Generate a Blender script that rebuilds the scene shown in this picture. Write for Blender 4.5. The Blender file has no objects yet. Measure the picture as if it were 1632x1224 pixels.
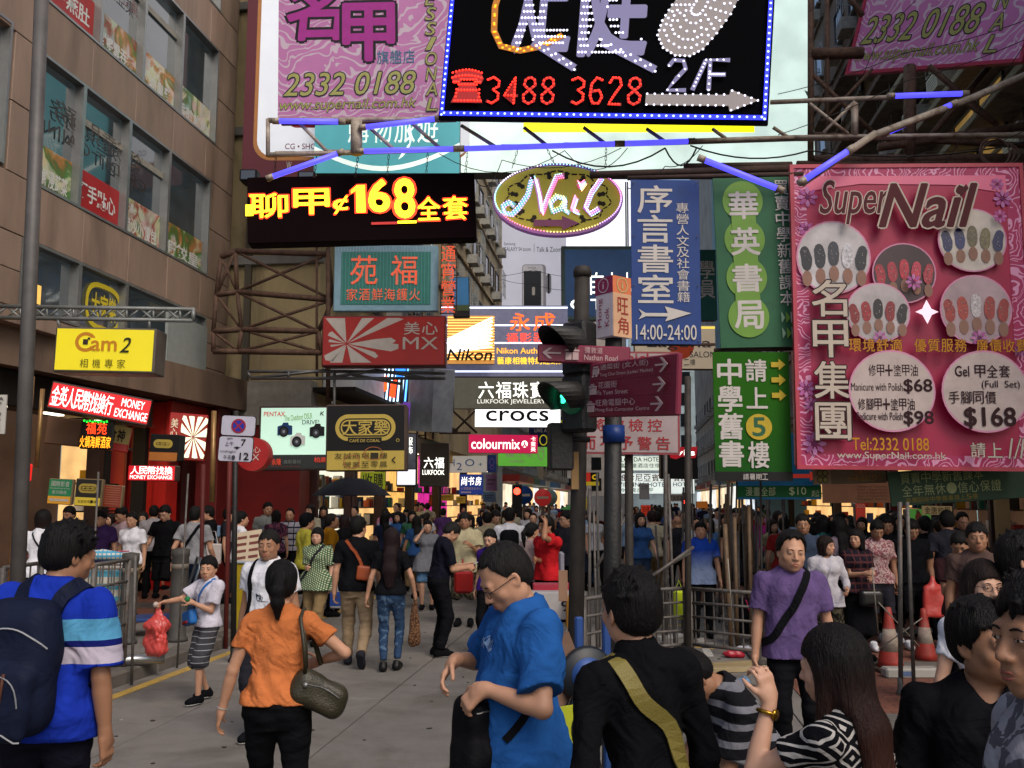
import bpy, math, random
import numpy as np
from mathutils import Matrix, Vector
R = math.radians
sc = bpy.context.scene
COL = sc.collection
# ------------------------------------------------------------------ camera, sky, sun, exposure
CH, CF, CPITCH = 1.87, 1503.0, R(7.1)          # eye height (m), focal length in photo pixels (1632 wide), upward pitch
cam_d = bpy.data.cameras.new('camera'); cam = bpy.data.objects.new('camera', cam_d); COL.objects.link(cam)
cam.location = (0, 0, CH); cam.rotation_euler = (R(90) + CPITCH, 0, 0)
cam_d.sensor_width = 36; cam_d.lens = 36 * CF / 1632; cam_d.clip_end = 600; cam_d.clip_start = .05
sc.camera = cam
SUN_EL, SUN_ROT = R(46), R(150)
w = bpy.data.worlds.new('World'); sc.world = w; w.use_nodes = True
sk = w.node_tree.nodes.new('ShaderNodeTexSky'); sk.sky_type = 'NISHITA'; sk.sun_disc = False
sk.sun_elevation = SUN_EL; sk.sun_rotation = SUN_ROT; sk.air_density = 1; sk.dust_density = 4; sk.ozone_density = 1
w.node_tree.links.new(sk.outputs[0], w.node_tree.nodes['Background'].inputs[0])
w.node_tree.nodes['Background'].inputs[1].default_value = .15
sl = bpy.data.lights.new('sun', 'SUN'); sl.energy = 1.25; sl.angle = R(25); sl.color = (1, .93, .84)
so = bpy.data.objects.new('sun', sl); COL.objects.link(so); so.rotation_euler = (R(90) - SUN_EL, 0, R(180) - SUN_ROT)
sc.view_settings.view_transform = 'Standard'; sc.view_settings.look = 'None'
sc.view_settings.gamma = 1; sc.view_settings.exposure = 0.18
sc.cycles.max_bounces = 6; sc.cycles.diffuse_bounces = 3; sc.cycles.sample_clamp_indirect = 4
rng = random.Random(7)
def P(u, v, D):
 a, b = (u - 816) / CF, (612 - v) / CF
 x, y, z = a, math.cos(CPITCH) - b * math.sin(CPITCH), math.sin(CPITCH) + b * math.cos(CPITCH)
 return Vector((x / y * D, D, CH + z / y * D))
def G(u, v, z=0.0):
 p = P(u, v, 1.0); d = (CH - z) / (CH - p.z)
 return Vector((p.x * d, d, z))
# ------------------------------------------------------------------ materials
MATS = {}
def srgb(c):
 if isinstance(c, str): c = tuple(int(c[i:i + 2], 16) / 255 for i in (0, 2, 4))
 return tuple((x / 12.92 if x <= .04045 else ((x + .055) / 1.055) ** 2.4) for x in c)
def N(nt, t, **kw):
 n = nt.nodes.new(t)
 for k, v in kw.items():
  if k.startswith('i_'): n.inputs[k[2:].replace('_', ' ')].default_value = v
  elif k.startswith('n_'): n.inputs[int(k[2:])].default_value = v
  else: setattr(n, k, v)
 return n
def mat(name, col=(.5, .5, .5), rough=.6, metal=0, emit=None, es=0, var=.12, nscale=6, bump=.0, bscale=60, spec=.5, alpha=1, trans=0,
  stain=None, stain_amt=.0, sscale=1.5, coords='Object', stretch=(1, 1, 1)):
 if name in MATS: return MATS[name]
 m = bpy.data.materials.new(name); MATS[name] = m; m.use_nodes = True
 nt = m.node_tree; b = nt.nodes['Principled BSDF']; L = nt.links.new
 col = srgb(col) if isinstance(col, str) else col
 b.inputs['Roughness'].default_value = rough; b.inputs['Metallic'].default_value = metal
 b.inputs['Specular IOR Level'].default_value = spec
 tc = N(nt, 'ShaderNodeTexCoord'); mp = N(nt, 'ShaderNodeMapping'); mp.inputs['Scale'].default_value = stretch
 L(tc.outputs[coords], mp.inputs[0])
 out = None
 if var > 0:
  n = N(nt, 'ShaderNodeTexNoise', i_Scale=nscale, i_Detail=4.0, i_Roughness=.6); L(mp.outputs[0], n.inputs['Vector'])
  r = N(nt, 'ShaderNodeMapRange', n_1=.3, n_2=.7, n_3=1 - var, n_4=1 + var); L(n.outputs[0], r.inputs[0])
  mx = N(nt, 'ShaderNodeVectorMath', operation='SCALE'); mx.inputs[0].default_value = col; L(r.outputs[0], mx.inputs['Scale']); out = mx.outputs[0]
 if stain is not None:
  stain = srgb(stain) if isinstance(stain, str) else stain
  n = N(nt, 'ShaderNodeTexNoise', i_Scale=sscale, i_Detail=6.0, i_Roughness=.65, i_Distortion=.4); L(mp.outputs[0], n.inputs['Vector'])
  r = N(nt, 'ShaderNodeMapRange', n_1=.5, n_2=.68, n_3=0, n_4=stain_amt); L(n.outputs[0], r.inputs[0])
  mx = N(nt, 'ShaderNodeMix', data_type='RGBA'); L(r.outputs[0], mx.inputs[0])
  if out: L(out, mx.inputs[6])
  else: mx.inputs[6].default_value = (*col, 1)
  mx.inputs[7].default_value = (*stain, 1); out = mx.outputs[2]
 if out: L(out, b.inputs['Base Color'])
 else: b.inputs['Base Color'].default_value = (*col, 1)
 if bump > 0:
  n = N(nt, 'ShaderNodeTexNoise', i_Scale=bscale, i_Detail=3.0); L(mp.outputs[0], n.inputs['Vector'])
  bp = N(nt, 'ShaderNodeBump', i_Strength=bump, i_Distance=.01); L(n.outputs[0], bp.inputs['Height']); L(bp.outputs[0], b.inputs['Normal'])
 if emit is not None:
  emit = srgb(emit) if isinstance(emit, str) else emit
  b.inputs['Emission Color'].default_value = (*emit, 1); b.inputs['Emission Strength'].default_value = es
  if var > 0:
   r2 = N(nt, 'ShaderNodeVectorMath', operation='SCALE'); r2.inputs[0].default_value = emit; L(r.outputs[0] if stain is None else mx.inputs[0].links[0].from_socket if False else r.outputs[0], r2.inputs['Scale'])
   if stain is None: L(r2.outputs[0], b.inputs['Emission Color'])
 if alpha < 1: b.inputs['Alpha'].default_value = alpha
 if trans: b.inputs['Transmission Weight'].default_value = trans
 return m
def lit(col, es=1.0, var=.05):
 c = srgb(col)
 return mat('lit_%s_%g' % (col, es), tuple(x * .5 for x in c), .5, emit=c, es=es, var=var, nscale=.8)
def paint(col, rough=.6, var=.08, **k): return mat('paint_%s_%g' % (col, rough), col, rough, var=var, **{'spec': .25, **k})
# ------------------------------------------------------------------ objects
def tag(o, label=None, cat=None, group=None, kind=None):
 for k, v in (('label', label), ('category', cat), ('group', group), ('kind', kind)):
  if v: o[k] = v
 return o
def thing(name, loc=(0, 0, 0), rz=0, label=None, cat=None, group=None, kind=None, M=None):
 o = bpy.data.objects.new(name, None); COL.objects.link(o); o.empty_display_size = .2
 if M is not None: o.matrix_basis = M
 else: o.location = loc; o.rotation_euler = (0, 0, rz)
 return tag(o, label, cat, group, kind)
def top_matrix(o):
 M = o.matrix_basis.copy()
 while o.parent: o = o.parent; M = o.matrix_basis @ M
 return M
def link_mesh(name, me, mats, parent=None, world=False):
 o = bpy.data.objects.new(name, me); COL.objects.link(o)
 for m in (mats if isinstance(mats, (list, tuple)) else [mats]): me.materials.append(m)
 if parent:
  o.parent = parent
  if world: me.transform(top_matrix(parent).inverted())
 return o
class MB:
 def __init__(s): s.v = []; s.f = []; s.mi = []; s.sm = []; s.cur = 0; s.smooth = False; s.T = None
 def add(s, vs, fs):
  o = len(s.v)
  s.v += [tuple(s.T @ Vector(v)) for v in vs] if s.T else [tuple(v) for v in vs]
  for f in fs: s.f.append([i + o for i in f]); s.mi.append(s.cur); s.sm.append(s.smooth)
  return s
 def box(s, lo, hi, T=None):
  x0, y0, z0 = lo; x1, y1, z1 = hi
  vs = [Vector(p) for p in ((x0,y0,z0),(x1,y0,z0),(x1,y1,z0),(x0,y1,z0),(x0,y0,z1),(x1,y0,z1),(x1,y1,z1),(x0,y1,z1))]
  if T: vs = [T @ v for v in vs]
  return s.add(vs, [(0,3,2,1),(4,5,6,7),(0,1,5,4),(1,2,6,5),(2,3,7,6),(3,0,4,7)])
 def rbox(s, lo, hi, r=.01, T=None):
  lo = Vector(lo); hi = Vector(hi); c = (lo + hi) / 2; h = (hi - lo) / 2; r = min(r, *[x * .45 for x in h])
  vs = []; idx = {}
  for sx in (-1, 1):
   for sy in (-1, 1):
    for sz in (-1, 1):
     for ax in range(3):
      p = [sx * h[0], sy * h[1], sz * h[2]]
      for k in range(3):
       if k != ax: p[k] -= (sx, sy, sz)[k] * r
      idx[(sx, sy, sz, ax)] = len(vs); vs.append(c + Vector(p))
  if T: vs = [T @ v for v in vs]
  fs = []
  def fx(loop, n):
   a, b, d = (vs[loop[0]], vs[loop[1]], vs[loop[2]])
   nn = (b - a).cross(d - a)
   fs.append(loop if nn.dot((T.to_3x3() @ n) if T else n) > 0 else loop[::-1])
  for ax in range(3):
   o1, o2 = [k for k in range(3) if k != ax]
   for sg in (-1, 1):
    loop = []
    for a, b in ((-1, -1), (1, -1), (1, 1), (-1, 1)):
     k = [0, 0, 0]; k[ax] = sg; k[o1] = a; k[o2] = b; loop.append(idx[(*k, ax)])
    n = Vector((0, 0, 0)); n[ax] = sg; fx(loop, n)
   for a in (-1, 1):
    for b in (-1, 1):
     k0 = [0, 0, 0]; k0[o1] = a; k0[o2] = b; k1 = list(k0); k0[ax] = -1; k1[ax] = 1
     n = Vector((0, 0, 0)); n[o1] = a; n[o2] = b
     fx([idx[(*k0, o1)], idx[(*k1, o1)], idx[(*k1, o2)], idx[(*k0, o2)]], n)
  for sx in (-1, 1):
   for sy in (-1, 1):
    for sz in (-1, 1): fx([idx[(sx, sy, sz, a)] for a in range(3)], Vector((sx, sy, sz)))
  return s.add(vs, fs)
 def tube(s, pts, r, n=8, cap=True, flat=None):
  pts = [Vector(p) for p in pts]; k = len(pts); rs = r if isinstance(r, (list, tuple)) else [r] * k
  rings = []; up = None
  for i, p in enumerate(pts):
   t = (pts[min(i + 1, k - 1)] - pts[max(i - 1, 0)])
   t = t.normalized() if t.length > 1e-9 else Vector((0, 0, 1))
   if up is None: up = t.orthogonal().normalized()
   a = up - t * up.dot(t); up = a.normalized() if a.length > 1e-6 else t.orthogonal().normalized(); b = t.cross(up)
   rings.append([p + (up * math.cos(2 * math.pi * j / n) + b * math.sin(2 * math.pi * j / n)) * rs[i] for j in range(n)])
  vs = [v for rg in rings for v in rg]; fs = []
  for i in range(k - 1):
   for j in range(n): fs.append((i*n+j, i*n+(j+1) % n, (i+1)*n+(j+1) % n, (i+1)*n+j))
  if cap: fs += [tuple(range(n))[::-1], tuple((k-1)*n+j for j in range(n))]
  sm = s.smooth; s.smooth = n > 5; s.add(vs, fs); s.smooth = sm; return s
 def lathe(s, prof, c=(0, 0, 0), n=20, T=None):
  vs = []; fs = []; k = len(prof)
  for r, z in prof:
   for j in range(n): vs.append(Vector((c[0] + r*math.cos(2*math.pi*j/n), c[1] + r*math.sin(2*math.pi*j/n), c[2] + z)))
  for i in range(k - 1):
   for j in range(n): fs.append((i*n+j, i*n+(j+1) % n, (i+1)*n+(j+1) % n, (i+1)*n+j))
  fs += [tuple(range(n))[::-1], tuple((k-1)*n+j for j in range(n))]
  if T: vs = [T @ v for v in vs]
  sm = s.smooth; s.smooth = True; s.add(vs, fs); s.smooth = sm; return s
 def prism(s, poly, z0, z1, T=None):
  n = len(poly); vs = [Vector((x, y, z0)) for x, y in poly] + [Vector((x, y, z1)) for x, y in poly]
  if T: vs = [T @ v for v in vs]
  return s.add(vs, [tuple(range(n))[::-1], tuple(range(n, 2*n))] + [(i, (i+1) % n, n+(i+1) % n, n+i) for i in range(n)])
 def sphere(s, c, r, n=8, m=5):
  c = Vector(c); r = Vector((r, r, r)) if not hasattr(r, '__len__') else Vector(r)
  prof = [(math.sin(math.pi * i / m), -math.cos(math.pi * i / m)) for i in range(m + 1)]
  prof[0] = (.02, -1); prof[-1] = (.02, 1)
  return s.lathe([(a, z) for a, z in prof], n=n, T=Matrix.Translation(c) @ Matrix.Diagonal((*r, 1)))
 def build(s, name, mats, parent=None, world=False):
  me = bpy.data.meshes.new(name); me.from_pydata(s.v, [], s.f)
  me.polygons.foreach_set('material_index', s.mi); me.polygons.foreach_set('use_smooth', s.sm)
  me.update()
  return link_mesh(name, me, mats, parent, world)
_tc = {}
def text_mesh(body, bold=0.0, shear=0.0):
 k = (body, bold, shear)
 if k not in _tc:
  c = bpy.data.curves.new('lettering', 'FONT'); c.body = body; c.resolution_u = 3; c.offset = bold; c.shear = shear; c.space_line = .95
  o = bpy.data.objects.new('lettering', c); me = o.to_mesh()
  v = np.zeros(len(me.vertices) * 3); me.vertices.foreach_get('co', v); v = v.reshape(-1, 3)[:, :2]
  f = [tuple(p.vertices) for p in me.polygons]; o.to_mesh_clear(); bpy.data.objects.remove(o); bpy.data.curves.remove(c)
  if len(v) == 0: v = np.zeros((3, 2)); f = [(0, 1, 2)]
  lo = v.min(0); sz = np.maximum(v.max(0) - lo, 1e-6); _tc[k] = ((v - lo) / sz, f, sz)
 return _tc[k]
# ------------------------------------------------------------------ signs: a frame fitted to the place, drawn on in fractions of the face
class Panel:
 def __init__(s, name, label, cat, u0, t0, b0, u1, t1, b1, D, thick=.12, body=None, group=None, D1=None, front=None, flatrot=False):
  D1 = D1 or D * (b0 - t0) / (b1 - t1)
  p00, p01, p10, p11 = P(u0, t0, D), P(u0, b0, D), P(u1, t1, D1), P(u1, b1, D1)
  x = ((p10 + p11) - (p00 + p01)); s.W = x.length / 2; x.normalize()
  z = ((p00 - p01) + (p10 - p11)); s.Hh = z.length / 2; z = (z - x * z.dot(x)).normalized(); y = z.cross(x)
  o = (p00 + p01 + p10 + p11) / 4 - x * s.W / 2 + z * s.Hh / 2
  M = Matrix(((x.x, y.x, z.x, o.x), (x.y, y.y, z.y, o.y), (x.z, y.z, z.z, o.z), (0, 0, 0, 1)))
  s.o = thing(name, M=M, label=label, cat=cat, group=group); s.M = M; s.k = 0; s.pxh = (b0 - t0)
  s.thick = thick
  if body is not None:
   MB().rbox((0, 0.004, -s.Hh), (s.W, thick, 0), .015).build('cabinet', body, s.o)
 def lay(s): s.k += 1; return -(.003 * min(s.k, 4) + .0012 * max(0, s.k - 4))
 def rect(s, x0, y0, x1, y1, m, name='panel', d=None, par=None):
  y = s.lay() if d is None else d
  W, Hh = s.W, s.Hh
  return MB().box((x0*W, y, -y1*Hh), (x1*W, y + .0025, -y0*Hh)).build(name, m, par or s.o)
 def poly(s, pts, m, name='emblem', d=None, thick=.0025):
  y = s.lay() if d is None else d
  W, Hh = s.W, s.Hh; mb = MB()
  T = Matrix(((1, 0, 0, 0), (0, 0, 1, 0), (0, 1, 0, 0), (0, 0, 0, 1)))
  for pl in (pts if isinstance(pts[0][0], (list, tuple)) else [pts]):
   q = [(a * W, -b * Hh) for a, b in pl]
   ar = sum(q[i][0]*q[(i+1) % len(q)][1] - q[(i+1) % len(q)][0]*q[i][1] for i in range(len(q)))
   if ar > 0: q = q[::-1]
   mb.prism(q, y, y + thick, T)
  return mb.build(name, m, s.o)
 def disc(s, cx, cy, rx, ry, m, name='roundel', n=40, d=None):
  return s.poly([(cx + rx*math.cos(2*math.pi*i/n), cy + ry*math.sin(2*math.pi*i/n)) for i in range(n)], m, name, d)
 def ring(s, cx, cy, rx, ry, t, m, name='ring', n=40):
  y = s.lay(); W, Hh = s.W, s.Hh; mb = MB(); vs = []
  for k in (0, 1):
   for i in range(n):
    a = 2*math.pi*i/n; vs.append(((cx + (rx - k*t)*math.cos(a))*W, y, -cy*Hh + (ry*Hh - k*t*W)*math.sin(a)))
  mb.add(vs, [(i, (i+1) % n, n+(i+1) % n, n+i) for i in range(n)]); return mb.build(name, m, s.o)
 def text(s, body, x0, y0, x1, y1, m, bold=.0, name='lettering', rot=0, shear=0, outline=None, mirror=False, keep=False, d=None, thick=.0):
  y = s.lay() if d is None else d
  if outline: s.text(body, x0, y0, x1, y1, outline[0], bold + outline[2], name, rot, shear, mirror=mirror, d=y + .0007)
  v, f, sz = text_mesh(body, 0, shear)
  W, Hh = (x1 - x0) * s.W, (y1 - y0) * s.Hh
  if rot in (90, -90): W, Hh = Hh, W
  p = np.zeros((len(v), 3)); p[:, 0] = (v[:, 0] - .5) * W * (-1 if mirror else 1); p[:, 2] = (v[:, 1] - .5) * Hh
  c, q = math.cos(R(rot)), math.sin(R(rot)); px = p[:, 0]*c - p[:, 2]*q; pz = p[:, 0]*q + p[:, 2]*c
  p[:, 0] = px + (x0 + x1)/2*s.W; p[:, 2] = pz - (y0 + y1)/2*s.Hh; p[:, 1] = y
  ff = [t[::-1] for t in f] if mirror else f
  if bold:
   e = min(W / sz[0], Hh / sz[1]) * bold * .42; n = len(p); q = [p]; f0 = ff; nd = 8 if bold > .035 else 4
   for j in range(nd): a = 6.2832*j/nd + .78; q.append(p + np.array([e*math.cos(a), .00005*(j+1), e*math.sin(a)])); ff = ff + [tuple(i + n*(j+1) for i in t) for t in f0]
   p = np.vstack(q)
  if thick:
   n = len(p); q2 = p.copy(); q2[:, 1] += thick
   me = bpy.data.meshes.new(name); me.from_pydata(np.vstack([p, q2]).tolist(), [], ff)
  else:
   me = bpy.data.meshes.new(name); me.from_pydata(p.tolist(), [], ff)
  me.update(); return link_mesh(name, me, m, s.o)
 def column(s, chars, x0, y0, x1, y1, m, bold=.0, gap=.08, **k):
  n = len(chars); h = (y1 - y0) / n; k['d'] = k.get('d') or s.lay()
  for i, ch in enumerate(chars):
   if ch != ' ': s.text(ch, x0, y0 + i*h + h*gap/2, x1, y0 + (i+1)*h - h*gap/2, m, bold, **k)
 def row(s, chars, x0, y0, x1, y1, m, bold=.0, gap=.12, **k):
  n = len(chars); h = (x1 - x0) / n; k['d'] = k.get('d') or s.lay()
  for i, ch in enumerate(chars):
   if ch != ' ': s.text(ch, x0 + i*h + h*gap/2, y0, x0 + (i+1)*h - h*gap/2, y1, m, bold, **k)
 def frame(s, t, m, name='frame', d=.02):
  W, Hh = s.W, s.Hh; mb = MB(); a = -.03
  mb.box((-t, a, -Hh), (0, d+.03, 0)); mb.box((W, a, -Hh), (W+t, d+.03, 0)); mb.box((-t, a, 0), (W+t, d+.03, t)); mb.box((-t, a, -Hh-t), (W+t, d+.03, -Hh))
  return mb.build(name, m, s.o)
 def w(s, fx, fy, y=0): return s.M @ Vector((fx * s.W, y, -fy * s.Hh))
 def dots(s, pts, r, m, name='lights'):
  mb = MB(); y = s.lay()
  for fx, fy in pts:
   c = Vector((fx*s.W, y - r*.5, -fy*s.Hh)); k = 6
   vs = [c + Vector((math.cos(2*math.pi*i/k)*r, 0, math.sin(2*math.pi*i/k)*r)) for i in range(k)] + [c + Vector((0, -r*.7, 0))]
   mb.add(vs, [(i, (i+1) % k, k) for i in range(k)])
  o = mb.build(name, m, s.o); o['kind'] = 'stuff'; return o
def in_text(body, bold, nx, ny):
 v, f, sz = text_mesh(body, bold); X, Y = np.meshgrid((np.arange(nx)+.5)/nx, (np.arange(ny)+.5)/ny); X = X.copy(); X[::2] += .25/nx; X[1::2] -= .25/nx
 ins = np.zeros(X.shape, bool)
 for t in f:
  for k in range(1, len(t) - 1):
   a, b, c = v[t[0]], v[t[k]], v[t[k+1]]
   d1 = (X-a[0])*(b[1]-a[1])-(Y-a[1])*(b[0]-a[0]); d2 = (X-b[0])*(c[1]-b[1])-(Y-b[1])*(c[0]-b[0]); d3 = (X-c[0])*(a[1]-c[1])-(Y-c[1])*(a[0]-c[0])
   ins |= ((d1 >= 0) & (d2 >= 0) & (d3 >= 0)) | ((d1 <= 0) & (d2 <= 0) & (d3 <= 0))
 return [(X[i, j], 1 - Y[i, j]) for i, j in np.argwhere(ins)]
# ------------------------------------------------------------------ people: bodies and clothes grown as smooth skins round a posed skeleton
V = lambda *a: np.array(a, float)
def unit(a): return a / (np.linalg.norm(a) + 1e-9)
def nets(D, xs, ys, zs):
 S = D < 0; nx, ny, nz = D.shape
 cnt = np.zeros((nx-1, ny-1, nz-1), np.int8)
 for a in (0, 1):
  for b in (0, 1):
   for c in (0, 1): cnt += S[a:nx-1+a, b:ny-1+b, c:nz-1+c]
 m = (cnt > 0) & (cnt < 8); cells = np.argwhere(m); n = len(cells)
 if n == 0: return np.zeros((0, 3)), np.zeros((0, 4), int)
 idx = -np.ones(m.shape, np.int64); idx[m] = np.arange(n)
 acc = np.zeros((n, 3)); num = np.zeros(n); I, J, K = cells.T
 ax = [xs, ys, zs]
 for d in range(3):
  o = [k for k in range(3) if k != d]
  for a in (0, 1):
   for b in (0, 1):
    q0 = [I.copy(), J.copy(), K.copy()]; q0[o[0]] += a; q0[o[1]] += b; q1 = [c.copy() for c in q0]; q1[d] += 1
    d0 = D[q0[0], q0[1], q0[2]]; d1 = D[q1[0], q1[1], q1[2]]; e = (d0 < 0) != (d1 < 0)
    t = np.where(e, d0 / np.where(e, d0 - d1, 1), 0); p = np.zeros((n, 3))
    for k in range(3): p[:, k] = ax[k][q0[k]] if k != d else ax[k][q0[k]] + t * (ax[k][q1[k]] - ax[k][q0[k]])
    acc[e] += p[e]; num[e] += 1
 V3 = acc / num[:, None]; F = []
 for d in range(3):
  sl0 = [slice(None)]*3; sl1 = [slice(None)]*3; sl0[d] = slice(0, -1); sl1[d] = slice(1, None)
  A, B = S[tuple(sl0)], S[tuple(sl1)]; E = np.argwhere(A != B); o = [(d+1) % 3, (d+2) % 3]
  ok = (E[:, o[0]] > 0) & (E[:, o[1]] > 0) & (E[:, o[0]] < m.shape[o[0]]) & (E[:, o[1]] < m.shape[o[1]]) ; E = E[ok]
  if not len(E): continue
  q = []
  for a, b in ((-1, -1), (0, -1), (0, 0), (-1, 0)):
   e = E.copy(); e[:, o[0]] += a; e[:, o[1]] += b; q.append(idx[e[:, 0], e[:, 1], e[:, 2]])
  q = np.stack(q, 1); fl = ~A[E[:, 0], E[:, 1], E[:, 2]]; q[fl] = q[fl][:, ::-1]; F.append(q)
 F = np.vstack(F); F = F[(F >= 0).all(1)]
 return V3, F
class Sdf:
 def __init__(s): s.ops = []
 def add(s, fn, lo, hi, k=.02, op='u'): s.ops.append((fn, np.array(lo, float), np.array(hi, float), k, op)); return s
 @staticmethod
 def mix(D, d, k, op):
  if op == 'u':
   if k <= 0: return np.minimum(D, d)
   h = np.maximum(k - np.abs(D - d), 0) / k; return np.minimum(D, d) - h*h*k*.25
  if op == 's': d = -d
  if op == 'n': return D + d
  if k <= 0: return np.maximum(D, d)
  h = np.maximum(k - np.abs(D - d), 0) / k; return np.maximum(D, d) + h*h*k*.25
 def at(s, p):
  p = np.atleast_2d(np.array(p, float)); D = np.ones(len(p))
  for fn, lo, hi, k, op in s.ops: D = s.mix(D, fn(p[:, 0], p[:, 1], p[:, 2]), k, op)
  return D
 def grid(s, res, fine=None, pad=.02):
  us = [o for o in s.ops if o[4] == 'u']; lo = np.min([o[1] for o in us], 0) - pad; hi = np.max([o[2] for o in us], 0) + pad
  ax = []
  for d in range(3):
   g = [lo[d]]
   while g[-1] < hi[d]:
    r = res
    for a, b, fr in (fine or []):
     if a[d] <= g[-1] <= b[d]: r = min(r, fr)
    g.append(g[-1] + r)
   ax.append(np.array(g))
  xs, ys, zs = ax; D = np.ones((len(xs), len(ys), len(zs)))
  for fn, l, h, k, op in s.ops:
   if op in 'ui' and op == 'i': sl = [slice(None)]*3
   else:
    m = k + 2.2*res; sl = [slice(max(0, np.searchsorted(a, l[i]-m) - 1), np.searchsorted(a, h[i]+m) + 1) for i, a in enumerate(ax)]
   X, Y, Z = np.meshgrid(xs[sl[0]], ys[sl[1]], zs[sl[2]], indexing='ij')
   if X.size == 0: continue
   t = tuple(sl); D[t] = s.mix(D[t], fn(X, Y, Z), k, op)
  return nets(D, xs, ys, zs)
 def mesh(s, name, res, mats, parent, fine=None):
  v, f = s.grid(res, fine); me = bpy.data.meshes.new(name)
  me.vertices.add(len(v)); me.vertices.foreach_set('co', v.ravel()); me.loops.add(len(f)*4); me.loops.foreach_set('vertex_index', f.ravel().astype(np.int32))
  me.polygons.add(len(f)); me.polygons.foreach_set('loop_start', np.arange(0, len(f)*4, 4, dtype=np.int32))
  me.polygons.foreach_set('use_smooth', np.ones(len(f), bool)); me.update(calc_edges=True); me.validate()
  return link_mesh(name, me, mats, parent)
 def snap(s, p, off=.0, it=4):
  p = np.array(p, float)
  for _ in range(it):
   e = .004; d = s.at(p) - off; g = np.stack([s.at(p + np.eye(3)[i]*e) - s.at(p - np.eye(3)[i]*e) for i in range(3)], 1) / (2*e)
   g /= np.linalg.norm(g, axis=1, keepdims=True) + 1e-6; p = p - g * np.clip(d, -.08, .08)[:, None]
  return p, g
 # ---- shapes
 def cone(s, a, b, ra, rb, k=.02, op='u', prof=None, flat=False, sq=None):
  a, b = np.array(a, float), np.array(b, float); ab = b - a; L = np.linalg.norm(ab) + 1e-9; u = ab / L
  pr = prof or [(0, ra), (1, rb)]; tx, rx = zip(*pr); rm = max(rx)
  if sq is not None: sa = unit(np.array(sq[0], float)); sf = sq[1]
  def fn(X, Y, Z):
   px, py, pz = X-a[0], Y-a[1], Z-a[2]; t = (px*u[0] + py*u[1] + pz*u[2]) / L; tc = np.clip(t, 0, 1)
   qx, qy, qz = px - tc*ab[0], py - tc*ab[1], pz - tc*ab[2]
   q2 = qx*qx + qy*qy + qz*qz
   if sq is not None: c = qx*sa[0] + qy*sa[1] + qz*sa[2]; q2 = q2 + c*c*(1/sf/sf - 1)
   d = np.sqrt(q2) - np.interp(tc, tx, rx)
   if flat: d = np.maximum(d, (t - 1) * L)
   return d
  return s.add(fn, np.minimum(a, b) - rm, np.maximum(a, b) + rm, k, op)
 def ell(s, c, r, M=None, k=.02, op='u'):
  c = np.array(c, float); r = np.array(r, float) * np.ones(3); M = np.eye(3) if M is None else np.array(M); rm = r.min()
  def fn(X, Y, Z):
   px, py, pz = X-c[0], Y-c[1], Z-c[2]
   a = (px*M[0, 0] + py*M[1, 0] + pz*M[2, 0]); b = (px*M[0, 1] + py*M[1, 1] + pz*M[2, 1]); d = (px*M[0, 2] + py*M[1, 2] + pz*M[2, 2])
   k0 = np.sqrt((a/r[0])**2 + (b/r[1])**2 + (d/r[2])**2); k1 = np.sqrt((a/r[0]**2)**2 + (b/r[1]**2)**2 + (d/r[2]**2)**2) + 1e-6
   return np.where(k0 < .05, -rm, k0*(k0-1)/k1)
  e = np.sqrt((M**2) @ (r**2)); return s.add(fn, c-e, c+e, k, op)
 def rbox(s, c, h, r, M=None, k=.0, op='u'):
  c = np.array(c, float); h = np.array(h, float); M = np.eye(3) if M is None else np.array(M)
  def fn(X, Y, Z):
   px, py, pz = X-c[0], Y-c[1], Z-c[2]
   q = [np.abs(px*M[0, i] + py*M[1, i] + pz*M[2, i]) - h[i] + r for i in range(3)]
   return np.sqrt(sum(np.maximum(t, 0)**2 for t in q)) + np.minimum(np.maximum(np.maximum(q[0], q[1]), q[2]), 0) - r
  e = np.abs(M) @ h; return s.add(fn, c-e, c+e, k, op)
 def loft(s, c, M, sec, k=.03, op='u', n=2.4, off=0):
  c = np.array(c, float); M = np.array(M); sec = np.array(sec, float); z0, z1 = sec[0, 0], sec[-1, 0]
  def fn(X, Y, Z):
   px, py, pz = X-c[0], Y-c[1], Z-c[2]
   x = px*M[0, 0] + py*M[1, 0] + pz*M[2, 0]; y = px*M[0, 1] + py*M[1, 1] + pz*M[2, 1]; z = px*M[0, 2] + py*M[1, 2] + pz*M[2, 2]
   a = np.interp(z, sec[:, 0], sec[:, 1]) + off; b = np.interp(z, sec[:, 0], sec[:, 2]) + off; y = y - np.interp(z, sec[:, 0], sec[:, 3])
   r = ((np.abs(x)/a)**n + (np.abs(y)/b)**n) ** (1/n); d = (r-1) * np.minimum(a, b) * .95
   return np.maximum(d, np.maximum(z0 - off - z, z - z1 - off))
  w = max(sec[:, 1].max(), sec[:, 2].max() + np.abs(sec[:, 3]).max()) + off + .02; p0 = c + M[:, 2]*(z0-off); p1 = c + M[:, 2]*(z1+off)
  return s.add(fn, np.minimum(p0, p1) - w, np.maximum(p0, p1) + w, k, op)
 def plane(s, p, nrm, k=0):
  p = np.array(p, float); nrm = unit(np.array(nrm, float))
  return s.add(lambda X, Y, Z: (X-p[0])*nrm[0] + (Y-p[1])*nrm[1] + (Z-p[2])*nrm[2], p, p, k, 'i')
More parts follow.
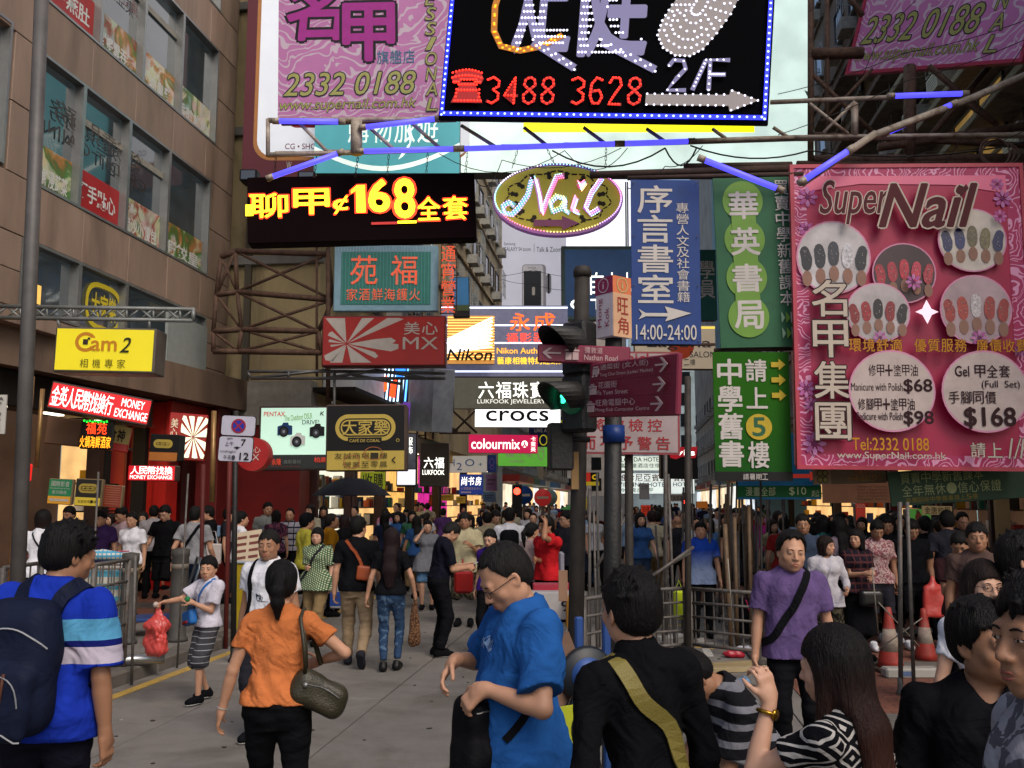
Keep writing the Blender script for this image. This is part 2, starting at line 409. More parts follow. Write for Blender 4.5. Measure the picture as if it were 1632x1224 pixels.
 def folds(s, amp, freq, seed=0, aniso=(1, 1, 1), lo=(-9, -9, -9), hi=(9, 9, 9)):
  r = np.random.RandomState(seed); K = r.normal(size=(7, 3)) * freq * np.array(aniso); ph = r.uniform(0, 6.28, 7); wv = r.uniform(.5, 1, 7)
  def fn(X, Y, Z):
   wx = .35*np.sin(Z*freq*.5 + ph[0]) ; o = 0
   for i in range(7): o = o + wv[i]*np.sin((X+wx*.1)*K[i, 0] + Y*K[i, 1] + Z*K[i, 2] + ph[i] + wx*2)
   return o * amp / 3
  return s.add(fn, lo, hi, 0, 'n')
def rotm(yaw=0, pitch=0, roll=0):
 y, p, r = R(yaw), R(pitch), R(roll)
 Rz = np.array([[math.cos(y), -math.sin(y), 0], [math.sin(y), math.cos(y), 0], [0, 0, 1]])
 Rx = np.array([[1, 0, 0], [0, math.cos(p), math.sin(p)], [0, -math.sin(p), math.cos(p)]])
 Ry = np.array([[math.cos(r), 0, math.sin(r)], [0, 1, 0], [-math.sin(r), 0, math.cos(r)]])
 return Rz @ Ry @ Rx
def ik(a, b, l1, l2, pole):
 d = b - a; L = np.linalg.norm(d); L2 = min(L, (l1+l2)*.995); u = d / (L + 1e-9); b = a + u*L2
 x = (l1*l1 - l2*l2 + L2*L2) / (2*L2); h = math.sqrt(max(l1*l1 - x*x, 0)); pole = np.array(pole, float); p = unit(pole - u*(pole @ u))
 return a + u*x + p*h, b
SEC_M = [(-.13,.10,.085,0),(-.08,.158,.112,-.005),(0,.168,.115,-.01),(.08,.158,.108,-.003),(.17,.146,.098,.0),(.27,.157,.104,.0),(.36,.172,.112,0),(.43,.170,.106,-.005),(.475,.145,.090,-.012),(.51,.095,.070,-.015),(.55,.055,.055,-.012)]
SEC_F = [(-.13,.10,.085,0),(-.08,.160,.108,-.008),(0,.166,.108,-.012),(.08,.146,.098,-.004),(.17,.118,.082,.002),(.26,.130,.088,.002),(.35,.146,.096,.004),(.42,.140,.090,-.004),(.465,.122,.074,-.012),(.50,.078,.058,-.015),(.54,.046,.048,-.012)]
class Person:
 def __init__(s, name, label, loc, face, h=1.7, sex='m', build=1.0, lean=0, twist=0, tilt=0, look=0, nod=0, roll=0, pel=None, lh=None, rh=None, lf=None, rf=None, lep=None, rep=None,
    lkp=None, rkp=None, ltoe=0, rtoe=0, group=None, res=.013, near=False, headk=1.05, pyaw=0, belly=0):
  s.sc = k = h / 1.75; s.sex = sex; s.res = res / k; s.near = near; s.bw = build
  M = Matrix.Translation(loc) @ Matrix.Rotation(R(face), 4, 'Z') @ Matrix.Scale(k, 4)
  s.o = thing(name, M=M, label=label, cat='person', group=group)
  s.pel = np.array(pel if pel is not None else (0, 0, .93), float); s.T = rotm(twist, lean, tilt); s.PY = rotm(pyaw); f = sex == 'f'
  s.up = s.T[:, 2]; s.sec = [(z, a*build, b*build + (belly*max(0, 1-abs(z-.14)/.2)), y + belly*.8*max(0, 1-abs(z-.14)/.2)) for z, a, b, y in (SEC_F if f else SEC_M)]
  s.tp = lambda x, y, z: s.pel + s.T @ V(x, y, z)
  sw = (.158 if f else .184) * (.5 + .5*build); s.sw = sw
  s.sh = [s.tp(-sw, -.01, .440), s.tp(sw, -.01, .440)]
  l1, l2 = (.275, .24) if f else (.29, .25); s.el, s.wr = [], []
  for i, (t, ep) in enumerate(((lh, lep), (rh, rep))):
   sg = -1 if i == 0 else 1
   t = np.array(t, float) if t is not None else s.sh[i] + V(sg*.075, .02, -(l1+l2)*.98)
   e, w_ = ik(s.sh[i], t, l1, l2, ep if ep is not None else (sg*.5, -1, -.2)); s.el.append(e); s.wr.append(w_)
  s.hip = [s.pel + s.PY @ V(-.088*build, 0, -.03), s.pel + s.PY @ V(.088*build, 0, -.03)]; s.kn, s.an = [], []
  s.toe = []
  for i, (t, kp, tt) in enumerate(((lf, lkp, ltoe), (rf, rkp, rtoe))):
   sg = -1 if i == 0 else 1; t = np.array(t, float) if t is not None else V(sg*.095, 0, .085)
   e, a = ik(s.hip[i], t, .43, .41, kp if kp is not None else s.PY @ V(sg*.12, 1, 0)); s.kn.append(e); s.an.append(a)
   d = s.PY @ V(sg*.10, 1, 0); d = unit(V(d[0], d[1], 0)); tt = R(tt); s.toe.append(unit(d*math.cos(tt) - V(0, 0, 1)*math.sin(tt)))
  s.H = s.T @ rotm(look, nod, roll) if not isinstance(look, tuple) else None
  s.nb = s.tp(0, -.018, .53); s.hc = s.nb + s.T @ V(0, .03, .045) + s.H @ V(0, .012, .075 if not f else .07); s.hk = headk * (.97 if f else 1.0)
  s.hp = lambda x, y, z: s.hc + s.H @ V(x, y, z) * s.hk
  s.hand_info = []
 # ------------- skin
 def head(s, S, k=.02, ears=True, chub=1.0):
  q = s.hk; e = lambda c, r, kk=k, op='u', M=None: S.ell(s.hp(*c), np.array(r)*q, s.H if M is None else s.H @ M, kk*q, op)
  e((0, -.014, .034), (.075, .095, .088)); e((0, .018, -.02), (.064*chub, .074, .082), .03)
  e((0, .028, -.068), (.049*chub, .052, .044), .03); e((0, .066, -.094), (.021, .018, .016), .02)
  for sg in (-1, 1):
   e((sg*.052*chub, -.0, -.058), (.016, .034, .030), .02)          # jaw angle
   e((sg*.040*chub, .060, -.028), (.021, .018, .020), .02)         # cheek
   e((sg*.031, .0925, .004), (.0165, .011, .0095), .012, 's')      # eye socket
   e((sg*.031, .080, .003), (.0145, .0125, .0115), .004)           # lid and eyeball
  S.cone(s.hp(-.036, .081, .022), s.hp(.036, .081, .022), .010*q, .010*q, .015*q)
  S.cone(s.hp(0, .088, .008), s.hp(0, .107, -.030), .0075*q, .0115*q, .012*q)
  for sg in (-1, 1): S.ell(s.hp(sg*.0125, .097, -.034), np.array((.0085, .011, .008))*q, s.H, .006*q)
  e((0, .079, -.062), (.027, .018, .024), .014)
  S.cone(s.hp(-.019, .0895, -.060), s.hp(.019, .0895, -.060), .0055*q, .0055*q, .006*q); S.cone(s.hp(-.015, .0885, -.072), s.hp(.015, .0885, -.072), .0065*q, .0065*q, .006*q)
  S.cone(s.hp(-.022, .0975, -.0665), s.hp(.022, .0975, -.0665), .0016*q, .0016*q, .004*q, 's')
  if ears:
   for sg in (-1, 1):
    A = rotm(sg*22, -10, 0); e((sg*.076, -.006, -.008), (.0085, .019, .031), .006, 'u', A); e((sg*.083, -.002, -.004), (.005, .010, .017), .004, 's', A)
 def hand(s, S, i, curl=35, n=None, spread=1.0, d=None, thumb=40, scale=1.0):
  sg = -1 if i == 0 else 1; w = s.wr[i]; d = unit(w - s.el[i]) if d is None else unit(np.array(d, float))
  n = V(-sg, .2, 0) if n is None else np.array(n, float); n = unit(n - d*(n @ d)); sd = np.cross(n, d)   # across the palm
  fw = unit(w - s.el[i]); side = sd * (1 if (sd @ V(0, 1, .2)) > 0 else -1)
  if not hasattr(curl, '__len__'): curl = [curl]*4
  q = (.9 if s.sex == 'f' else 1.0) * scale; M = np.stack([sd, d, n], 1)
  S.rbox(w + d*.048*q, V(.037, .046, .0125)*q, .012*q, M, .02); S.cone(s.wr[i] - fw*.02, w + d*.03*q, .0235*q, .022*q, .02)
  tips = []
  for j in range(4):
   off = (.0285 - .019*j); b = w + side*off*q + d*.086*q; Lf = (.074, .082, .076, .060)[j]*q; seg = [.44*Lf, .32*Lf, .27*Lf]; r = [.0088, .0092, .0088, .0076][j]*q
   a = R(curl[j]) * .7; dr = unit(d + side*(.09 - .06*j)*spread); pt = b - d*.012
   S.cone(pt, b, r*1.05, r, .008); pt = b
   for m in range(3):
    dd = dr*math.cos(a) + n*math.sin(a); nx = pt + dd*seg[m]; S.cone(pt, nx, r*(1 - .06*m), r*(.95 - .07*m), .0025); pt = nx; a += R(curl[j])
   tips.append(pt)
  b = w + side*.020*q + d*.018*q; t1 = b + unit(side*.9 + d*.8 + n*.3)*.042*q; tt = R(thumb); t2 = t1 + unit(side*math.cos(tt)*.55 + d*.9 + n*math.sin(tt))*.034*q; t3 = t2 + unit(side*math.cos(tt)*.2 + d + n*math.sin(tt)*1.2)*.026*q
  S.cone(b, t1, .0155*q, .0115*q, .015); S.cone(t1, t2, .0108*q, .0098*q, .004); S.cone(t2, t3, .0098*q, .008*q, .003)
  c = w + d*.05*q + n*.03*q; s.hand_info.append((i, w, d, n, side, tips)); return c
 def body(s, m, lhand=None, rhand=None, legs=True, foot=False, chub=1.0, ears=True, skin_res=None):
  S = Sdf(); b = s.bw; f = s.sex == 'f'
  S.loft(s.pel, s.T, s.sec, .03, off=-.012)
  S.cone(s.nb - s.up*.04, s.hc + s.H @ V(0, -.02, -.03), .060*(.86 if f else 1)*(.6+.4*b), .053*(.84 if f else 1), .035)
  ab = (.86 if f else 1.0) * (.5+.5*b)
  for i in (0, 1):
   S.ell(s.sh[i] + s.T @ V(0, 0, -.008), V(.047, .048, .052)*ab, s.T, .03)
   S.cone(s.nb + s.T @ V(0, -.01, -.015), s.sh[i] + s.T @ V(0, 0, .0), .036*ab, .040*ab, .03)
   S.cone(s.sh[i], s.el[i], 0, 0, .03, prof=[(0, .052*ab), (.3, .049*ab), (.6, .043*ab), (1, .036*ab)])
   S.cone(s.el[i], s.wr[i], 0, 0, .015, prof=[(0, .037*ab), (.25, .041*ab), (.6, .034*ab), (.9, .0255*ab), (1, .024*ab)])
   if legs:
    S.cone(s.hip[i], s.kn[i], 0, 0, .04, prof=[(0, .088*b), (.4, .076*b), (.8, .056*b), (1, .052*b)])
    k2 = s.kn[i]; a2 = s.an[i]
    S.cone(k2, a2, 0, 0, .02, prof=[(0, .051*b), (.3, .056*b), (.6, .045*b), (.85, .034), (1, .034)])
    if foot: S.cone(a2 - V(0, 0, .02), a2 + s.toe[i]*.14 - V(0, 0, .035), .036, .028, .02)
  s.head(S, ears=ears, chub=chub)
  s.hand(S, 0, **(lhand or {})); s.hand(S, 1, **(rhand or {}))
  fine = []
  r = skin_res or s.res*.45
  if s.near: fine = [(s.hc - .135, s.hc + .135, r)] + [(np.min([h[1], h[1]+h[2]*.2, *h[5]], 0) - .03, np.max([h[1], h[1]+h[2]*.1, *h[5]], 0) + .03, r*1.15) for h in s.hand_info]
  else: fine = [(s.hc - .13, s.hc + .13, min(s.res, .012))]
  s.skin = S; s.bo = S.mesh('body', s.res, m, s.o, fine); return s.bo
 def face(s, mw, mi, ml, brow, glasses=None, closed=False, browk=1.0):
  q = s.hk
  if s.near or True:
   for sg in (-1, 1):
    mb = MB(); c = Vector(s.hp(sg*.031, .0905, .0015)); X, Y, Z = (Vector(s.H[:, i])*q for i in range(3))
    if not closed:
     T = Matrix(((X.x, Y.x, Z.x, c.x), (X.y, Y.y, Z.y, c.y), (X.z, Y.z, Z.z, c.z), (0, 0, 0, 1)))
     mb.cur = 0; mb.sphere((0, -.0008, 0), (.0110, .0030, .0031), 12, 6); n = len(mb.v); mb.v = [tuple(T @ Vector(v)) for v in mb.v]
     mb.cur = 1; k = len(mb.v); mb.sphere((0, .0012, 0), (.0044, .0017, .0032), 10, 5); mb.v[k:] = [tuple(T @ Vector(v)) for v in mb.v[k:]]
    mb.cur = 1; pts = [s.hp(sg*.031 + x, .0915 - abs(x)*.28, .0055 + z) for x, z in ((-.013, -.003), (-.007, .0005), (0, .0018), (.007, .0008), (.014, -.003))]
    mb.tube(pts, .0013*q, 5); mb.build('eye', [mw, mi], s.o)
    mb = MB(); pts = [s.hp(sg*x, .0935 - (x-.02)*(x-.02)*6, z) for x, z in ((.013, .0195), (.022, .0225), (.033, .024), (.044, .0205))]
    ps, _ = s.skin.snap(pts, .0012, 3); mb.tube(ps, [.0016*q*browk, .0028*q*browk, .0026*q*browk, .001*q], 5); mb.build('eyebrow', brow, s.o)
   mb = MB(); pts = [s.hp(x, .096, -.0605 + z) for x, z in ((-.021, -.004), (-.010, .0), (0, -.0008), (.010, .0), (.021, -.004))]
   ps, _ = s.skin.snap(pts, -.0008, 3); mb.tube(ps, [.0012*q, .0032*q, .0034*q, .0032*q, .0012*q], 6)
   pts = [s.hp(x, .095, -.0715 + z) for x, z in ((-.019, .003), (-.009, -.001), (0, -.0015), (.009, -.001), (.019, .003))]
   ps, _ = s.skin.snap(pts, -.0010, 3); mb.tube(ps, [.0012*q, .0038*q, .0042*q, .0038*q, .0012*q], 6); mb.build('lips', ml, s.o)
  if glasses:
   mb = MB()
   for sg in (-1, 1):
    mb.tube([s.hp(sg*.034 + .024*math.cos(a), .1065 - .006*abs(math.cos(a)), .000 + .016*math.sin(a)) for a in [2*math.pi*j/14 for j in range(15)]], .0014*q, 5)
    mb.tube([s.hp(sg*.058, .101, .006), s.hp(sg*.074, .07, .007), s.hp(sg*.082, .0, .006), s.hp(sg*.081, -.022, -.006)], .0016*q, 5)
   mb.tube([s.hp(-.010, .1085, .003), s.hp(0, .111, .006), s.hp(.010, .1085, .003)], .0014*q, 5)
   mb.build('glasses', glasses, s.o)
 def hair(s, m, style='short', seed=1, len_=.35, vol=1.0, name='hair', tuft=0):
  S = Sdf(); q = s.hk; rs = np.random.RandomState(seed)
  HT = s.H.T; c0 = s.hc
  def loc(X, Y, Z):
   x, y, z = X-c0[0], Y-c0[1], Z-c0[2]
   return tuple((x*HT[i, 0] + y*HT[i, 1] + z*HT[i, 2])/q for i in range(3))
  v = .012*vol
  S.ell(s.hp(0, -.016, .038), V(.076+v, .096+v, .088+v*1.25)*q, s.H, .0)
  S.ell(s.hp(0, -.048, -.015), V(.066+v*.7, .058+v*.6, .062)*q, s.H, .03)
  if tuft:
   for t in range(tuft):
    a = rs.uniform(0, 6.28); e = rs.uniform(.25, 1.5); dr = V(math.cos(a)*math.cos(e), math.sin(a)*math.cos(e), math.sin(e)); p = V(0, -.016, .035) + dr*V(.076, .096, .088)
    tip = p + dr*rs.uniform(.014, .028)*vol + V(rs.normal()*.012, rs.normal()*.012 + .008, rs.normal()*.004); S.cone(s.hp(*p), s.hp(*tip), .0125*q, .003*q, .009*q)
  # hairline
  st = {'short': ([-.1,-.05,-.02,-.002,.016,.03,.05,.075,.1], [-.088,-.082,-.055,.008,-.012,.022,.042,.052,.056]),
   'fringe': ([-.1,-.05,-.02,-.002,.016,.04,.06,.1], [-.085,-.08,-.05,-.0,-.015,.01,.026,.032]),
   'thin': ([-.1,-.05,-.02,-.002,.016,.03,.05,.075,.1], [-.075,-.07,-.03,.018,.005,.045,.085,.10,.11]),
   'tied': ([-.1,-.05,-.02,.005,.03,.06,.1], [-.082,-.075,-.045,.016,.03,.056,.066])}.get(style)
  if st is None: st = ([-.12,-.04,-.0,.03,.045,.06,.1], [-.3,-.3,-.25,-.13,.0,.034,.045]) if style in ('long', 'bob') else ([-.1, .1], [0, 0])
  xs_, zs_ = st
  if style in ('long', 'bob'):
   zb = -.10 if style == 'bob' else -.10 - .0
   S.cone(s.hp(0, -.03, .02), s.hp(0, -.035, zb), .088*q, (.082 if style == 'bob' else .078)*q, .03, sq=(s.H[:, 1], .86))
   for sg in (-1, 1): S.cone(s.hp(sg*.068, .01, .03), s.hp(sg*.072, .018, -.095 if style == 'bob' else -.13), .022*q, .018*q, .02)
   S.add(lambda X, Y, Z: (lambda L: np.maximum(np.interp(L[1], xs_, zs_) - L[2], 0*L[0] - 1)*q*.8)(loc(X, Y, Z)), s.hc-.3, s.hc+.3, .006, 'i')
   S.add(lambda X, Y, Z: (lambda L: (-np.sqrt((L[0]/.058)**2 + ((L[2]+.045)/.088)**2 + (np.minimum(L[1]-.07, 0)/.06)**2) + 1)*.055*q)(loc(X, Y, Z)), s.hc-.2, s.hc+.2, .01, 'i')
   if style == 'bob': S.plane(s.hp(0, 0, -.125), -s.H[:, 2], .02)
  else:
   S.add(lambda X, Y, Z: (lambda L: (np.interp(L[1], xs_, zs_) + (L[1] > .02)*(.0075*np.sin(L[0]*150 + seed) + .006*np.sin(L[0]*330 + 2*seed) + .004*np.sin(L[0]*610)) - L[2])*q*.8)(loc(X, Y, Z)), s.hc-.2, s.hc+.2, .006, 'i')
  if style == 'long':
   n = 6; pts = [s.hp(0, -.05, .0)]; back = s.tp(0, -.115 if s.sex == 'f' else -.12, .44)
   end = s.tp(0, -.125, .52 - len_); pts = [s.hp(0, -.045, .02), s.hp(0, -.06, -.09), s.tp(0, -.105, .45), (s.tp(0, -.105, .45) + end)/2 + s.T @ V(0, -.01, 0), end]
   rr = [.085*q, .078*q, .078, .085, .05]
   for a in range(4):
    S.cone(pts[a], pts[a+1], rr[a], rr[a+1], .04, sq=(s.T[:, 1], .5 if a > 0 else .8))
   for sg in (-1, 1):
    S.cone(s.hp(sg*.072, .0, .0), s.tp(sg*.085, .03, .46), .028*q, .022, .025)
    if len_ > .2: S.cone(s.tp(sg*.085, .03, .46), s.tp(sg*.08, .09, .34), .022, .010, .02)
  if style == 'tied':
   S.ell(s.hp(0, -.118, .03), V(.026, .024, .03)*q, s.H, .02)
   pts = [s.hp(0, -.125, .025), s.hp(0, -.155, -.02), s.hp(0, -.15, -.085), s.hp(0, -.135, -.15 - len_*.2)]
   for a in range(3): S.cone(pts[a], pts[a+1], (.026, .036, .036)[a]*q, (.036, .036, .012)[a]*q, .02, sq=(s.H[:, 1], .8))
  # strands: ripples that run along the fall of the hair
  r1 = rs.uniform(0, 6, 4)
  def strands(X, Y, Z):
   x, y, z = loc(X, Y, Z); th = np.arctan2(x, -y - .02) if style != 'tied' else x*18; ph = z*14
   return (np.sin(th*23 + r1[0] + np.sin(ph)*1.2)*.55 + np.sin(th*41 + ph*1.3 + r1[1])*.4 + np.sin(th*9 - ph + r1[2])*.6) * (.0016 if s.near else .001)
  S.add(strands, s.hc - 2, s.hc + 2, 0, 'n')
  ho = S.mesh(name, s.res*.5 if s.near else min(s.res, .014), m, s.o)
  if s.near: s.strands(ho, m, 2600 if s.res < .016 else 700, .0007 if s.res < .016 else .0016, rs, .028 if style in ('short', 'thin', 'fringe', 'tied') else .05)
  return ho
 def strands(s, ho, m, n, w, rs, L):
  me = ho.data; c = np.zeros(len(me.vertices)*3); me.vertices.foreach_get('co', c); nn = np.zeros(len(me.vertices)*3); me.vertices.foreach_get('normal', nn); c = c.reshape(-1, 3); nn = nn.reshape(-1, 3)
  k = rs.randint(0, len(c), n); p = c[k]; g = nn[k]; crown = s.hp(0, -.05, .13); fl = (p - crown)*1.2 + V(0, 0, -.12) + rs.normal(size=(n, 3))*.03; fl -= g*(fl*g).sum(1)[:, None]; fl /= np.linalg.norm(fl, axis=1)[:, None] + 1e-6
  ln = L*rs.uniform(.5, 1.2, n)[:, None]; lift = rs.uniform(.02, .30, n)[:, None]; sd = np.cross(fl, g); bend = rs.normal(size=(n, 1))*.12
  Q = []
  for j in range(4): t = j/3; q = p - fl*ln*.3 + fl*ln*t + g*(ln*lift*t*t - .001) + sd*bend*ln*t*t; ww = w*(1 - .85*t); Q += [q - sd*ww, q + sd*ww]
  v = np.stack(Q, 1).reshape(-1, 3); b = np.arange(n)[:, None]*8; f = np.concatenate([b + np.array([2*j, 2*j+1, 2*j+3, 2*j+2]) for j in range(3)]); me = bpy.data.meshes.new('loose_hair'); me.from_pydata(v.tolist(), [], f.tolist()); o = link_mesh('loose_hair', me, m, s.o); o['kind'] = 'stuff'
 # ------------- clothes
 def shirt(s, m, sleeve=.62, off=.016, hem=-.06, neck=.076, vneck=0, amp=.008, name='shirt', collar=None, loose=0, tuck=False, flare=0, seed=3, sw=1.0, open_=0, freq=24):
  S = Sdf(); f = s.sex == 'f'; b = s.bw; sec = []
  for z, a, d, y in s.sec:
   if z < hem - .03: continue
   lo = loose * max(0, min(1, (.34 - z)/.2)); lo += .008*max(0, min(1, (.12-z)/.1)); sec.append((z, a + off + lo + flare*max(0, (.12-z))*1.2, d + off*1.05 + lo + flare*max(0, .12-z), y))
  if sec[0][0] > hem: sec = [(hem - .02, *sec[0][1:])] + sec
  S.loft(s.pel, s.T, sec, .0)
  if f:
   for sg in (-1, 1): S.ell(s.tp(sg*.066, .085, .335), V(.062, .045+off*.5, .058), s.T, .04)
  ab = (.86 if f else 1.0)*(.5+.5*b)
  for i in (0, 1):
   S.ell(s.sh[i] + s.T @ V(0, 0, -.008), V(.048, .049, .053)*ab + off*.95, s.T, .03)
   S.cone(s.nb + s.T @ V(0, -.01, -.015), s.sh[i], .037*ab + off*.95, .042*ab + off*.95, .03)
   if hem < .03 and not tuck: S.cone(s.hip[i] + V(0, 0, .02), s.hip[i]*.6 + s.kn[i]*.4, .094*b + off + .018 + flare*.1, .094*b + off + .018 + flare*.2, .03)
   if sleeve > 0:
    e = s.el[i]; t = min(sleeve, 1.0); r0, r1 = (.050*ab + off)*sw, (.047*ab + off*1.25 + .006*(sleeve < .9))*sw
    S.cone(s.sh[i], s.sh[i] + (e - s.sh[i])*t, r0, r1 if t < 1 else (.040*ab + off), .03, flat=t < 1)
    if sleeve > 1: S.cone(e, e + (s.wr[i] - e)*min(sleeve-1, .97), .040*ab + off, .031*ab + off*.7, .015, flat=True)
  amp *= 1.1 if s.near else 1; S.folds(amp, freq, seed, (1, 1, .6)); S.folds(amp*.5, freq*2.3, seed+9, (1.2, 1, .5))
  S.plane(s.tp(0, 0, hem), -s.T[:, 2])
  S.ell(s.nb + s.T @ V(0, .028 + vneck*.3, .033), V(neck, neck*1.06, .052 + vneck*.2), s.T, .004, 's')
  if vneck: S.cone(s.nb + s.T @ V(0, .07, .0), s.nb + s.T @ V(0, .12, -vneck), neck*.75, .008, .0, 's')
  if sleeve <= 0:
   for i in (0, 1): S.cone(s.sh[i] + s.T @ V(0, 0, -.01) - (s.T @ V((-1 if i == 0 else 1)*.0, 0, 0)), s.sh[i] + s.T @ V((-1 if i == 0 else 1)*.12, 0, .0), .085*ab, .12*ab, .004, 's')
  s.sh_sdf = S; o = S.mesh(name, s.res*(.62 if s.near else 1), m, s.o)
  if collar:
   mb = MB(); n = 20; rr = .066*(.9 if f else 1)*(.6+.4*b); in_, out_ = [], []
   for j in range(n+1):
    a = R(110) + R(320)*j/n; c = V(math.cos(a)*rr, math.sin(a)*rr*1.0 + .014, 0); dz = .012 - .028*max(0, math.sin(a))
    top = s.nb + s.T @ (c*1.0 + V(0, 0, dz + .024)); bot = s.nb + s.T @ (c*V(1.36, 1.34, 0) + V(0, 0, dz - .016 - .012*max(0, math.sin(a)))); in_.append(top); out_.append(bot)
   low = [p*.5 + q_*.5 + s.up*.006 for p, q_ in zip(in_, out_)]; inn = [p - s.up*.03 for p in in_]
   vs = in_ + low + out_ + inn; k = n+1; fs = [(r0*k+j, r0*k+j+1, r1*k+j+1, r1*k+j) for r0, r1 in ((0, 1), (1, 2), (3, 0)) for j in range(n)]
   mb.smooth = True; mb.add(vs, fs); mb.build('collar', collar, s.o)
  return o
 def trousers(s, m, length=1.95, off=.014, waist=.07, amp=.008, name='trousers', wide=0, seed=5, freq=22, crotch=-.12):
  S = Sdf(); b = s.bw; PT = s.T*.35 + s.PY*.65; PT = np.stack([unit(PT[:, 0]), unit(np.cross(PT[:, 2], PT[:, 0])), unit(PT[:, 2])], 1)
  S.loft(s.pel, PT, [x for x in s.sec if x[0] <= waist + .05], .0, off=off*.6)
  for i in (0, 1):
   t1 = min(length, 1); e = s.hip[i] + (s.kn[i] - s.hip[i])*t1
   P1 = [(0, .090*b+off), (.4, .079*b+off+wide*.4), (.8, .060*b+off+wide), (1, .056*b+off+wide)]
   if length < 1: P1 = [(0, .090*b+off), (.5, .082*b+off+wide*.6), (1, .068*b+off+wide*1.2)]
   S.cone(s.hip[i], e, 0, 0, .035, prof=P1, flat=length <= 1)
   if length > 1:
    t2 = min(length-1, 1); e2 = s.kn[i] + (s.an[i] - s.kn[i])*t2
    S.cone(s.kn[i], e2, 0, 0, .02, prof=[(0, .053*b+off+wide), (.3, .056*b+off*.9+wide), (.7, .044*b+off*.9+wide*1.1), (1, .038+off+wide*1.2)], flat=True)
  S.folds(amp, freq, seed, (1, 1, .9)); S.folds(amp*.5, freq*2.2, seed+4, (.7, .7, 1.3))
  S.plane(s.pel + PT[:, 2]*waist, PT[:, 2]); s.tr_sdf = S
  return S.mesh(name, s.res*(.75 if s.near else 1), m, s.o)
 def skirt(s, m, length=.4, flare=.25, waist=.1, name='skirt', amp=.008):
  S = Sdf(); b = s.bw
  S.loft(s.pel, s.PY, [(-length, .168*b + flare*length*.4, .125*b + flare*length*.4, 0), (-.08, .175*b, .125*b, 0), (0, .174*b, .118*b, -.01), (waist, .14*b, .1*b, 0)], 0)
  S.folds(amp, 26, 8, (1, 1, .15)); s.tr_sdf = S; return S.mesh(name, s.res, m, s.o)
 def shoes(s, m, sole=None, kind='shoe', bare=False):
  for i in (0, 1):
   S = Sdf(); a = s.an[i]; t = s.toe[i]; up = unit(V(0, 0, 1) - t*(t[2])); h = a - up*.045 - t*.03
   sd = np.cross(t, up); M = np.stack([sd, t, up], 1)
   if kind == 'sandal':
    S.rbox(h + t*.085 - up*.026, V(.046, .14, .011), .01, M)
    mb = MB(); so_ = S.mesh('shoe', .012, m, s.o); mb.tube([h + t*.09 + sd*.045 - up*.02, h + t*.10 + up*.02, h + t*.09 - sd*.045 - up*.02], .009, 6); mb.build('strap', m, so_); continue
   S.cone(h, h + t*.175, 0, 0, .02, prof=[(0, .044), (.3, .045), (.6, .049), (.85, .047), (1, .038)], sq=(up, .95))
   S.cone(h + up*.01, a + up*.02, .046, .043, .03, flat=True); S.cone(h + up*.03 + t*.02, h + up*.012 + t*.12, .036, .03, .03)
   S.plane(h - up*.032, -up); o = S.mesh('shoe', .011 if s.near else max(.014, s.res), m, s.o)
   if sole:
    Q = Sdf(); Q.cone(h, h + t*.175, 0, 0, .02, prof=[(0, .044), (.3, .044), (.6, .050), (.85, .048), (1, .040)], sq=(up, 1.2)); Q.plane(h - up*.024, up); Q.plane(h - up*.040, -up); Q.mesh('sole', .009, sole, o)
 def strap(s, pts, m, width=.035, thick=.006, name='strap', off=.004, sdf=None, parent=None, n=26, raw=False):
  P_ = np.array(pts, float); t = np.linspace(0, len(P_)-1, n); Q = np.stack([np.interp(t, range(len(P_)), P_[:, i]) for i in range(3)], 1)
  sd = sdf or s.sh_sdf; Q, g = sd.snap(Q, off, 6)
  for _ in range(3): Q[1:-1] = (Q[:-2] + Q[2:] + 2*Q[1:-1])/4
  g[1:-1] = g[:-2] + g[2:] + g[1:-1]; tn = np.gradient(Q, axis=0); tn /= np.linalg.norm(tn, axis=1)[:, None] + 1e-9
  g = g - tn*(g*tn).sum(1)[:, None]; g /= np.linalg.norm(g, axis=1)[:, None] + 1e-9; sd_ = np.cross(tn, g)
  L = [Q + sd_*width/2, Q + sd_*width/2 + g*thick, Q - sd_*width/2 + g*thick, Q - sd_*width/2]; vs = np.concatenate(L); k = n
  fs = [((r*k+j), (r*k+j+1), ((r+1) % 4)*k+j+1, ((r+1) % 4)*k+j) for r in range(4) for j in range(k-1)]
  if raw: return vs, fs
  mb = MB(); mb.smooth = False; mb.add(vs, fs); return mb.build(name, m, parent or s.o)
 def world(s, p): return s.o.matrix_basis @ Vector(p)
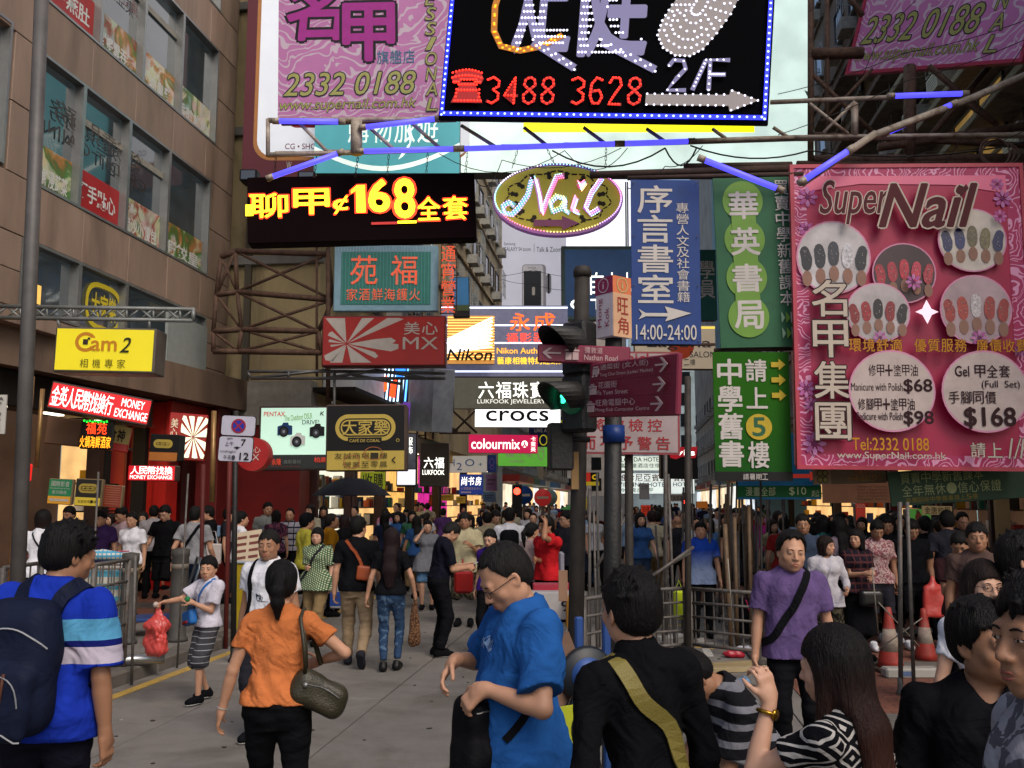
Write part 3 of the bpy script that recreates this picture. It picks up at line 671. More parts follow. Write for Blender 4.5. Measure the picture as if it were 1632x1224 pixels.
# ------------------------------------------------------------------ cloth, skin and hair
def cloth(name, col, col2=None, pat=None, rough=.9, bump=.4, wv=260, scale=1.0):
 if name in MATS: return MATS[name]
 m = mat(name, col, rough, var=.17, nscale=5, spec=.06); nt = m.node_tree; b = nt.nodes['Principled BSDF']; L = nt.links.new
 pass
 tc = N(nt, 'ShaderNodeTexCoord'); n1 = N(nt, 'ShaderNodeTexNoise', i_Scale=7.5, i_Detail=3.0, i_Distortion=1.6); n2 = N(nt, 'ShaderNodeTexNoise', i_Scale=wv*1.0, i_Detail=1.0)
 L(tc.outputs['Object'], n1.inputs[0]); L(tc.outputs['Object'], n2.inputs[0])
 b1 = N(nt, 'ShaderNodeBump', i_Strength=min(1, 1.15*bump), i_Distance=.028); b2 = N(nt, 'ShaderNodeBump', i_Strength=.25, i_Distance=.002)
 L(n1.outputs[0], b1.inputs['Height']); L(n2.outputs[0], b2.inputs['Height']); L(b1.outputs[0], b2.inputs['Normal']); L(b2.outputs[0], b.inputs['Normal'])
 if pat:
  c0 = b.inputs['Base Color'].links[0].from_socket; sx = N(nt, 'ShaderNodeSeparateXYZ'); L(tc.outputs['Object'], sx.inputs[0])
  def mth(op, a, bb=None, c=None):
   n = N(nt, 'ShaderNodeMath', operation=op)
   for i, q in enumerate((a, bb, c)):
    if q is None: continue
    if isinstance(q, (int, float)): n.inputs[i].default_value = q
    else: L(q, n.inputs[i])
   return n.outputs[0]
  def blend(fac, colr):
   nonlocal c0
   mx = N(nt, 'ShaderNodeMix', data_type='RGBA'); L(fac, mx.inputs[0]); L(c0, mx.inputs[6]); mx.inputs[7].default_value = (*srgb(colr), 1); c0 = mx.outputs[2]
  X, Y, Z = sx.outputs
  if pat == 'bands':
   for z0, z1, c in col2:
    blend(mth('MULTIPLY', mth('GREATER_THAN', Z, z0), mth('LESS_THAN', Z, z1)), c)
  elif pat == 'hstripe':
   per, w_, c = col2; blend(mth('LESS_THAN', mth('FRACT', mth('DIVIDE', Z, per)), w_), c)
  elif pat == 'dots':
   per, r_, c = col2; fx = mth('SUBTRACT', mth('FRACT', mth('DIVIDE', X, per)), .5); fz = mth('SUBTRACT', mth('FRACT', mth('DIVIDE', mth('ADD', Z, mth('MULTIPLY', mth('FLOOR', mth('DIVIDE', X, per)), per*.5)), per)), .5)
   blend(mth('LESS_THAN', mth('ADD', mth('MULTIPLY', fx, fx), mth('MULTIPLY', fz, fz)), r_*r_), c)
  elif pat == 'plaid':
   per, w_, c = col2; blend(mth('LESS_THAN', mth('FRACT', mth('DIVIDE', Z, per)), w_), c); blend(mth('LESS_THAN', mth('FRACT', mth('DIVIDE', X, per)), w_*.6), c)
  elif pat == 'diamond':
   per, w_, c = col2; a = mth('PINGPONG', mth('DIVIDE', X, per), .5); d = mth('PINGPONG', mth('DIVIDE', Z, per*.8), .5); sm = mth('ADD', a, d)
   blend(mth('LESS_THAN', mth('FRACT', mth('MULTIPLY', sm, 3)), w_), c)
  elif pat == 'print':
   sc_, th, c = col2; n = N(nt, 'ShaderNodeTexNoise', i_Scale=float(sc_), i_Detail=3.0, i_Distortion=1.5); L(tc.outputs['Object'], n.inputs[0]); blend(mth('GREATER_THAN', n.outputs[0], th), c)
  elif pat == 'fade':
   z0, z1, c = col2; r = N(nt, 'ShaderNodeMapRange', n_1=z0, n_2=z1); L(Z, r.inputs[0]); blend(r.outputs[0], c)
  L(c0, b.inputs['Base Color'])
 return m
def skin(name='skin', col='b98a6c'):
 if name in MATS: return MATS[name]
 m = mat(name, col, .5, var=.09, nscale=7, bump=.10, bscale=300, spec=.35); b = m.node_tree.nodes['Principled BSDF']
 b.inputs['Subsurface Weight'].default_value = .12; b.inputs['Subsurface Radius'].default_value = (.012, .005, .003); b.inputs['Subsurface Scale'].default_value = 1.0
 return m
def hairmat(name='hair_black', col='070505', col2=None):
 if name in MATS: return MATS[name]
 m = mat(name, col, .62, var=.5, nscale=60, spec=.2, stretch=(1, 1, .12), bump=.8, bscale=190)
 if col2:
  nt = m.node_tree; b = nt.nodes['Principled BSDF']; c0 = b.inputs['Base Color'].links[0].from_socket; tc = N(nt, 'ShaderNodeTexCoord'); sx = N(nt, 'ShaderNodeSeparateXYZ'); nt.links.new(tc.outputs['Object'], sx.inputs[0])
  r = N(nt, 'ShaderNodeMapRange', n_1=1.62, n_2=1.25); nt.links.new(sx.outputs[2], r.inputs[0]); mx = N(nt, 'ShaderNodeMix', data_type='RGBA'); nt.links.new(r.outputs[0], mx.inputs[0]); nt.links.new(c0, mx.inputs[6]); mx.inputs[7].default_value = (*srgb(col2), 1); nt.links.new(mx.outputs[2], b.inputs['Base Color'])
 return m
SK = skin(col='ab8066'); SK2 = skin('skin_pale', 'b98f77'); SK3 = skin('skin_tan', '8f674e')
HB = hairmat(); HG = hairmat('hair_greying', '141211'); HBR = hairmat('hair_brown', '1a0f0c'); HRD = hairmat('hair_brown_tips', '0a0606', '321810'); HWN = hairmat('hair_wine', '190a0d')
EW = paint('9a9088', .3); EI = paint('0d0907', .25); LIP = paint('8a4c42', .45); LIPR = paint('8e3a35', .4)
BLK = cloth('cloth_black', '0f0f12'); WHT = cloth('cloth_white', 'c9c9cf')
# ------------------------------------------------------------------ the street: x runs across (0 = camera), y along the street, turned 7 degrees from the view
SF = Matrix.Rotation(R(-7), 4, 'Z')
SFI = SF.inverted()
def on_side(u, v, L):
 p = P(u, v, 1.0); x, y, z = p.x, 1.0, p.z - CH; D = L / (x*math.cos(R(7)) - math.sin(R(7)))
 return (x*math.sin(R(7)) + math.cos(R(7))) * D, CH + z*D
def st(L, A, z=0): return SF @ Vector((L, A, z))
def gz(p):
 q = SFI @ Vector((p[0], p[1], 0)); return .13 if q.x < -5.5 else (.05 if q.x > 1.65 and q.y > 11.6 else 0)
def sf_thing(name, label=None, cat=None, group=None, kind=None): return thing(name, M=SF, label=label, cat=cat, group=group, kind=kind)
concrete = mat('road_concrete', '6b6661', .88, var=.16, nscale=3, bump=.5, bscale=90, stain='4b443b', stain_amt=.65, sscale=.9)
asph = mat('road_base', '3a3836', .95, var=.2, nscale=2, bump=.4, bscale=80)
def paving_mat(name, c1, c2, c3, bw=.2, bh=.1, sc_=1.0):
 m = mat(name, c1, .8, var=.15, nscale=2.5, bump=.3, bscale=70, stain='3a2a24', stain_amt=.5, sscale=1.2); nt = m.node_tree; b = nt.nodes['Principled BSDF']
 c0 = b.inputs['Base Color'].links[0].from_socket; tc = N(nt, 'ShaderNodeTexCoord'); br = N(nt, 'ShaderNodeTexBrick', i_Scale=1.0); br.inputs['Brick Width'].default_value = bw; br.inputs['Row Height'].default_value = bh; br.inputs['Mortar Size'].default_value = .006
 br.inputs['Color1'].default_value = (1, 1, 1, 1); br.inputs['Color2'].default_value = (.72, .72, .72, 1); br.inputs['Mortar'].default_value = (.3, .3, .3, 1)
 nt.links.new(tc.outputs['Object'], br.inputs['Vector']); mx = N(nt, 'ShaderNodeMix', data_type='RGBA', blend_type='MULTIPLY', n_0=1.0); nt.links.new(c0, mx.inputs[6]); nt.links.new(br.outputs[0], mx.inputs[7]); nt.links.new(mx.outputs[2], b.inputs['Base Color'])
 bp = N(nt, 'ShaderNodeBump', i_Strength=.6, i_Distance=.004); nt.links.new(br.outputs['Fac'], bp.inputs['Height']); bp.invert = True; nt.links.new(bp.outputs[0], b.inputs['Normal']); return m
brick_red = paving_mat('paving_red', '7a4a38', '', ''); brick_grey = paving_mat('paving_grey', '67625c', '', '')
g = MB().box((-150, -40, -.3), (150, 320, -.03)).build('ground', mat('far_ground', '4c4a47', .95), None); tag(g, kind='structure'); g.matrix_basis = SF
road = sf_thing('road', kind='structure')
MB().box((-5.5, -12, -.06), (30, 200, -.012)).build('roadbed', asph, road)
slab_cols = [(-5.19, -3.96), (-3.945, -2.37), (-2.355, 1.42)]; k = 0
for i, (a, b) in enumerate(slab_cols):
 A = -6 + i*2.1
 while A < 66:
  A2 = A + 5.6 + (i % 2)*.9
  s_ = MB().rbox((a, A, -.06), (b, A2 - .014, .0 - .0015*(k % 3)), .006).build('slab', concrete, road); A = A2; k += 1
MB().box((1.435, -8, -.06), (9, 11.35, -.004)).build('slab', concrete, road)
MB().box((-5.5, 66, -.06), (1.45, 190, -.004)).build('carriageway', concrete, road)
kerb_m = mat('kerb_stone', '5d5751', .85, var=.18, nscale=5, bump=.5, bscale=60, stain='35312e', stain_amt=.6)
pl = sf_thing('pavement', kind='structure')
MB().box((-12, -3, -.06), (-5.5, 200, .10)).build('pavement_bed', asph, pl)
for k in range(34):
 A = -3 + k*1.2
 MB().rbox((-5.5, A, -.05), (-5.2, A + 1.185, .13 + (k % 3 - 1)*.002), .018).build('kerb_stone', kerb_m, pl)
A = 1.0; k = 0
while A < 60:
 wd = 2.2 if k % 2 == 0 else .75
 for c0, c1 in ((-12, -9.3), (-9.295, -7.05)): MB().box((c0, A, .09), (c1, A + wd, .128)).build('paving_strip', brick_red if k % 2 == 0 else brick_grey, pl)
 A += wd + .004; k += 1
A = -3
while A < 60:
 MB().rbox((-7.03, A, .09), (-5.51, A + 2.38, .129), .006).build('paving_slab', concrete, pl); A += 2.4
pr = sf_thing('pavement', kind='structure')
MB().box((1.65, 11.6, -.06), (12, 200, .03)).build('pavement_bed', asph, pr)
for k in range(24): MB().rbox((1.42, 11.6 + k*1.2, -.05), (1.66, 12.785 + k*1.2, .055 + (k % 3 - 1)*.002), .018).build('kerb_stone', kerb_m, pr)
for k in range(6): MB().rbox((1.7 + k*1.2, 11.36, -.05), (2.885 + k*1.2, 11.6, .052), .018).build('kerb_stone', kerb_m, pr)
A = 11.61; k = 0
while A < 62:
 wd = 2.2 if k % 2 == 0 else .75
 MB().box((1.67, A, .02), (8.4, A + wd, .048)).build('paving_strip', brick_red if k % 2 == 0 else brick_grey, pr); A += wd + .004; k += 1
for k, (a, b) in enumerate(((-8, 2.9), (2.92, 5.1), (5.12, 6.0), (6.02, 9.0), (9.02, 11.34))):
 MB().box((1.62, a, -.01), (9, b, .006)).build('paving_strip', (brick_red, brick_grey)[k % 2], pr)
# painted lines
ym = mat('road_yellow', 'a5853a', .8, var=.25, nscale=20, stain='68625d', stain_amt=.7, sscale=9); wm = mat('road_white', 'a8a49c', .8, var=.25, nscale=20, stain='68625d', stain_amt=.7, sscale=9)
rm = sf_thing('road_markings', kind='structure')
MB().box((-5.02, 3, -.002), (-4.90, 12.6, .003)).build('line', ym, rm); MB().box((-5.02, 15, -.002), (-4.9, 40, .003)).build('line', ym, rm)
for k in range(9):
 A = 13 + k*1.7; q = MB().box((-.8, -.05, -.002), (.8, .05, .003)); o = q.build('line', ym, rm); o.location = (.35, A, 0); o.rotation_euler = (0, 0, R(28 if k % 2 else -28))
for k in range(12): MB().box((-1.0, 17 + k*2.2, -.002), (-.88, 18.1 + k*2.2, .003)).build('line', wm, rm)
for k in range(7): MB().box((.9, 12 + k*3, -.002), (1.0, 13.6 + k*3, .003)).build('line', wm, rm)
# ------------------------------------------------------------------ building on the corner: stone cladding and strip windows
stone = mat('cladding_stone', '8c7768', .62, var=.16, nscale=1.6, bump=.25, bscale=120, stain='54433a', stain_amt=.7, sscale=.8, stretch=(1, 1, .25), spec=.4)
stone2 = mat('cladding_stone_b', '836f60', .62, var=.16, nscale=2.1, bump=.25, bscale=120, stain='4d3e34', stain_amt=.65, sscale=.9, stretch=(1, 1, .25), spec=.4)
dark = paint('17130f', .7); alu = mat('aluminium', '8d8f8e', .4, metal=.7, var=.1); alud = mat('aluminium_dark', '4a4a4a', .45, metal=.6)
glass = mat('window_glass', '0b0f12', .06, var=.1, nscale=1, spec=.9); glass.node_tree.nodes['Principled BSDF'].inputs['Coat Weight'].default_value = .6
LB = sf_thing('corner_building', 'brown stone clad building with strip windows carrying food posters', 'building')
X0 = -9.05
MB().box((-20, 6, 4.5), (X0 - .32, 20.25, 22)).build('wall', mat('wall_core', '2b2521', .8), LB)
def panels(a0, a1, z0, z1, na, nz, m=None):
 for i in range(na):
  for j in range(nz):
   A0, A1 = a0 + (a1-a0)*i/na, a0 + (a1-a0)*(i+1)/na; Z0, Z1 = z0 + (z1-z0)*j/nz, z0 + (z1-z0)*(j+1)/nz
   dx = rng.uniform(-.004, .004); MB().rbox((X0 - .33, A0 + .006, Z0 + .006), (X0 + dx, A1 - .006, Z1 - .006), .008).build('stone_panel', rng.choice((stone, stone2)), LB)
bands = [(4.75, 5.85, 12.9, 19.2), (6.74, 8.9, 12.95, 19.15), (9.77, 12.0, 12.95, 19.3), (12.9, 15.0, 12.95, 19.3)]
def stone_band(z0, z1, holes):
 panels(8.6, 12.9, z0, z1, 3, max(1, round((z1-z0)/1.3))) if holes else panels(8.6, 20.3, z0, z1, 8, max(1, round((z1-z0)/1.3)))
prev = 4.5
for z0, z1, a0, a1 in bands:
 if z0 > prev: panels(8.6, 20.3, prev, z0, 8, 1)
 panels(a1, 20.3, z0, z1, 1, 2); panels(12.42 if z0 > 6 else 12.2, a0, z0, z1, 1, 2); prev = z1
 if z0 > 6: panels(8.6, 9.2, z0, z1, 1, 1)
panels(8.6, 20.3, 15.0, 18.2, 8, 2)
def window(par, x, a0, a1, z0, z1, side=1, fr=.05, m=alu, gm=glass, dep=.22, name='window'):
 s = side; mb = MB(); o1, o2 = sorted((x - s*dep, x + s*.012))
 mb.box((o1, a0, z0), (o2, a0+fr, z1)).box((o1, a1-fr, z0), (o2, a1, z1)).box((o1, a0+fr, z1-fr), (o2, a1-fr, z1)).box((o1, a0+fr, z0), (o2, a1-fr, z0+fr))
 f = mb.build(name, m, par); p0, p1 = sorted((x - s*dep*.75, x - s*(dep*.75 - .012)))
 MB().box((p0, a0+fr, z0+fr), (p1, a1-fr, z1-fr)).build('pane', gm, f); return f
interior = mat('room_glow', '2b2f33', .5, emit='3d4347', es=.55, var=.3, nscale=.5); inwarm = mat('room_warm', '2a1a0c', .5, emit='6b3f16', es=.8, var=.45, nscale=.9)
# tinted glass with its own grey glow, standing in for pale reflections
gl2 = mat('shop_glass', '202326', .08, var=.35, nscale=.7, spec=.9, emit='3c4446', es=.32, stretch=(1, 1, 2)); gl2.node_tree.nodes['Principled BSDF'].inputs['Coat Weight'].default_value = .7
posters = {}
def food(name, seed, c0):
 m = mat(name, c0, .5, var=.2, nscale=4); nt = m.node_tree; b = nt.nodes['Principled BSDF']; tc = N(nt, 'ShaderNodeTexCoord')
 v = N(nt, 'ShaderNodeTexVoronoi', i_Scale=5.5); mp = N(nt, 'ShaderNodeMapping'); mp.inputs['Location'].default_value = (seed*3.1, seed, 0); nt.links.new(tc.outputs['Object'], mp.inputs[0]); nt.links.new(mp.outputs[0], v.inputs['Vector'])
 n = N(nt, 'ShaderNodeTexNoise', i_Scale=1.6, i_Detail=3.0, i_Distortion=1.0); nt.links.new(mp.outputs[0], n.inputs['Vector']); cr = N(nt, 'ShaderNodeValToRGB'); e = cr.color_ramp; cols = [c0] + [('8fae9f', 'c9c4a0', 'b57a3a', '97331c', '55692a', 'd0ccb8', '4f7a3a')[(i*(1 + seed % 3) + seed) % 7] for i in range(5)]
 while len(e.elements) < 6: e.elements.new(.5)
 for i, c in enumerate(cols): e.elements[i].position = .3 + .08*i; e.elements[i].color = (*srgb(c), 1)
 nt.links.new(n.outputs[0], cr.inputs[0]); mx = N(nt, 'ShaderNodeMix', data_type='RGBA', blend_type='MULTIPLY', n_0=.8); nt.links.new(cr.outputs[0], mx.inputs[6]); nt.links.new(v.outputs['Color'], mx.inputs[7])
 mx2 = N(nt, 'ShaderNodeMix', data_type='RGBA', n_0=.35); nt.links.new(cr.outputs[0], mx2.inputs[6]); nt.links.new(mx.outputs[2], mx2.inputs[7]); nt.links.new(mx2.outputs[2], b.inputs['Base Color']); return m
wtxt = paint('c8c8c4', .5); posred = mat('poster_red', '9c1418', .5, var=.15, nscale=2)
def side_text(par, x, body, a0, a1, z0, z1, m, side=1, bold=.0, name='lettering', mirror=False, off=.004):
 v, f, sz = text_mesh(body, bold); p = np.zeros((len(v), 3)); t = v[:, 0] if (side > 0) != mirror else 1 - v[:, 0]
 p[:, 0] = x + side*off; p[:, 1] = a0 + (a1-a0)*t; p[:, 2] = z0 + (z1-z0)*v[:, 1]
 me = bpy.data.meshes.new(name); me.from_pydata(p.tolist(), [], [q if side > 0 else q[::-1] for q in f]); me.update(); return link_mesh(name, me, m, par)
def quad_side(par, x, pts, m, name='poster', off=.003):
 vs = [(x + off, a, z) for a, z in pts]; return MB().add(vs, [(0, 1, 2, 3)]).build(name, m, par)
mull = {0: [12.9, 14.43, 15.92, 19.2], 1: [12.95, 14.27, 15.76, 17.29, 19.15], 2: [12.95, 14.65, 16.1, 17.61, 19.3], 3: [12.95, 14.65, 16.1, 17.61, 19.3]}
gl_i = X0 - .13
txt = {(1, 0): ('桂花鮮浸蔬菜', None), (1, 1): ('巧手點心', 'r'), (1, 2): ('流沙小饅包', None), (1, 3): ('蝦餃皇', None), (2, 0): ('人參燕肚', 'r'), (2, 1): ('鮮蝦雲吞麵', None), (2, 2): ('豉油皇雞', None), (2, 3): ('香煎鮮魷', None), (3, 1): ('小籠包', None), (3, 2): ('一品煲', 'r')}
for bi, (z0, z1, a0, a1) in enumerate(bands):
 ms = mull[bi]
 for i in range(len(ms)-1):
  f = window(LB, X0, ms[i], ms[i+1], z0, z1, 1, .045, alu, gl2)
  t = txt.get((bi, i))
  if t and bi > 0:
   A0, A1 = ms[i]+.05, ms[i+1]-.05; zt = z0 + .05 + (z1-z0)*.33; pm = posred if t[1] == 'r' else food('food_poster_%d%d' % (bi, i), bi*7+i*3, ('b9b48c', 'a8b3a0', 'c2a98c')[i % 3])
   quad_side(f, gl_i, [(A0, z0+.05), (A1, z0+.05), (A1, zt), (A0, zt)], pm); n = len(t[0])
   side_text(f, gl_i, t[0], A0 + .08, A0 + (A1-A0)*.92, z0+.12 + (.12 if t[1] else 0), z0 + .42 + (.15 if t[1] else 0), wtxt, bold=.02, off=.008)
   if t[1] is None and i % 2 == 0: side_text(f, gl_i, '濃湯', A0 + .05, A0 + .42, z0+.48, z0+.68, wtxt, bold=.02, off=.008)
  if i in (1, 2) and bi > 0: MB().box((gl_i-.0, ms[i]+.05, z1 - .62), (gl_i+.02, ms[i+1]-.05, z1-.50)).build('blind_rail', paint('8b867c'), f)
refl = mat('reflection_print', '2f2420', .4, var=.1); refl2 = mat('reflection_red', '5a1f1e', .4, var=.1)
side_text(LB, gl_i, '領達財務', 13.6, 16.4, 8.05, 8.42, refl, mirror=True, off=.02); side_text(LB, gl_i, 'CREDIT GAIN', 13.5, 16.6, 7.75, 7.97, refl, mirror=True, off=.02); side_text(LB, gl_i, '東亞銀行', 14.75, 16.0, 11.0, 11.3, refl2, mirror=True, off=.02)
side_text(LB, gl_i, '大家樂', 15.0, 15.8, 5.05, 5.5, lit('b09a1c', .5), bold=.02, off=.012)
mb = MB();
for t in (0, 1):
 n = 28; vs = [(gl_i + .01 + t*0, 15.4 + (.58)*math.copysign(abs(math.cos(a))**.6, math.cos(a))*(1 - .14*j), 5.27 + (.42)*math.copysign(abs(math.sin(a))**.8, math.sin(a))*(1-.2*j)) for j in (0, 1) for a in [2*math.pi*i/n for i in range(n)]]
 if t == 0: mb.add(vs, [(i, (i+1) % n, n+(i+1) % n, n+i) for i in range(n)])
mb.build('emblem', lit('b09a1c', .5), LB)
# kitchen glow behind the lowest strip window
MB().box((gl_i + .004, 13.05, 4.95), (gl_i + .010, 13.6, 5.25)).build('lit_kitchen', lit('e8b45a', .9, .5), LB)
window(LB, X0, 9.2, 12.35, 6.8, 9.0, 1, .05, alu, gl2); window(LB, X0, 9.2, 12.35, 9.8, 12, 1, .05, alu, gl2)
MB().box((X0 + .0, 17.4, 4.62), (X0 + .06, 19.15, 5.6)).build('shutter_panel', paint('8b918f', .5), LB)
# canopy over the shops
c0, c1 = SFI @ P(-40, 505, 13.4), SFI @ P(402, 590, 21.6)
cp = [(c0.x - 2.6, c0.y - .3), (c0.x, c0.y), (c1.x, c1.y), (c1.x - 1.2, c1.y + .1)]
MB().prism([(-13, 9.5), (-10.1, 9.6), (c0.x, c0.y), (c1.x, c1.y), (c1.x - .3, c1.y + .9), (-13, 22)], 3.92, 4.60).build('canopy', mat('canopy_stone', '705c4d', .7, var=.2, nscale=2, bump=.2, stain='2d241e', stain_amt=.7, sscale=1.3, stretch=(1, 1, .3)), LB)
mb = MB(); mb.rbox((X0 - .3, 19.6, 0), (X0 + .2, 20.2, 3.92), .02); mb.build('pillar', mat('pillar_red', '5c1513', .5), LB)
# ------------------------------------------------------------------ shops under the canopy
def shopfront(name, label, L, a0, a1, z1, side, fascia, back, frame_m, sill=.0, items=True, glow=1.0, fz=.55, floor_z=.13, cnt=60, seed=1, shelfcol=None, par=None, cat='shop'):
 T = par or sf_thing(name, label, cat); s = side; r = random.Random(seed); dp = .8
 bx = lambda xa, xb: tuple(sorted((L - s*xa, L - s*xb)))
 x = bx(dp, dp + .05); MB().box((x[0], a0, floor_z), (x[1], a1, z1)).build('back_wall', back, T)
 x = bx(-.06, .2)
 for aa in (a0, a1 - .14): MB().box((x[0], aa, floor_z), (x[1], aa + .14, z1 - fz - .01)).build('door_post', frame_m, T)
 MB().box((bx(0, dp)[0], a0 + .08, z1 - fz + .05), (bx(0, dp)[1], a1 - .08, z1 - .02)).build('ceiling', frame_m, T)
 x = bx(-.12, .0); MB().rbox((x[0], a0, z1 - fz), (x[1], a1, z1), .01).build('fascia', fascia, T)
 mb = MB(); x = bx(.3, .42)
 n = max(1, int((a1 - a0)/1.1))
 for i in range(n): mb.box((x[0], a0 + .3 + i*(a1-a0)/n, z1 - fz + .02), (x[1], a0 + .3 + i*(a1-a0)/n + .5, z1 - fz + .05))
 mb.build('ceiling_light', lit('fff2d8', 3.0), T)
 if items:
  for k in range(4):
   z = floor_z + .5 + k*.52; x = bx(dp - .35, dp); MB().box((x[0], a0 + .15, z), (x[1], a1 - .15, z + .03)).build('shelf', frame_m if shelfcol is None else paint(shelfcol), T)
  cols = ['b8b8b8', '8a1f1f', '203a7a', 'c9a12a', '2c2c2c', 'd8d4cc', '2f7a5a', 'b0552a']
  mats = [paint(c, .5) for c in cols]; mb = MB()
  for k in range(cnt):
   z = floor_z + .53 + r.randrange(4)*.52; a = r.uniform(a0 + .2, a1 - .4); w_ = r.uniform(.08, .26); hh = r.uniform(.12, .36); mb.cur = r.randrange(len(mats)); x = bx(dp - .3, dp - .1); mb.box((x[0], a, z), (x[1], a + w_, z + hh))
  o = mb.build('goods', mats, T); o['kind'] = 'stuff'
 return T
warmwall = mat('shop_wall_warm', '8f7f68', .6, emit='e0b070', es=1.2, var=.3, nscale=1.1); whitewall = mat('shop_wall_white', 'a8a8a0', .6, emit='e8e2cc', es=1.1, var=.18, nscale=1.1); darkwall = mat('shop_wall_dark', '1a1412', .6, emit='4a3426', es=.7, var=.5, nscale=.8)  # shop walls emit a glow of their own, in place of interior light
redm = mat('red_enamel', 'a41a14', .4, var=.15, nscale=1.5); dkred = mat('dark_red', '6a1412', .45, var=.2, nscale=1.5); steel = mat('steel_grey', '5c5c5c', .45, metal=.4, var=.15); dkbrown = mat('dark_wood', '2c1a12', .5, var=.2); beige = mat('beige_wall', '9b855c', .7, var=.1, nscale=1.2, stain='5a4a30', stain_amt=.4)
yel = mat('shop_yellow', 'b98a1c', .5, var=.1)
X1 = -9.6
shopfront('photo_shop', 'dim shop doorway with green and black notices behind the blue striped man', X1, 13.2, 16.3, 3.9, 1, dark, darkwall, dkbrown, items=False, glow=.4, seed=3)
shopfront('exchange_shop', 'narrow shop with orange notices between the doorway and the red bakery front', X1, 16.4, 17.9, 3.9, 1, mat('grey_fascia', '554c45', .6), warmwall, dark, cnt=25, seed=4)
shopfront('bakery_shop', 'bright red bakery front with a white burst on its sign', X1 + .35, 18.0, 20.4, 3.9, 1, redm, dkred, redm, items=False, seed=5, fz=1.0)
MB().box((X1 - 1.0, 18.1, .13), (X1 + .2, 18.9, 2.9)).build('red_pillar', redm, None, ); o = bpy.data.objects['red_pillar']; o.matrix_basis = SF; tag(o, 'glossy red square pillar beside the red bakery front', 'pillar')
shopfront('game_shop', 'yellow fronted shop with orange lettered counter at the far end of the canopy', X1, 10.2, 13.1, 3.9, 1, yel, darkwall, yel, items=False, seed=6)
# ------------------------------------------------------------------ second building, stained concrete with the scaffold of signs
conc2 = mat('stained_concrete', 'ad9c74', .85, var=.2, nscale=1.2, bump=.4, bscale=30, stain='3e3426', stain_amt=.75, sscale=.55, stretch=(1, 1, .35))
conc3 = mat('grey_concrete', '77756f', .85, var=.15, nscale=1.2, bump=.3, bscale=30, stain='3b3936', stain_amt=.7, sscale=.7, stretch=(1, 1, .35))
B2 = sf_thing('concrete_building', 'rain stained yellowish concrete building behind the rusty sign scaffold', 'building')
MB().box((-20, 20.9, 4.1), (-7.1, 36, 26)).build('wall', conc2, B2)
for z in (7.4, 10.6, 13.8): MB().rbox((-9.4, 20.78, z), (-6.98, 20.9, z + .22), .02).build('ledge', conc3, B2)
MB().box((-8.9, 20.8, 4.2), (-8.75, 20.9, 16)).build('drain_pipe', paint('4f4a40'), B2)
acm = mat('aircon_casing', '9a9a94', .6, var=.2, nscale=6, stain='4b4640', stain_amt=.5, sscale=3); cage = mat('window_cage', '9aa0a0', .5, metal=.5, var=.2)
def aircon(par, x, a, z, side, w_=.75, h_=.42, d_=.5):
 x0, x1 = sorted((x, x + side*d_)); xf = x + side*(d_ + .004)
 q = MB().rbox((x0, a, z), (x1, a + w_, z + h_), .015).build('air_conditioner', acm, par)
 mb = MB()
 for k in range(5): mb.box((min(xf, xf - side*.01), a + .06, z + .06 + k*.065), (max(xf, xf - side*.01), a + w_ - .06, z + .085 + k*.065))
 mb.build('grille', alud, q); return q
def flats(par, x, a0, a1, z0, z1, side, bay=1.9, storey=2.9, wall_m=None, seed=1, cages=True):
 r = random.Random(seed); z = z0
 while z + 1.7 < z1:
  a = a0 + .4
  while a + 1.4 < a1:
   f = window(par, x + side*.06, a, a + 1.25, z + .75, z + 2.05, side, .06, alud if r.random() < .5 else cage, glass if r.random() < .75 else gl2, dep=.06)
   MB().box(tuple(min(x, x + side*.16) if i == 0 else v for i, v in enumerate((0, a - .05, z + .66))), (max(x, x + side*.16), a + 1.3, z + .73)).build('sill', conc3, f)
   if r.random() < .7: aircon(par, x, a + r.uniform(.1, .5), z + .12, side)
   if cages and r.random() < .45:
    mb = MB(); xo = x + side*.42
    for k in range(6): mb.box((min(xo, xo + .02), a + k*.25 - .01, z + .7), (max(xo, xo + .02), a + k*.25 + .01, z + 2.1))
    for zz in (.7, 1.4, 2.08): mb.box((min(x, xo), a, z + zz), (max(x, xo), a + .02, z + zz + .02)); mb.box((min(x, xo), a + 1.25, z + zz), (max(x, xo), a + 1.27, z + zz + .02)); mb.box((min(xo, xo + .02), a, z + zz), (max(xo, xo + .02), a + 1.27, z + zz + .02))
    mb.build('window_cage', cage, par)
   a += bay
  MB().box((min(x, x + side*.1), a0, z - .06), (max(x, x + side*.1), a1, z + .06)).build('ledge', wall_m or conc3, par)
  z += storey
flats(B2, -7.1, 22.5, 35.6, 7.2, 22, 1, seed=2)
cream = mat('cream_wall', 'a39478', .85, var=.15, nscale=1.2, stain='4f4536', stain_amt=.7, sscale=.6, stretch=(1, 1, .35))
B3 = sf_thing('tenement_building', 'tall cream tenement crowded with window cages and air conditioners', 'building')
MB().box((-20, 36.2, 3.9), (-7.1, 53, 30)).build('wall', cream, B3); flats(B3, -7.1, 36.4, 52.8, 6.6, 28, 1, seed=5, wall_m=cream)
MB().box((-11, 20.6, .1), (-7.35, 21.3, 4.08)).build('shop_side_wall', dkred, B2)
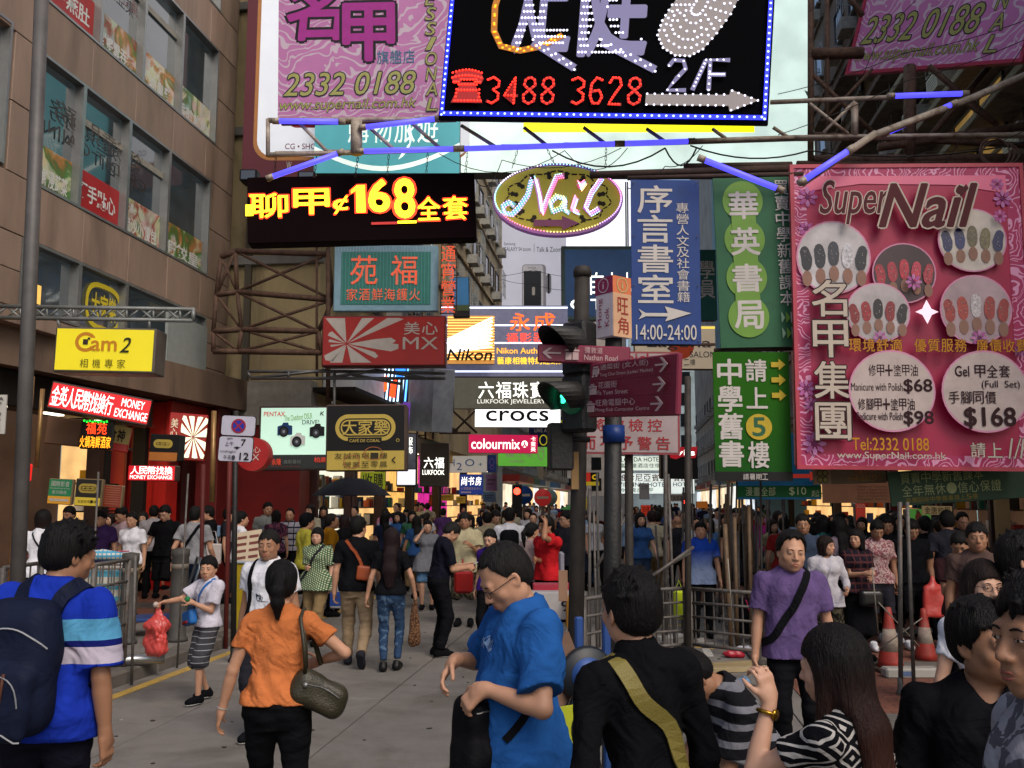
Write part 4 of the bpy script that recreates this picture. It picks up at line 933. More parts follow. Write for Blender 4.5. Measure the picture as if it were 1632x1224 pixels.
# fascia over the shops of the second building
FB = sf_thing('shop_fascia', 'long pale grey fascia with lamps under it above the camera shops', 'fascia')
MB().rbox((-7.08, 21.2, 4.45), (-6.3, 33.3, 5.75), .03).build('fascia_panel', mat('pale_panel', 'b4b8bc', .5, var=.12, nscale=.6, stain='5c5c5a', stain_amt=.5), FB)
MB().box((-7.2, 20.6, 4.35), (-6.1, 33.6, 4.45)).build('soffit', dark, FB)
for k in range(5): MB().box((-6.7, 26 + k*1.5, 4.335), (-6.3, 26.9 + k*1.5, 4.349)).build('lamp', lit('fff4e0', 4.0), FB)
MB().box((-8.9, 20.5, 3.6), (-7.1, 21.0, 4.6)).build('fascia_end', mat('pale_end', '8d8a80', .6, var=.2), FB)
shopfront('camera_shop', 'bright camera shop with white shelves under the camera poster', -7.3, 21.5, 24.6, 4.1, 1, dark, whitewall, mat('mahogany', '3b1c16', .5), cnt=120, seed=11, shelfcol='c8c8c0')
shopfront('phone_shop', 'brightly lit phone shop behind the black umbrella', -7.3, 24.7, 27.6, 4.1, 1, dkred, whitewall, mat('mahogany', '3b1c16', .5), cnt=120, seed=12, shelfcol='b8a890')
shopfront('watch_shop', 'dark watch shop with brown front past the umbrella', -7.3, 27.7, 31.5, 4.1, 1, dkbrown, warmwall, dkbrown, cnt=40, seed=13)
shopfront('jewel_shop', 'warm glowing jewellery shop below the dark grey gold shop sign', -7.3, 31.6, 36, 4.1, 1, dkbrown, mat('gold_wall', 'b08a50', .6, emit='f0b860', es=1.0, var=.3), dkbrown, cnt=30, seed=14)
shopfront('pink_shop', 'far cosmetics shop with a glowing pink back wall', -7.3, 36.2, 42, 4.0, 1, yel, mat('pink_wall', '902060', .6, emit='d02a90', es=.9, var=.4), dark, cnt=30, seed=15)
shopfront('snack_shop', 'small far shop with a dim warm interior past the pink one', -7.3, 42.2, 52, 4.0, 1, paint('5b6f85'), warmwall, steel, cnt=30, seed=16)
# ------------------------------------------------------------------ right-hand buildings
RB = sf_thing('dark_tenement', 'dark tenement behind the bamboo and beams with balconies and a lit room', 'building')
rbw = mat('sooty_wall', '6e6458', .85, var=.25, nscale=1.2, bump=.3, stain='1f1c19', stain_amt=.8, sscale=.6, stretch=(1, 1, .35))
MB().box((7.5, 8, 3.6), (20, 34, 26)).build('wall', rbw, RB)
flats(RB, 7.5, 10, 33.6, 5.2, 22, -1, seed=8, bay=2.1)
for z in (4.6, 6.3, 9.2, 10.4, 12.1, 13.0, 15): MB().rbox((6.75, 9, z), (7.5, 33.8, z + .16), .02).build('balcony_slab', mat('balcony_slab', '6c665c', .85, var=.25, stain='2b2723', stain_amt=.7), RB)
a_, z_ = on_side(1545, 105, 7.4)
warmroom = mat('warm_room', '6a5a3c', .6, emit='b08a48', es=.38, var=.35, nscale=1.2)
for aa in (18.6, 20.1): window(RB, 7.38, aa, aa + 1.35, 8.3, 10.25, -1, .06, alud, warmroom, dep=.05)
MB().sphere((7.15, 19.3, z_), .28, 14, 9).build('round_lamp', lit('ffd94a', 2.2, 0), RB)
MB().sphere((7.15, 21.0, 9.0), .16, 12, 8).build('round_lamp', lit('ffd94a', 2.0, 0), RB)
B5 = sf_thing('far_tenement', 'grey flats farther along behind the green book shop banners', 'building')
MB().box((7.5, 34.2, 3.8), (20, 60, 42)).build('wall', conc3, B5); flats(B5, 7.5, 34.4, 59.6, 5.4, 22, -1, seed=9, bay=2.4)
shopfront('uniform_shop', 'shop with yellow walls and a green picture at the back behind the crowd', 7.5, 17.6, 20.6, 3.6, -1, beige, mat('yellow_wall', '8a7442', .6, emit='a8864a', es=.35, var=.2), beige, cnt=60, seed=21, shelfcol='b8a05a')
shopfront('game_parlour', 'dark shop with white window and red poster behind the people in black', 7.5, 20.8, 24.0, 3.6, -1, dkred, darkwall, dkbrown, cnt=40, seed=22)
shopfront('book_shop', 'dim book shop entrance with a red stand behind the white hooded shirt', 7.5, 24.2, 28.5, 3.6, -1, dark, darkwall, dkred, cnt=60, seed=23)
shopfront('snack_bar', 'far snack bar with warm lamps under the blue comics banner', 7.5, 28.8, 36, 3.6, -1, dkred, warmwall, dkbrown, cnt=50, seed=24)
shopfront('bag_shop', 'far dark bag shop past the snack bar', 7.5, 36.2, 46, 3.6, -1, dark, warmwall, dark, cnt=40, seed=25)
# ------------------------------------------------------------------ the far end of the street
cols = ['8a9296', '9c8f7c', '7fa3a8', 'a39c90', '9fb0b4', 'a89c90']
for k, (xa, xb, a0, a1, hh, c, lb) in enumerate(((-20, -8, 60, 84, 22, 0, 'distant grey flats on the red light side of the street'), (-20, -7.6, 85, 118, 26, 1, 'distant beige flats at the crowded street end'), (8, 22, 62, 86, 46, 2, 'distant teal fronted flats past the hotel signs'), (8.5, 22, 87, 120, 50, 3, 'distant pale flats beside the hotel signs'), (-11, 0, 146, 160, 40, 5, 'tan block closing the end of the street'), (.3, 13, 144, 160, 30, 4, 'grey blue block closing the end of the street'))):
 T = sf_thing('distant_building', lb, 'building'); m = mat('distant_wall_%d' % k, cols[c], .8, var=.2, nscale=.4, stain='4a4844', stain_amt=.4, sscale=.3)
 MB().box((xa, a0, 0), (xb, a1, hh)).build('wall', m, T)
 if xb < 0 and a0 < 140: flats(T, xb, a0, a1, 4, min(hh, 15), 1, bay=3.4, storey=3.2, cages=False, seed=k)
 elif a0 < 140: flats(T, xa, a0, a1, 4, min(hh, 15), -1, bay=3.4, storey=3.2, cages=False, seed=k)
 else:
  for i in range(5):
   for j in range(7): MB().box((xa + .8 + i*2.3, a0 - .08, 3.5 + j*3.2), (xa + 2.3 + i*2.3, a0 - .02, 5.4 + j*3.2)).build('window', glass, T)
 if a0 < 140:
  x = xb if xb < 0 else xa; s = 1 if xb < 0 else -1
  for i in range(5):
   A0 = a0 + i*(a1-a0)/5; x0, x1 = sorted((x, x + s*.1)); MB().box((x0, A0 + .3, .4), (x1, A0 + (a1-a0)/5 - .3, 3.0)).build('shop_window', lit(('ffe9c8', 'f6d9b0', 'e8f0f6', 'ffcf90', 'f4f4ee')[(i + k) % 5], .9, .5), T)
   x0, x1 = sorted((x, x + s*1.1)); MB().box((x0, A0 + .1, 3.15), (x1, A0 + (a1-a0)/5 - .1, 3.6)).build('shop_sign', paint(('8a2a22', '4a6a8a', 'a85a2a', 'b8b4a8', '3a6a4a')[(i*2 + k) % 5]), T)
# ------------------------------------------------------------------ sign boards hung over the street
cabdark = mat('cabinet_dark', '1b1614', .5, metal=.3, var=.2); rust = mat('rusty_steel', '574033', .8, metal=.2, var=.35, nscale=12, stain='2c1c14', stain_amt=.8, sscale=6, bump=.3, bscale=80)
rustp = mat('weathered_steel', '9c9184', .7, metal=.3, var=.25, nscale=10, stain='5a3420', stain_amt=.8, sscale=4, bump=.3, bscale=80)
rustd = mat('rust_dark', '3a2820', .85, var=.35, nscale=8, stain='15100d', stain_amt=.8, sscale=4)
def damask(name, base, fg, fg2, sc_=1.0, em=0, thr=.5):
 m = mat(name, base, .5, var=.08, nscale=1.5); nt = m.node_tree; b = nt.nodes['Principled BSDF']; L = nt.links.new; tc = N(nt, 'ShaderNodeTexCoord')
 c0 = b.inputs['Base Color'].links[0].from_socket
 ds = N(nt, 'ShaderNodeTexNoise', i_Scale=1.5*sc_, i_Detail=1.0); L(tc.outputs['Object'], ds.inputs['Vector']); ad = N(nt, 'ShaderNodeMix', data_type='RGBA', blend_type='LINEAR_LIGHT', n_0=.55/sc_); L(tc.outputs['Object'], ad.inputs[6]); L(ds.outputs['Color'], ad.inputs[7])
 w1 = N(nt, 'ShaderNodeTexWave', wave_type='RINGS', rings_direction='SPHERICAL', i_Scale=2.0*sc_, i_Distortion=9.0, i_Detail=1.0); w1.inputs['Detail Scale'].default_value = 1.3; L(ad.outputs[2], w1.inputs['Vector'])
 v = N(nt, 'ShaderNodeTexVoronoi', feature='SMOOTH_F1', i_Scale=5.0*sc_); L(ad.outputs[2], v.inputs['Vector'])
 r1 = N(nt, 'ShaderNodeMapRange', n_1=.80, n_2=.88); L(w1.outputs['Fac'], r1.inputs[0]); r2 = N(nt, 'ShaderNodeMapRange', n_1=.18, n_2=.14); L(v.outputs['Distance'], r2.inputs[0]); mx0 = N(nt, 'ShaderNodeMath', operation='MAXIMUM'); L(r1.outputs[0], mx0.inputs[0]); L(r2.outputs[0], mx0.inputs[1])
 mx = N(nt, 'ShaderNodeMix', data_type='RGBA'); L(mx0.outputs[0], mx.inputs[0]); L(c0, mx.inputs[6]); mx.inputs[7].default_value = (*srgb(fg), 1); L(mx.outputs[2], b.inputs['Base Color'])
 if em: L(mx.outputs[2], b.inputs['Emission Color']); b.inputs['Emission Strength'].default_value = em
 return m
def glow(col, e, base=None, var=.06): return mat('glow_%s_%g' % (col, e), base or col, .45, emit=col, es=e, var=var, nscale=.7)
W = glow('f2f2ec', .45); blk = paint('100f10', .5, .05); whp = paint('b9b4ac', .5); gold = paint('b39a4a', .5)
# big black light sign for a foot massage parlour
s = Panel('led_sign', 'large black light sign with phone number 3488 3628 in a blue dotted border', 'sign', 717, -190, 191, 1235, -205, 199, 12.6, .06, blk)
H_ = lambda v: (v + 195) / 400.0
lav = glow('8a86b0', .22, '77739a'); lavd = glow('e8e8ff', 1.7); grw = glow('9a8f8c', .2, '8d8583')
bl = glow('1420d8', 2.2); bw = glow('9fb4ff', 3.0); rd = glow('ff2a1c', 2.6); og = glow('ff9a1a', 2.0)
s.rect(0, 0, 1, 1, paint('050507', .9, .02, spec=.05), 'face')
y = lambda v: H_(v)
s.text('足', .215, H_(-150), .39, H_(95), lav, .06, 'character'); s.dots([(.215 + a*.175, H_(-150) + b*(H_(95)-H_(-150))) for a, b in in_text('足', .03, 17, 24)], .018, lavd)
s.text('健', .395, H_(-150), .625, H_(100), lav, .05, 'character'); s.dots([(.395 + a*.23, H_(-150) + b*(H_(100)-H_(-150))) for a, b in in_text('健', .026, 22, 24)], .018, lavd)
def swoosh(pts, t):
 out = []; inn = []
 for i, (a, b) in enumerate(pts):
  a0, b0 = pts[max(0, i-1)]; a1, b1 = pts[min(len(pts)-1, i+1)]; dx, dy = (a1-a0)*s.W, (b1-b0)*s.Hh; l = math.hypot(dx, dy) + 1e-9; out.append((a - dy/l*t/s.W, b + dx/l*t/s.Hh)); inn.append((a + dy/l*t/s.W, b - dx/l*t/s.Hh))
 return out + inn[::-1]
fx = lambda u: (u - 702) / 530.0
p_ = [(fx(790), H_(-20)), (fx(781), H_(20)), (fx(783), H_(60)), (fx(797), H_(85)), (fx(830), H_(92)), (fx(865), H_(85)), (fx(898), H_(67))]
s.poly(swoosh(p_, .045), glow('a06414', .5), 'swoosh'); q = np.array(p_); t = np.linspace(0, 6, 34); s.dots([(np.interp(k, range(7), q[:, 0]), np.interp(k, range(7), q[:, 1]) + (.006 if i % 2 else -.006)) for i, k in enumerate(t)], .018, og)
for a, b in (((850, 78), (922, 120)), ((962, 78), (1052, 122))):
 s.poly(swoosh([(fx(a[0]), H_(a[1])), (fx(b[0]), H_(b[1]))], .055), lav, 'stroke'); s.dots([(fx(a[0] + (b[0]-a[0])*k/11), H_(a[1] + (b[1]-a[1])*k/11 + (3 if k % 2 else -3))) for k in range(12)], .018, lavd)
sole = [(fx(u), H_(v)) for u, v in ((1140, -90), (1165, -95), (1180, -70), (1186, -30), (1180, 0), (1165, 35), (1145, 65), (1125, 90), (1105, 101), (1082, 100), (1062, 88), (1052, 68), (1058, 45), (1072, 20), (1090, -8), (1105, -40), (1118, -70))]
s.poly(sole, grw, 'foot_sole')
cx, cy = fx(1115), H_(20)
s.dots([(cx + (a-cx)*f, cy + (b-cy)*f) for f in (1, .84, .68, .52, .36, .2) for (a0, b0), (a1, b1) in zip(sole, sole[1:] + sole[:1]) for k in range(max(1, int(3.4*f))) for a, b in [(a0 + (a1-a0)*k/max(1, int(3.4*f)), b0 + (b1-b0)*k/max(1, int(3.4*f)))]], .017, lavd)
def dotline(sgn, pts, n, r, m, name='lights'):
 q = np.array(pts); d = np.r_[0, np.cumsum(np.hypot(np.diff(q[:, 0])*sgn.W, np.diff(q[:, 1])*sgn.Hh))]; t = np.linspace(0, d[-1], n, endpoint=False); return [(np.interp(k, d, q[:, 0]), np.interp(k, d, q[:, 1])) for k in t]
SEG = {'3': [[(.1,.1),(.5,0),(.9,.15),(.9,.35),(.5,.48),(.9,.62),(.9,.85),(.5,1),(.1,.9)]], '4': [[(.75,1),(.75,0),(.05,.7),(1,.7)]], '8': [[(.5,.48),(.12,.3),(.2,.08),(.5,0),(.8,.08),(.88,.3),(.5,.48),(.1,.68),(.15,.9),(.5,1),(.85,.9),(.9,.68),(.5,.48)]], '6': [[(.85,.1),(.5,0),(.15,.25),(.1,.7),(.3,.97),(.7,.97),(.9,.72),(.7,.48),(.2,.52)]], '2': [[(.1,.2),(.3,0),(.75,.02),(.88,.28),(.5,.6),(.1,1),(.95,1)]], '/': [[(.9,0),(.1,1)]], 'F': [[(.1,1),(.1,0),(.95,0)],[(.1,.48),(.8,.48)]]}
rdb = glow('8a1410', .7); u = 778
for ch in '3488 3628':
 if ch == ' ': u += 18; continue
 for sg_ in SEG[ch]:
  pts = [(fx(u + a*24), H_(136 + b*42)) for a, b in sg_]; s.poly(swoosh(pts, .02), rdb, 'digit'); s.dots(dotline(s, pts, 19, .014, rd), .0165, rd)
 u += 30.5
u = 1070
for ch, w_ in (('2', 38), ('/', 26), ('F', 40)):
 for sg_ in SEG[ch]:
  pts = [(fx(u + a*w_*.9), H_(108 + b*47)) for a, b in sg_]; s.poly(swoosh(pts, .03), lav, 'digit'); s.dots(dotline(s, pts, 8, .014, rd), .015, lavd)
 u += w_ + (2 if ch != '/' else -2)
s.poly([(fx(a), H_(b)) for a, b in ((1040, 162), (1170, 162), (1172, 154), (1215, 170), (1172, 188), (1170, 179), (1040, 179))], grw, 'arrow')
s.dots([(fx(1042 + k*12), H_(v)) for k in range(11) for v in (162, 179)] + [(fx(1174 + k*10), H_(156 + k*3.6)) for k in range(5)] + [(fx(1174 + k*10), H_(186 - k*3.8)) for k in range(5)], .015, lavd)
s.dots([(fx(a), H_(b)) for a, b in [(721 + 5.4*k, 131 - 5*math.sin(k/9*3.14)) for k in range(10)] + [(721 + 5.4*k, 139 - 4*math.sin(k/9*3.14)) for k in range(10)] + [(724 + 4*k, 146) for k in range(3)] + [(760 + 4*k, 146) for k in range(3)] + [(736 + 5*k, 142) for k in range(6)] + [(733 + 5*k, 150 + j*9) for k in range(7) for j in range(2)] + [(728 + 5.5*k, 176) for k in range(9)] + [(730 - k*.4, 158 + k*6) for k in range(3)] + [(768 + k*.4, 158 + k*6) for k in range(3)]], .0175, rd, 'lights')
s.poly([(fx(a), H_(b)) for a, b in ((720, 140), (727, 130), (748, 125), (768, 130), (774, 140), (770, 149), (760, 147), (758, 142), (738, 142), (735, 147), (724, 149))], rdb, 'handset'); s.poly([(fx(a), H_(b)) for a, b in ((736, 146), (759, 146), (775, 179), (722, 179))], rdb, 'telephone')
s.dots([(.012, t) for t in np.linspace(.02, .985, 42)] + [(.988, t) for t in np.linspace(.02, .985, 42)] + [(t, .978) for t in np.linspace(.02, .98, 46)], .017, bw); s.poly([(.006, 0), (.018, 0), (.018, .97), (.982, .97), (.982, 0), (.994, 0), (.994, .988), (.006, .988)], bl, 'border')
# lit billboards across the street
s = Panel('billboard', 'huge glowing white billboard with a yellow stripe above the street', 'billboard', 735, -200, 276, 1291, -200, 276, 24, .5, cabdark, D1=24); s.rect(.002, .002, .998, .998, glow('dcf4ea', .72, 'b8c8c0', var=.2), 'face'); s.rect(.178, .80, .83, .868, glow('f6ee00', 1.2), 'stripe')
s.poly([(.975, .73), (1.0, .745), (.997, .765), (.985, .755)], paint('5a7a6a'), 'leaf_print')
s = Panel('billboard', 'teal lit billboard with white curved line beside the white billboard', 'billboard', 503, 60, 276, 733, 60, 276, 20.0, .3, cabdark, D1=20.0)
teal = mat('teal_lit', '3f8f9a', .5, emit='5fb8c0', es=.45, var=.16, nscale=.5); s.rect(.0, .0, 1, 1, teal, 'face')
a = [(x, .78 + .17*math.sin((x+.05)*3.0) - .0) for x in np.linspace(0, 1, 16)]; s.poly([(x, y_) for x, y_ in a] + [(x, y_ + .035) for x, y_ in a[::-1]], glow('e8f8f0', .6), 'curve')
a = [(.55 + .12*math.cos(t), .74 + .14*math.sin(t)) for t in np.linspace(-.6, 1.2, 8)]; s.poly(a + [(x - .015, y_ + .03) for x, y_ in a[::-1]], glow('e8f8f0', .6), 'curve')
s.row('購物旅遊', .22, .55, .86, .78, glow('e8f8f0', .55), .01)
s = Panel('billboard', 'burgundy billboard with a rounded white field at the top of the concrete building', 'billboard', 393, -150, 290, 690, -150, 290, 20.4, .3, cabdark, D1=20.4)
brg = glow('4d1420', .25); s.rect(0, 0, 1, 1, brg, 'face')
def rrect(x0, y0, x1, y1, r, W_, H__, n=6):
 out = []
 for cx_, cy_, a0 in ((x1 - r/W_, y0 + r/H__, -90), (x1 - r/W_, y1 - r/H__, 0), (x0 + r/W_, y1 - r/H__, 90), (x0 + r/W_, y0 + r/H__, 180)):
  for k in range(n+1): a = R(a0 + 90*k/n); out.append((cx_ + r/W_*math.cos(a), cy_ + r/H__*math.sin(a)))
 return out
s.poly(rrect(.055, .1, 1.2, .925, .42, s.W, s.Hh), paint('b07a4a'), 'border'); s.poly(rrect(.075, .1, 1.2, .912, .38, s.W, s.Hh), glow('c9ced6', .5), 'field')
s.poly(rrect(.235, .60, .5, .81, .2, s.W, s.Hh), paint('8a1c2c'), 'emblem'); s.poly(rrect(.285, .62, .5, .785, .14, s.W, s.Hh), glow('c9ced6', .5), 'emblem')
s.text('CG • SHOW', .225, .866, .43, .886, paint('7a1a2a'), .01); s.text('W', .235, .93, .262, .955, whp, .02)
# phone billboard far down the street
s = Panel('billboard', 'tall pale billboard picturing a white smartphone far down the street', 'billboard', 797, 230, 492, 1008, 230, 492, 54, .8, cabdark, D1=54)
s.rect(0, 0, 1, 1, glow('b4b4c2', .5, 'a8a8b4', var=.05), 'face'); dkp = paint('33343a'); s.text('Samsung', .03, .60, .115, .625, dkp); s.text('GALAXY S4 zoom', .03, .63, .23, .655, dkp, .004); s.rect(.255, .61, .258, .66, dkp, 'rule'); s.text('Talk & Zoom', .275, .63, .46, .66, dkp)
s.poly(rrect(.165, .735, .345, 1.12, .22, s.W, s.Hh), paint('9a9aa4', .3), 'phone'); s.poly(rrect(.17, .74, .325, 1.11, .2, s.W, s.Hh), paint('d8d8e0', .3), 'phone'); s.rect(.178, .775, .308, .985, paint('17181c', .2), 'screen'); s.text('Samsung', .21, .75, .27, .762, dkp); s.poly(rrect(.345, .79, .385, .91, .2, s.W, s.Hh), paint('8c8c96', .3), 'lens'); s.poly(rrect(.24, .87, .262, .92, .06, s.W, s.Hh), whp, 'icon')
s.rect(.5, .0, 1, 1, glow('f4f6ff', .85, var=.06), 'bright_panel')
# pink nail shop boards
pinkd = damask('pink_damask', 'a8669a', 'b3a0b0', '', 1.0, .06); olive = paint('9a9a5c'); navy = paint('1c2230'); mag = paint('9a2c86'); mag_d = paint('140f1a')
s = Panel('nail_sign', 'pink scrollwork board reading 2332 0188 beside the black light sign', 'sign', 444, -120, 190, 724, -128, 186, 16.5, .3, mat('pink_edge', '8a3a5a', .5), D1=16.5)
s.rect(0, 0, 1, 1, pinkd, 'face'); hv = lambda v: (v + 122)/310.0; hu = lambda u: (u - 440)/283.0
o_ = (navy, .012, .03)
s.text('名', hu(455), hv(-35), hu(545), hv(64), mag, .05, 'character', outline=(mag_d, .012, .10), shear=.1); s.text('甲', hu(545), hv(10), hu(625), hv(98), mag, .06, 'character', outline=(mag_d, .012, .10))
s.row('旗艦店', hu(597), hv(84), hu(660), hv(105), paint('3d6c8a'), .01)
s.text('2332 0188', hu(449), hv(117), hu(660), hv(152), olive, .012, outline=(navy, .008, .09), shear=.25); s.text('www.supernail.com.hk', hu(443), hv(158), hu(660), hv(178), olive, .004, outline=(navy, .003, .06), shear=.25)
for i, ch in enumerate('PROFESSIONAL'): s.text(ch, hu(676), hv(-100 + i*23.6), hu(694), hv(-80 + i*23.6), olive, .01, outline=(navy, .006, .08), shear=.2)
s = Panel('nail_sign', 'pink scrollwork board under the dark tenement with yellow phone number', 'sign', 1380, -90, 108, 1660, -150, 86, 16.2, .3, mat('pink_edge', '8a3a5a', .5)); s.rect(0, 0, 1, 1, pinkd, 'face'); s.frame(.06, mat('pink_frame', 'a02a4a', .4))
hv = lambda v: (v + 90)/198.0; hu = lambda u: (u - 1380)/280.0
s.row('旗艦店', .52, .43, .73, .52, paint('4d5c8a'), .01); s.text('2332 0188', .03, .60, .745, .80, olive, .012, outline=(navy, .008, .09), shear=.25); s.text('www.supernail.com.hk', .02, .84, .77, .955, olive, .004, outline=(navy, .003, .06), shear=.25)
for i, ch in enumerate('SIONAL'): s.text(ch, .80, .12 + i*.142, .87, .235 + i*.142, olive, .01, outline=(navy, .006, .08), shear=.2)
s.text('甲', .15, .2, .4, .45, mag, .06, 'character', outline=(mag_d, .012, .10))
# red LED board
s = Panel('led_sign', 'long dark electronic sign showing yellow characters and 168', 'sign', 394, 282, 389, 758, 275, 379, 13.4, .3, mat('led_cabinet', '120a0c', .8, var=.1, spec=.1), D1=13.6)
s.rect(.003, .01, .997, .99, paint('12080a', .9, .03, spec=.05), 'face'); ly = glow('ffe21a', 3.0, var=.25); lr = glow('ff3a10', 1.6); hx = lambda u: (u-394)/364.0; hy = lambda v: (v-280)/108.0
for ch, x0, x1, y0, y1, bd, sh in (('聊', 398, 458, 308, 346, .03, .0), ('甲', 468, 523, 303, 342, .04, 0), ('¢', 530, 553, 315, 343, .03, 0), ('全', 664, 700, 320, 357, .03, 0), ('套', 706, 744, 320, 357, .03, 0)):
 s.text(ch, hx(x0-2), hy(y0-2), hx(x1+2), hy(y1+2), lr, bd + .025, 'character'); s.text(ch, hx(x0), hy(y0), hx(x1), hy(y1), ly, bd, 'character')
s.poly([(hx(a), hy(b)) for a, b in ((556, 306), (568, 296), (584, 296), (584, 344), (564, 344), (564, 310), (556, 314))], lr, 'digit'); s.poly([(hx(a), hy(b)) for a, b in ((559, 306), (569, 298), (581, 298), (581, 342), (567, 342), (567, 306), (559, 311))], ly, 'digit')
for ch, x0, x1, y0, y1 in (('6', 588, 619, 291, 341), ('8', 629, 659, 290, 352)): s.text(ch, hx(x0-3), hy(y0-2), hx(x1+3), hy(y1+2), lr, .09, 'digit'); s.text(ch, hx(x0), hy(y0), hx(x1), hy(y1), ly, .06, 'digit')
s.rect(hx(590), hy(359), hx(632), hy(363), glow('a01a10', .9), 'bar'); s.rect(hx(632), hy(358), hx(662), hy(362), ly, 'bar'); s.rect(hx(392), hy(326), hx(404), hy(344), ly, 'bar')
LEDB = s
# oval Nail sign
s = Panel('nail_oval_sign', 'oval yellow sign with sparkling Nail lettering hung on chains', 'sign', 785, 260, 375, 993, 260, 375, 13.3, .1, None, D1=13.3)
Tov = Matrix(((1, 0, 0, s.W/2), (0, 0, 1, 0), (0, 1, 0, -s.Hh/2), (0, 0, 0, 1))); n = 64
el = lambda f, y0, y1, m, nm: MB().prism([(s.W/2*f*math.cos(2*math.pi*i/n), (s.Hh/2 - s.W/2*(1-f))*math.sin(2*math.pi*i/n)) for i in range(n)], y0, y1, Tov).build(nm, m, s.o)
el(1.0, .0, .14, mat('oval_rim', '8a5a8c', .4, emit='7a4a9a', es=.25), 'rim'); el(.955, -.006, .0, mat('oval_face', 'a89a10', .4, emit='a89a10', es=.16, var=.08), 'face')
s.k = 3
orn = paint('2a2208'); c_, m_ = math.cos, math.sin
for k in range(44):
 a = 2*math.pi*k/44; r0 = .80 + .035*math.sin(a*11); aa = a + .11; r1 = .80 + .035*math.sin(aa*11); s.poly([(.5 + .5*r0*c_(a), .5 + .5*(r0-.03)*m_(a)), (.5 + .5*r1*c_(aa), .5 + .5*(r1-.03)*m_(aa)), (.5 + .5*(r1-.025)*c_(aa), .5 + .5*(r1-.075)*m_(aa)), (.5 + .5*(r0-.025)*c_(a), .5 + .5*(r0-.075)*m_(a))], orn, 'scroll', d=-.010)
for k in range(16):
 a = 2*math.pi*(k+.5)/16; px, py = .5 + .34*c_(a), .5 + .33*m_(a); s.poly([(px + .035*c_(a+t)*(.4+.6*abs(c_(t))), py + .06*m_(a+t)*(.4+.6*abs(c_(t)))) for t in np.linspace(0, 6.28, 9)[:-1]], orn, 'leaf', d=-.0105)
rb = ['d8b0ff', '9ad8ff', 'aef0e0', 'ffe08a', 'ff9ad0', 'ffffff', 'ff80a8']
N_ = [(.30, .24), (.27, .45), (.20, .63), (.15, .72), (.09, .70), (.08, .60), (.13, .55), (.17, .60)]
strokes = [N_, [(.33, .22), (.36, .45), (.38, .70)], [(.38, .70), (.43, .45), (.49, .20), (.55, .18)], [(.55, .50), (.49, .47), (.44, .56), (.46, .68), (.52, .64), (.56, .50), (.55, .66), (.59, .70)], [(.64, .49), (.61, .66), (.66, .70)], [(.84, .22), (.76, .42), (.71, .64), (.75, .72), (.82, .64)], [(.66, .29), (.68, .33), (.71, .28), (.67, .38)]]
for i, st_ in enumerate(strokes):
 s.poly(swoosh([(a, b) for a, b in st_], .042), glow(('6ab0b8', 'b87aa8', 'b05a90', '7ab8a8', 'c88a9a', 'b06ab8', 'c05a8a')[i], .5), 'stroke')
 for j in range(3):
  pts = dotline(s, [(a, b + (j-1)*.028) for a, b in st_], 24, 0, None); s.dots([(a + (j-1)*.008, b) for a, b in pts], .0105, glow(rb[(i+j*2) % 7], 2.2))
for j in range(7): s.dots([(.5 + .482*c_(a), .5 + .468*m_(a)) for a in [2*math.pi*(k + j*17)/119 for k in range(17)]], .012, glow(rb[(j*3) % 7], 2.0))
s.poly([(.315, .80), (.53, .80), (.53, .745), (.66, .845), (.53, .945), (.53, .89), (.315, .89)], mat('arrow_maroon', '5c1a3c', .4, emit='6a1a4a', es=.3), 'arrow')
OV = s
# cloth banners
bluec = mat('banner_blue', '0c3474', .7, var=.1, nscale=1.5, bump=.2, bscale=6, stain='1a2f4a', stain_amt=.6); bt = paint('bab4ae')
s = Panel('banner', 'blue cloth banner 序言書室 with white arrow and opening hours', 'banner', 1006, 286, 548, 1116, 287, 549, 11.8, .02, bluec, D1=11.8)
s.column('序言書室', .10, .03, .60, .76, bt, .035); s.column('專營人文及社會書籍', .66, .14, .84, .75, bt, .0); s.poly([(.10, .79), (.20, .815), (.52, .815), (.48, .775), (.86, .815), (.48, .865), (.52, .835), (.20, .835), (.10, .855), (.15, .822)], bt, 'arrow'); s.text('14:00-24:00', .06, .885, .93, .975, bt, .012)
s.dots([(x, y_) for x in (.04, .96) for y_ in (.02, .35, .65, .98)], .012, steel, 'eyelets')
grn = mat('banner_green', '1c5636', .7, var=.15, nscale=1.5, bump=.5, bscale=4, stain='1a3a28', stain_amt=.6); lime = mat('banner_lime', '5f8a28', .6, var=.1, nscale=2)
s = Panel('banner', 'green cloth banner 華英書局 with lime discs behind the characters', 'banner', 1142, 281, 555, 1264, 279, 552, 12.1, .02, grn, D1=12.1)
for k in range(4): s.disc(.38, .15 + k*.225, .265, .118, lime, 'disc')
for k in range(3): s.rect(.22, .19 + k*.225, .54, .33 + k*.225, lime, 'link')
s.column('華英書局', .20, .07, .57, .92, bt, .05, gap=.26); s.column('買賣中學新舊課本', .80, .03, .985, .77, bt, .015)
for k in range(2):
 for j in range(3): s.poly([(.80 + j*.06, .80 + k*.09), (.80 + j*.06 + .05 + .01*j, .835 + k*.09), (.80 + j*.06, .865 + k*.09)], (grn, lime, bt)[j] if j else paint('7a9a80'), 'arrow')
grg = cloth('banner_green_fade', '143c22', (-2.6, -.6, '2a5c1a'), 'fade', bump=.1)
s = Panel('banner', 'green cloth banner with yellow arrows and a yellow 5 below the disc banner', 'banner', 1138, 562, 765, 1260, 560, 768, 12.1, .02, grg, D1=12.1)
s.column('中學舊書', .06, .05, .37, .90, bt, .05); s.text('請', .43, .06, .70, .23, bt, .04); s.text('上', .43, .28, .70, .44, bt, .04); s.disc(.58, .585, .17, .10, paint('b39a2c'), 'disc'); s.text('5', .50, .515, .66, .655, grn, .05); s.text('樓', .43, .70, .70, .90, bt, .04)
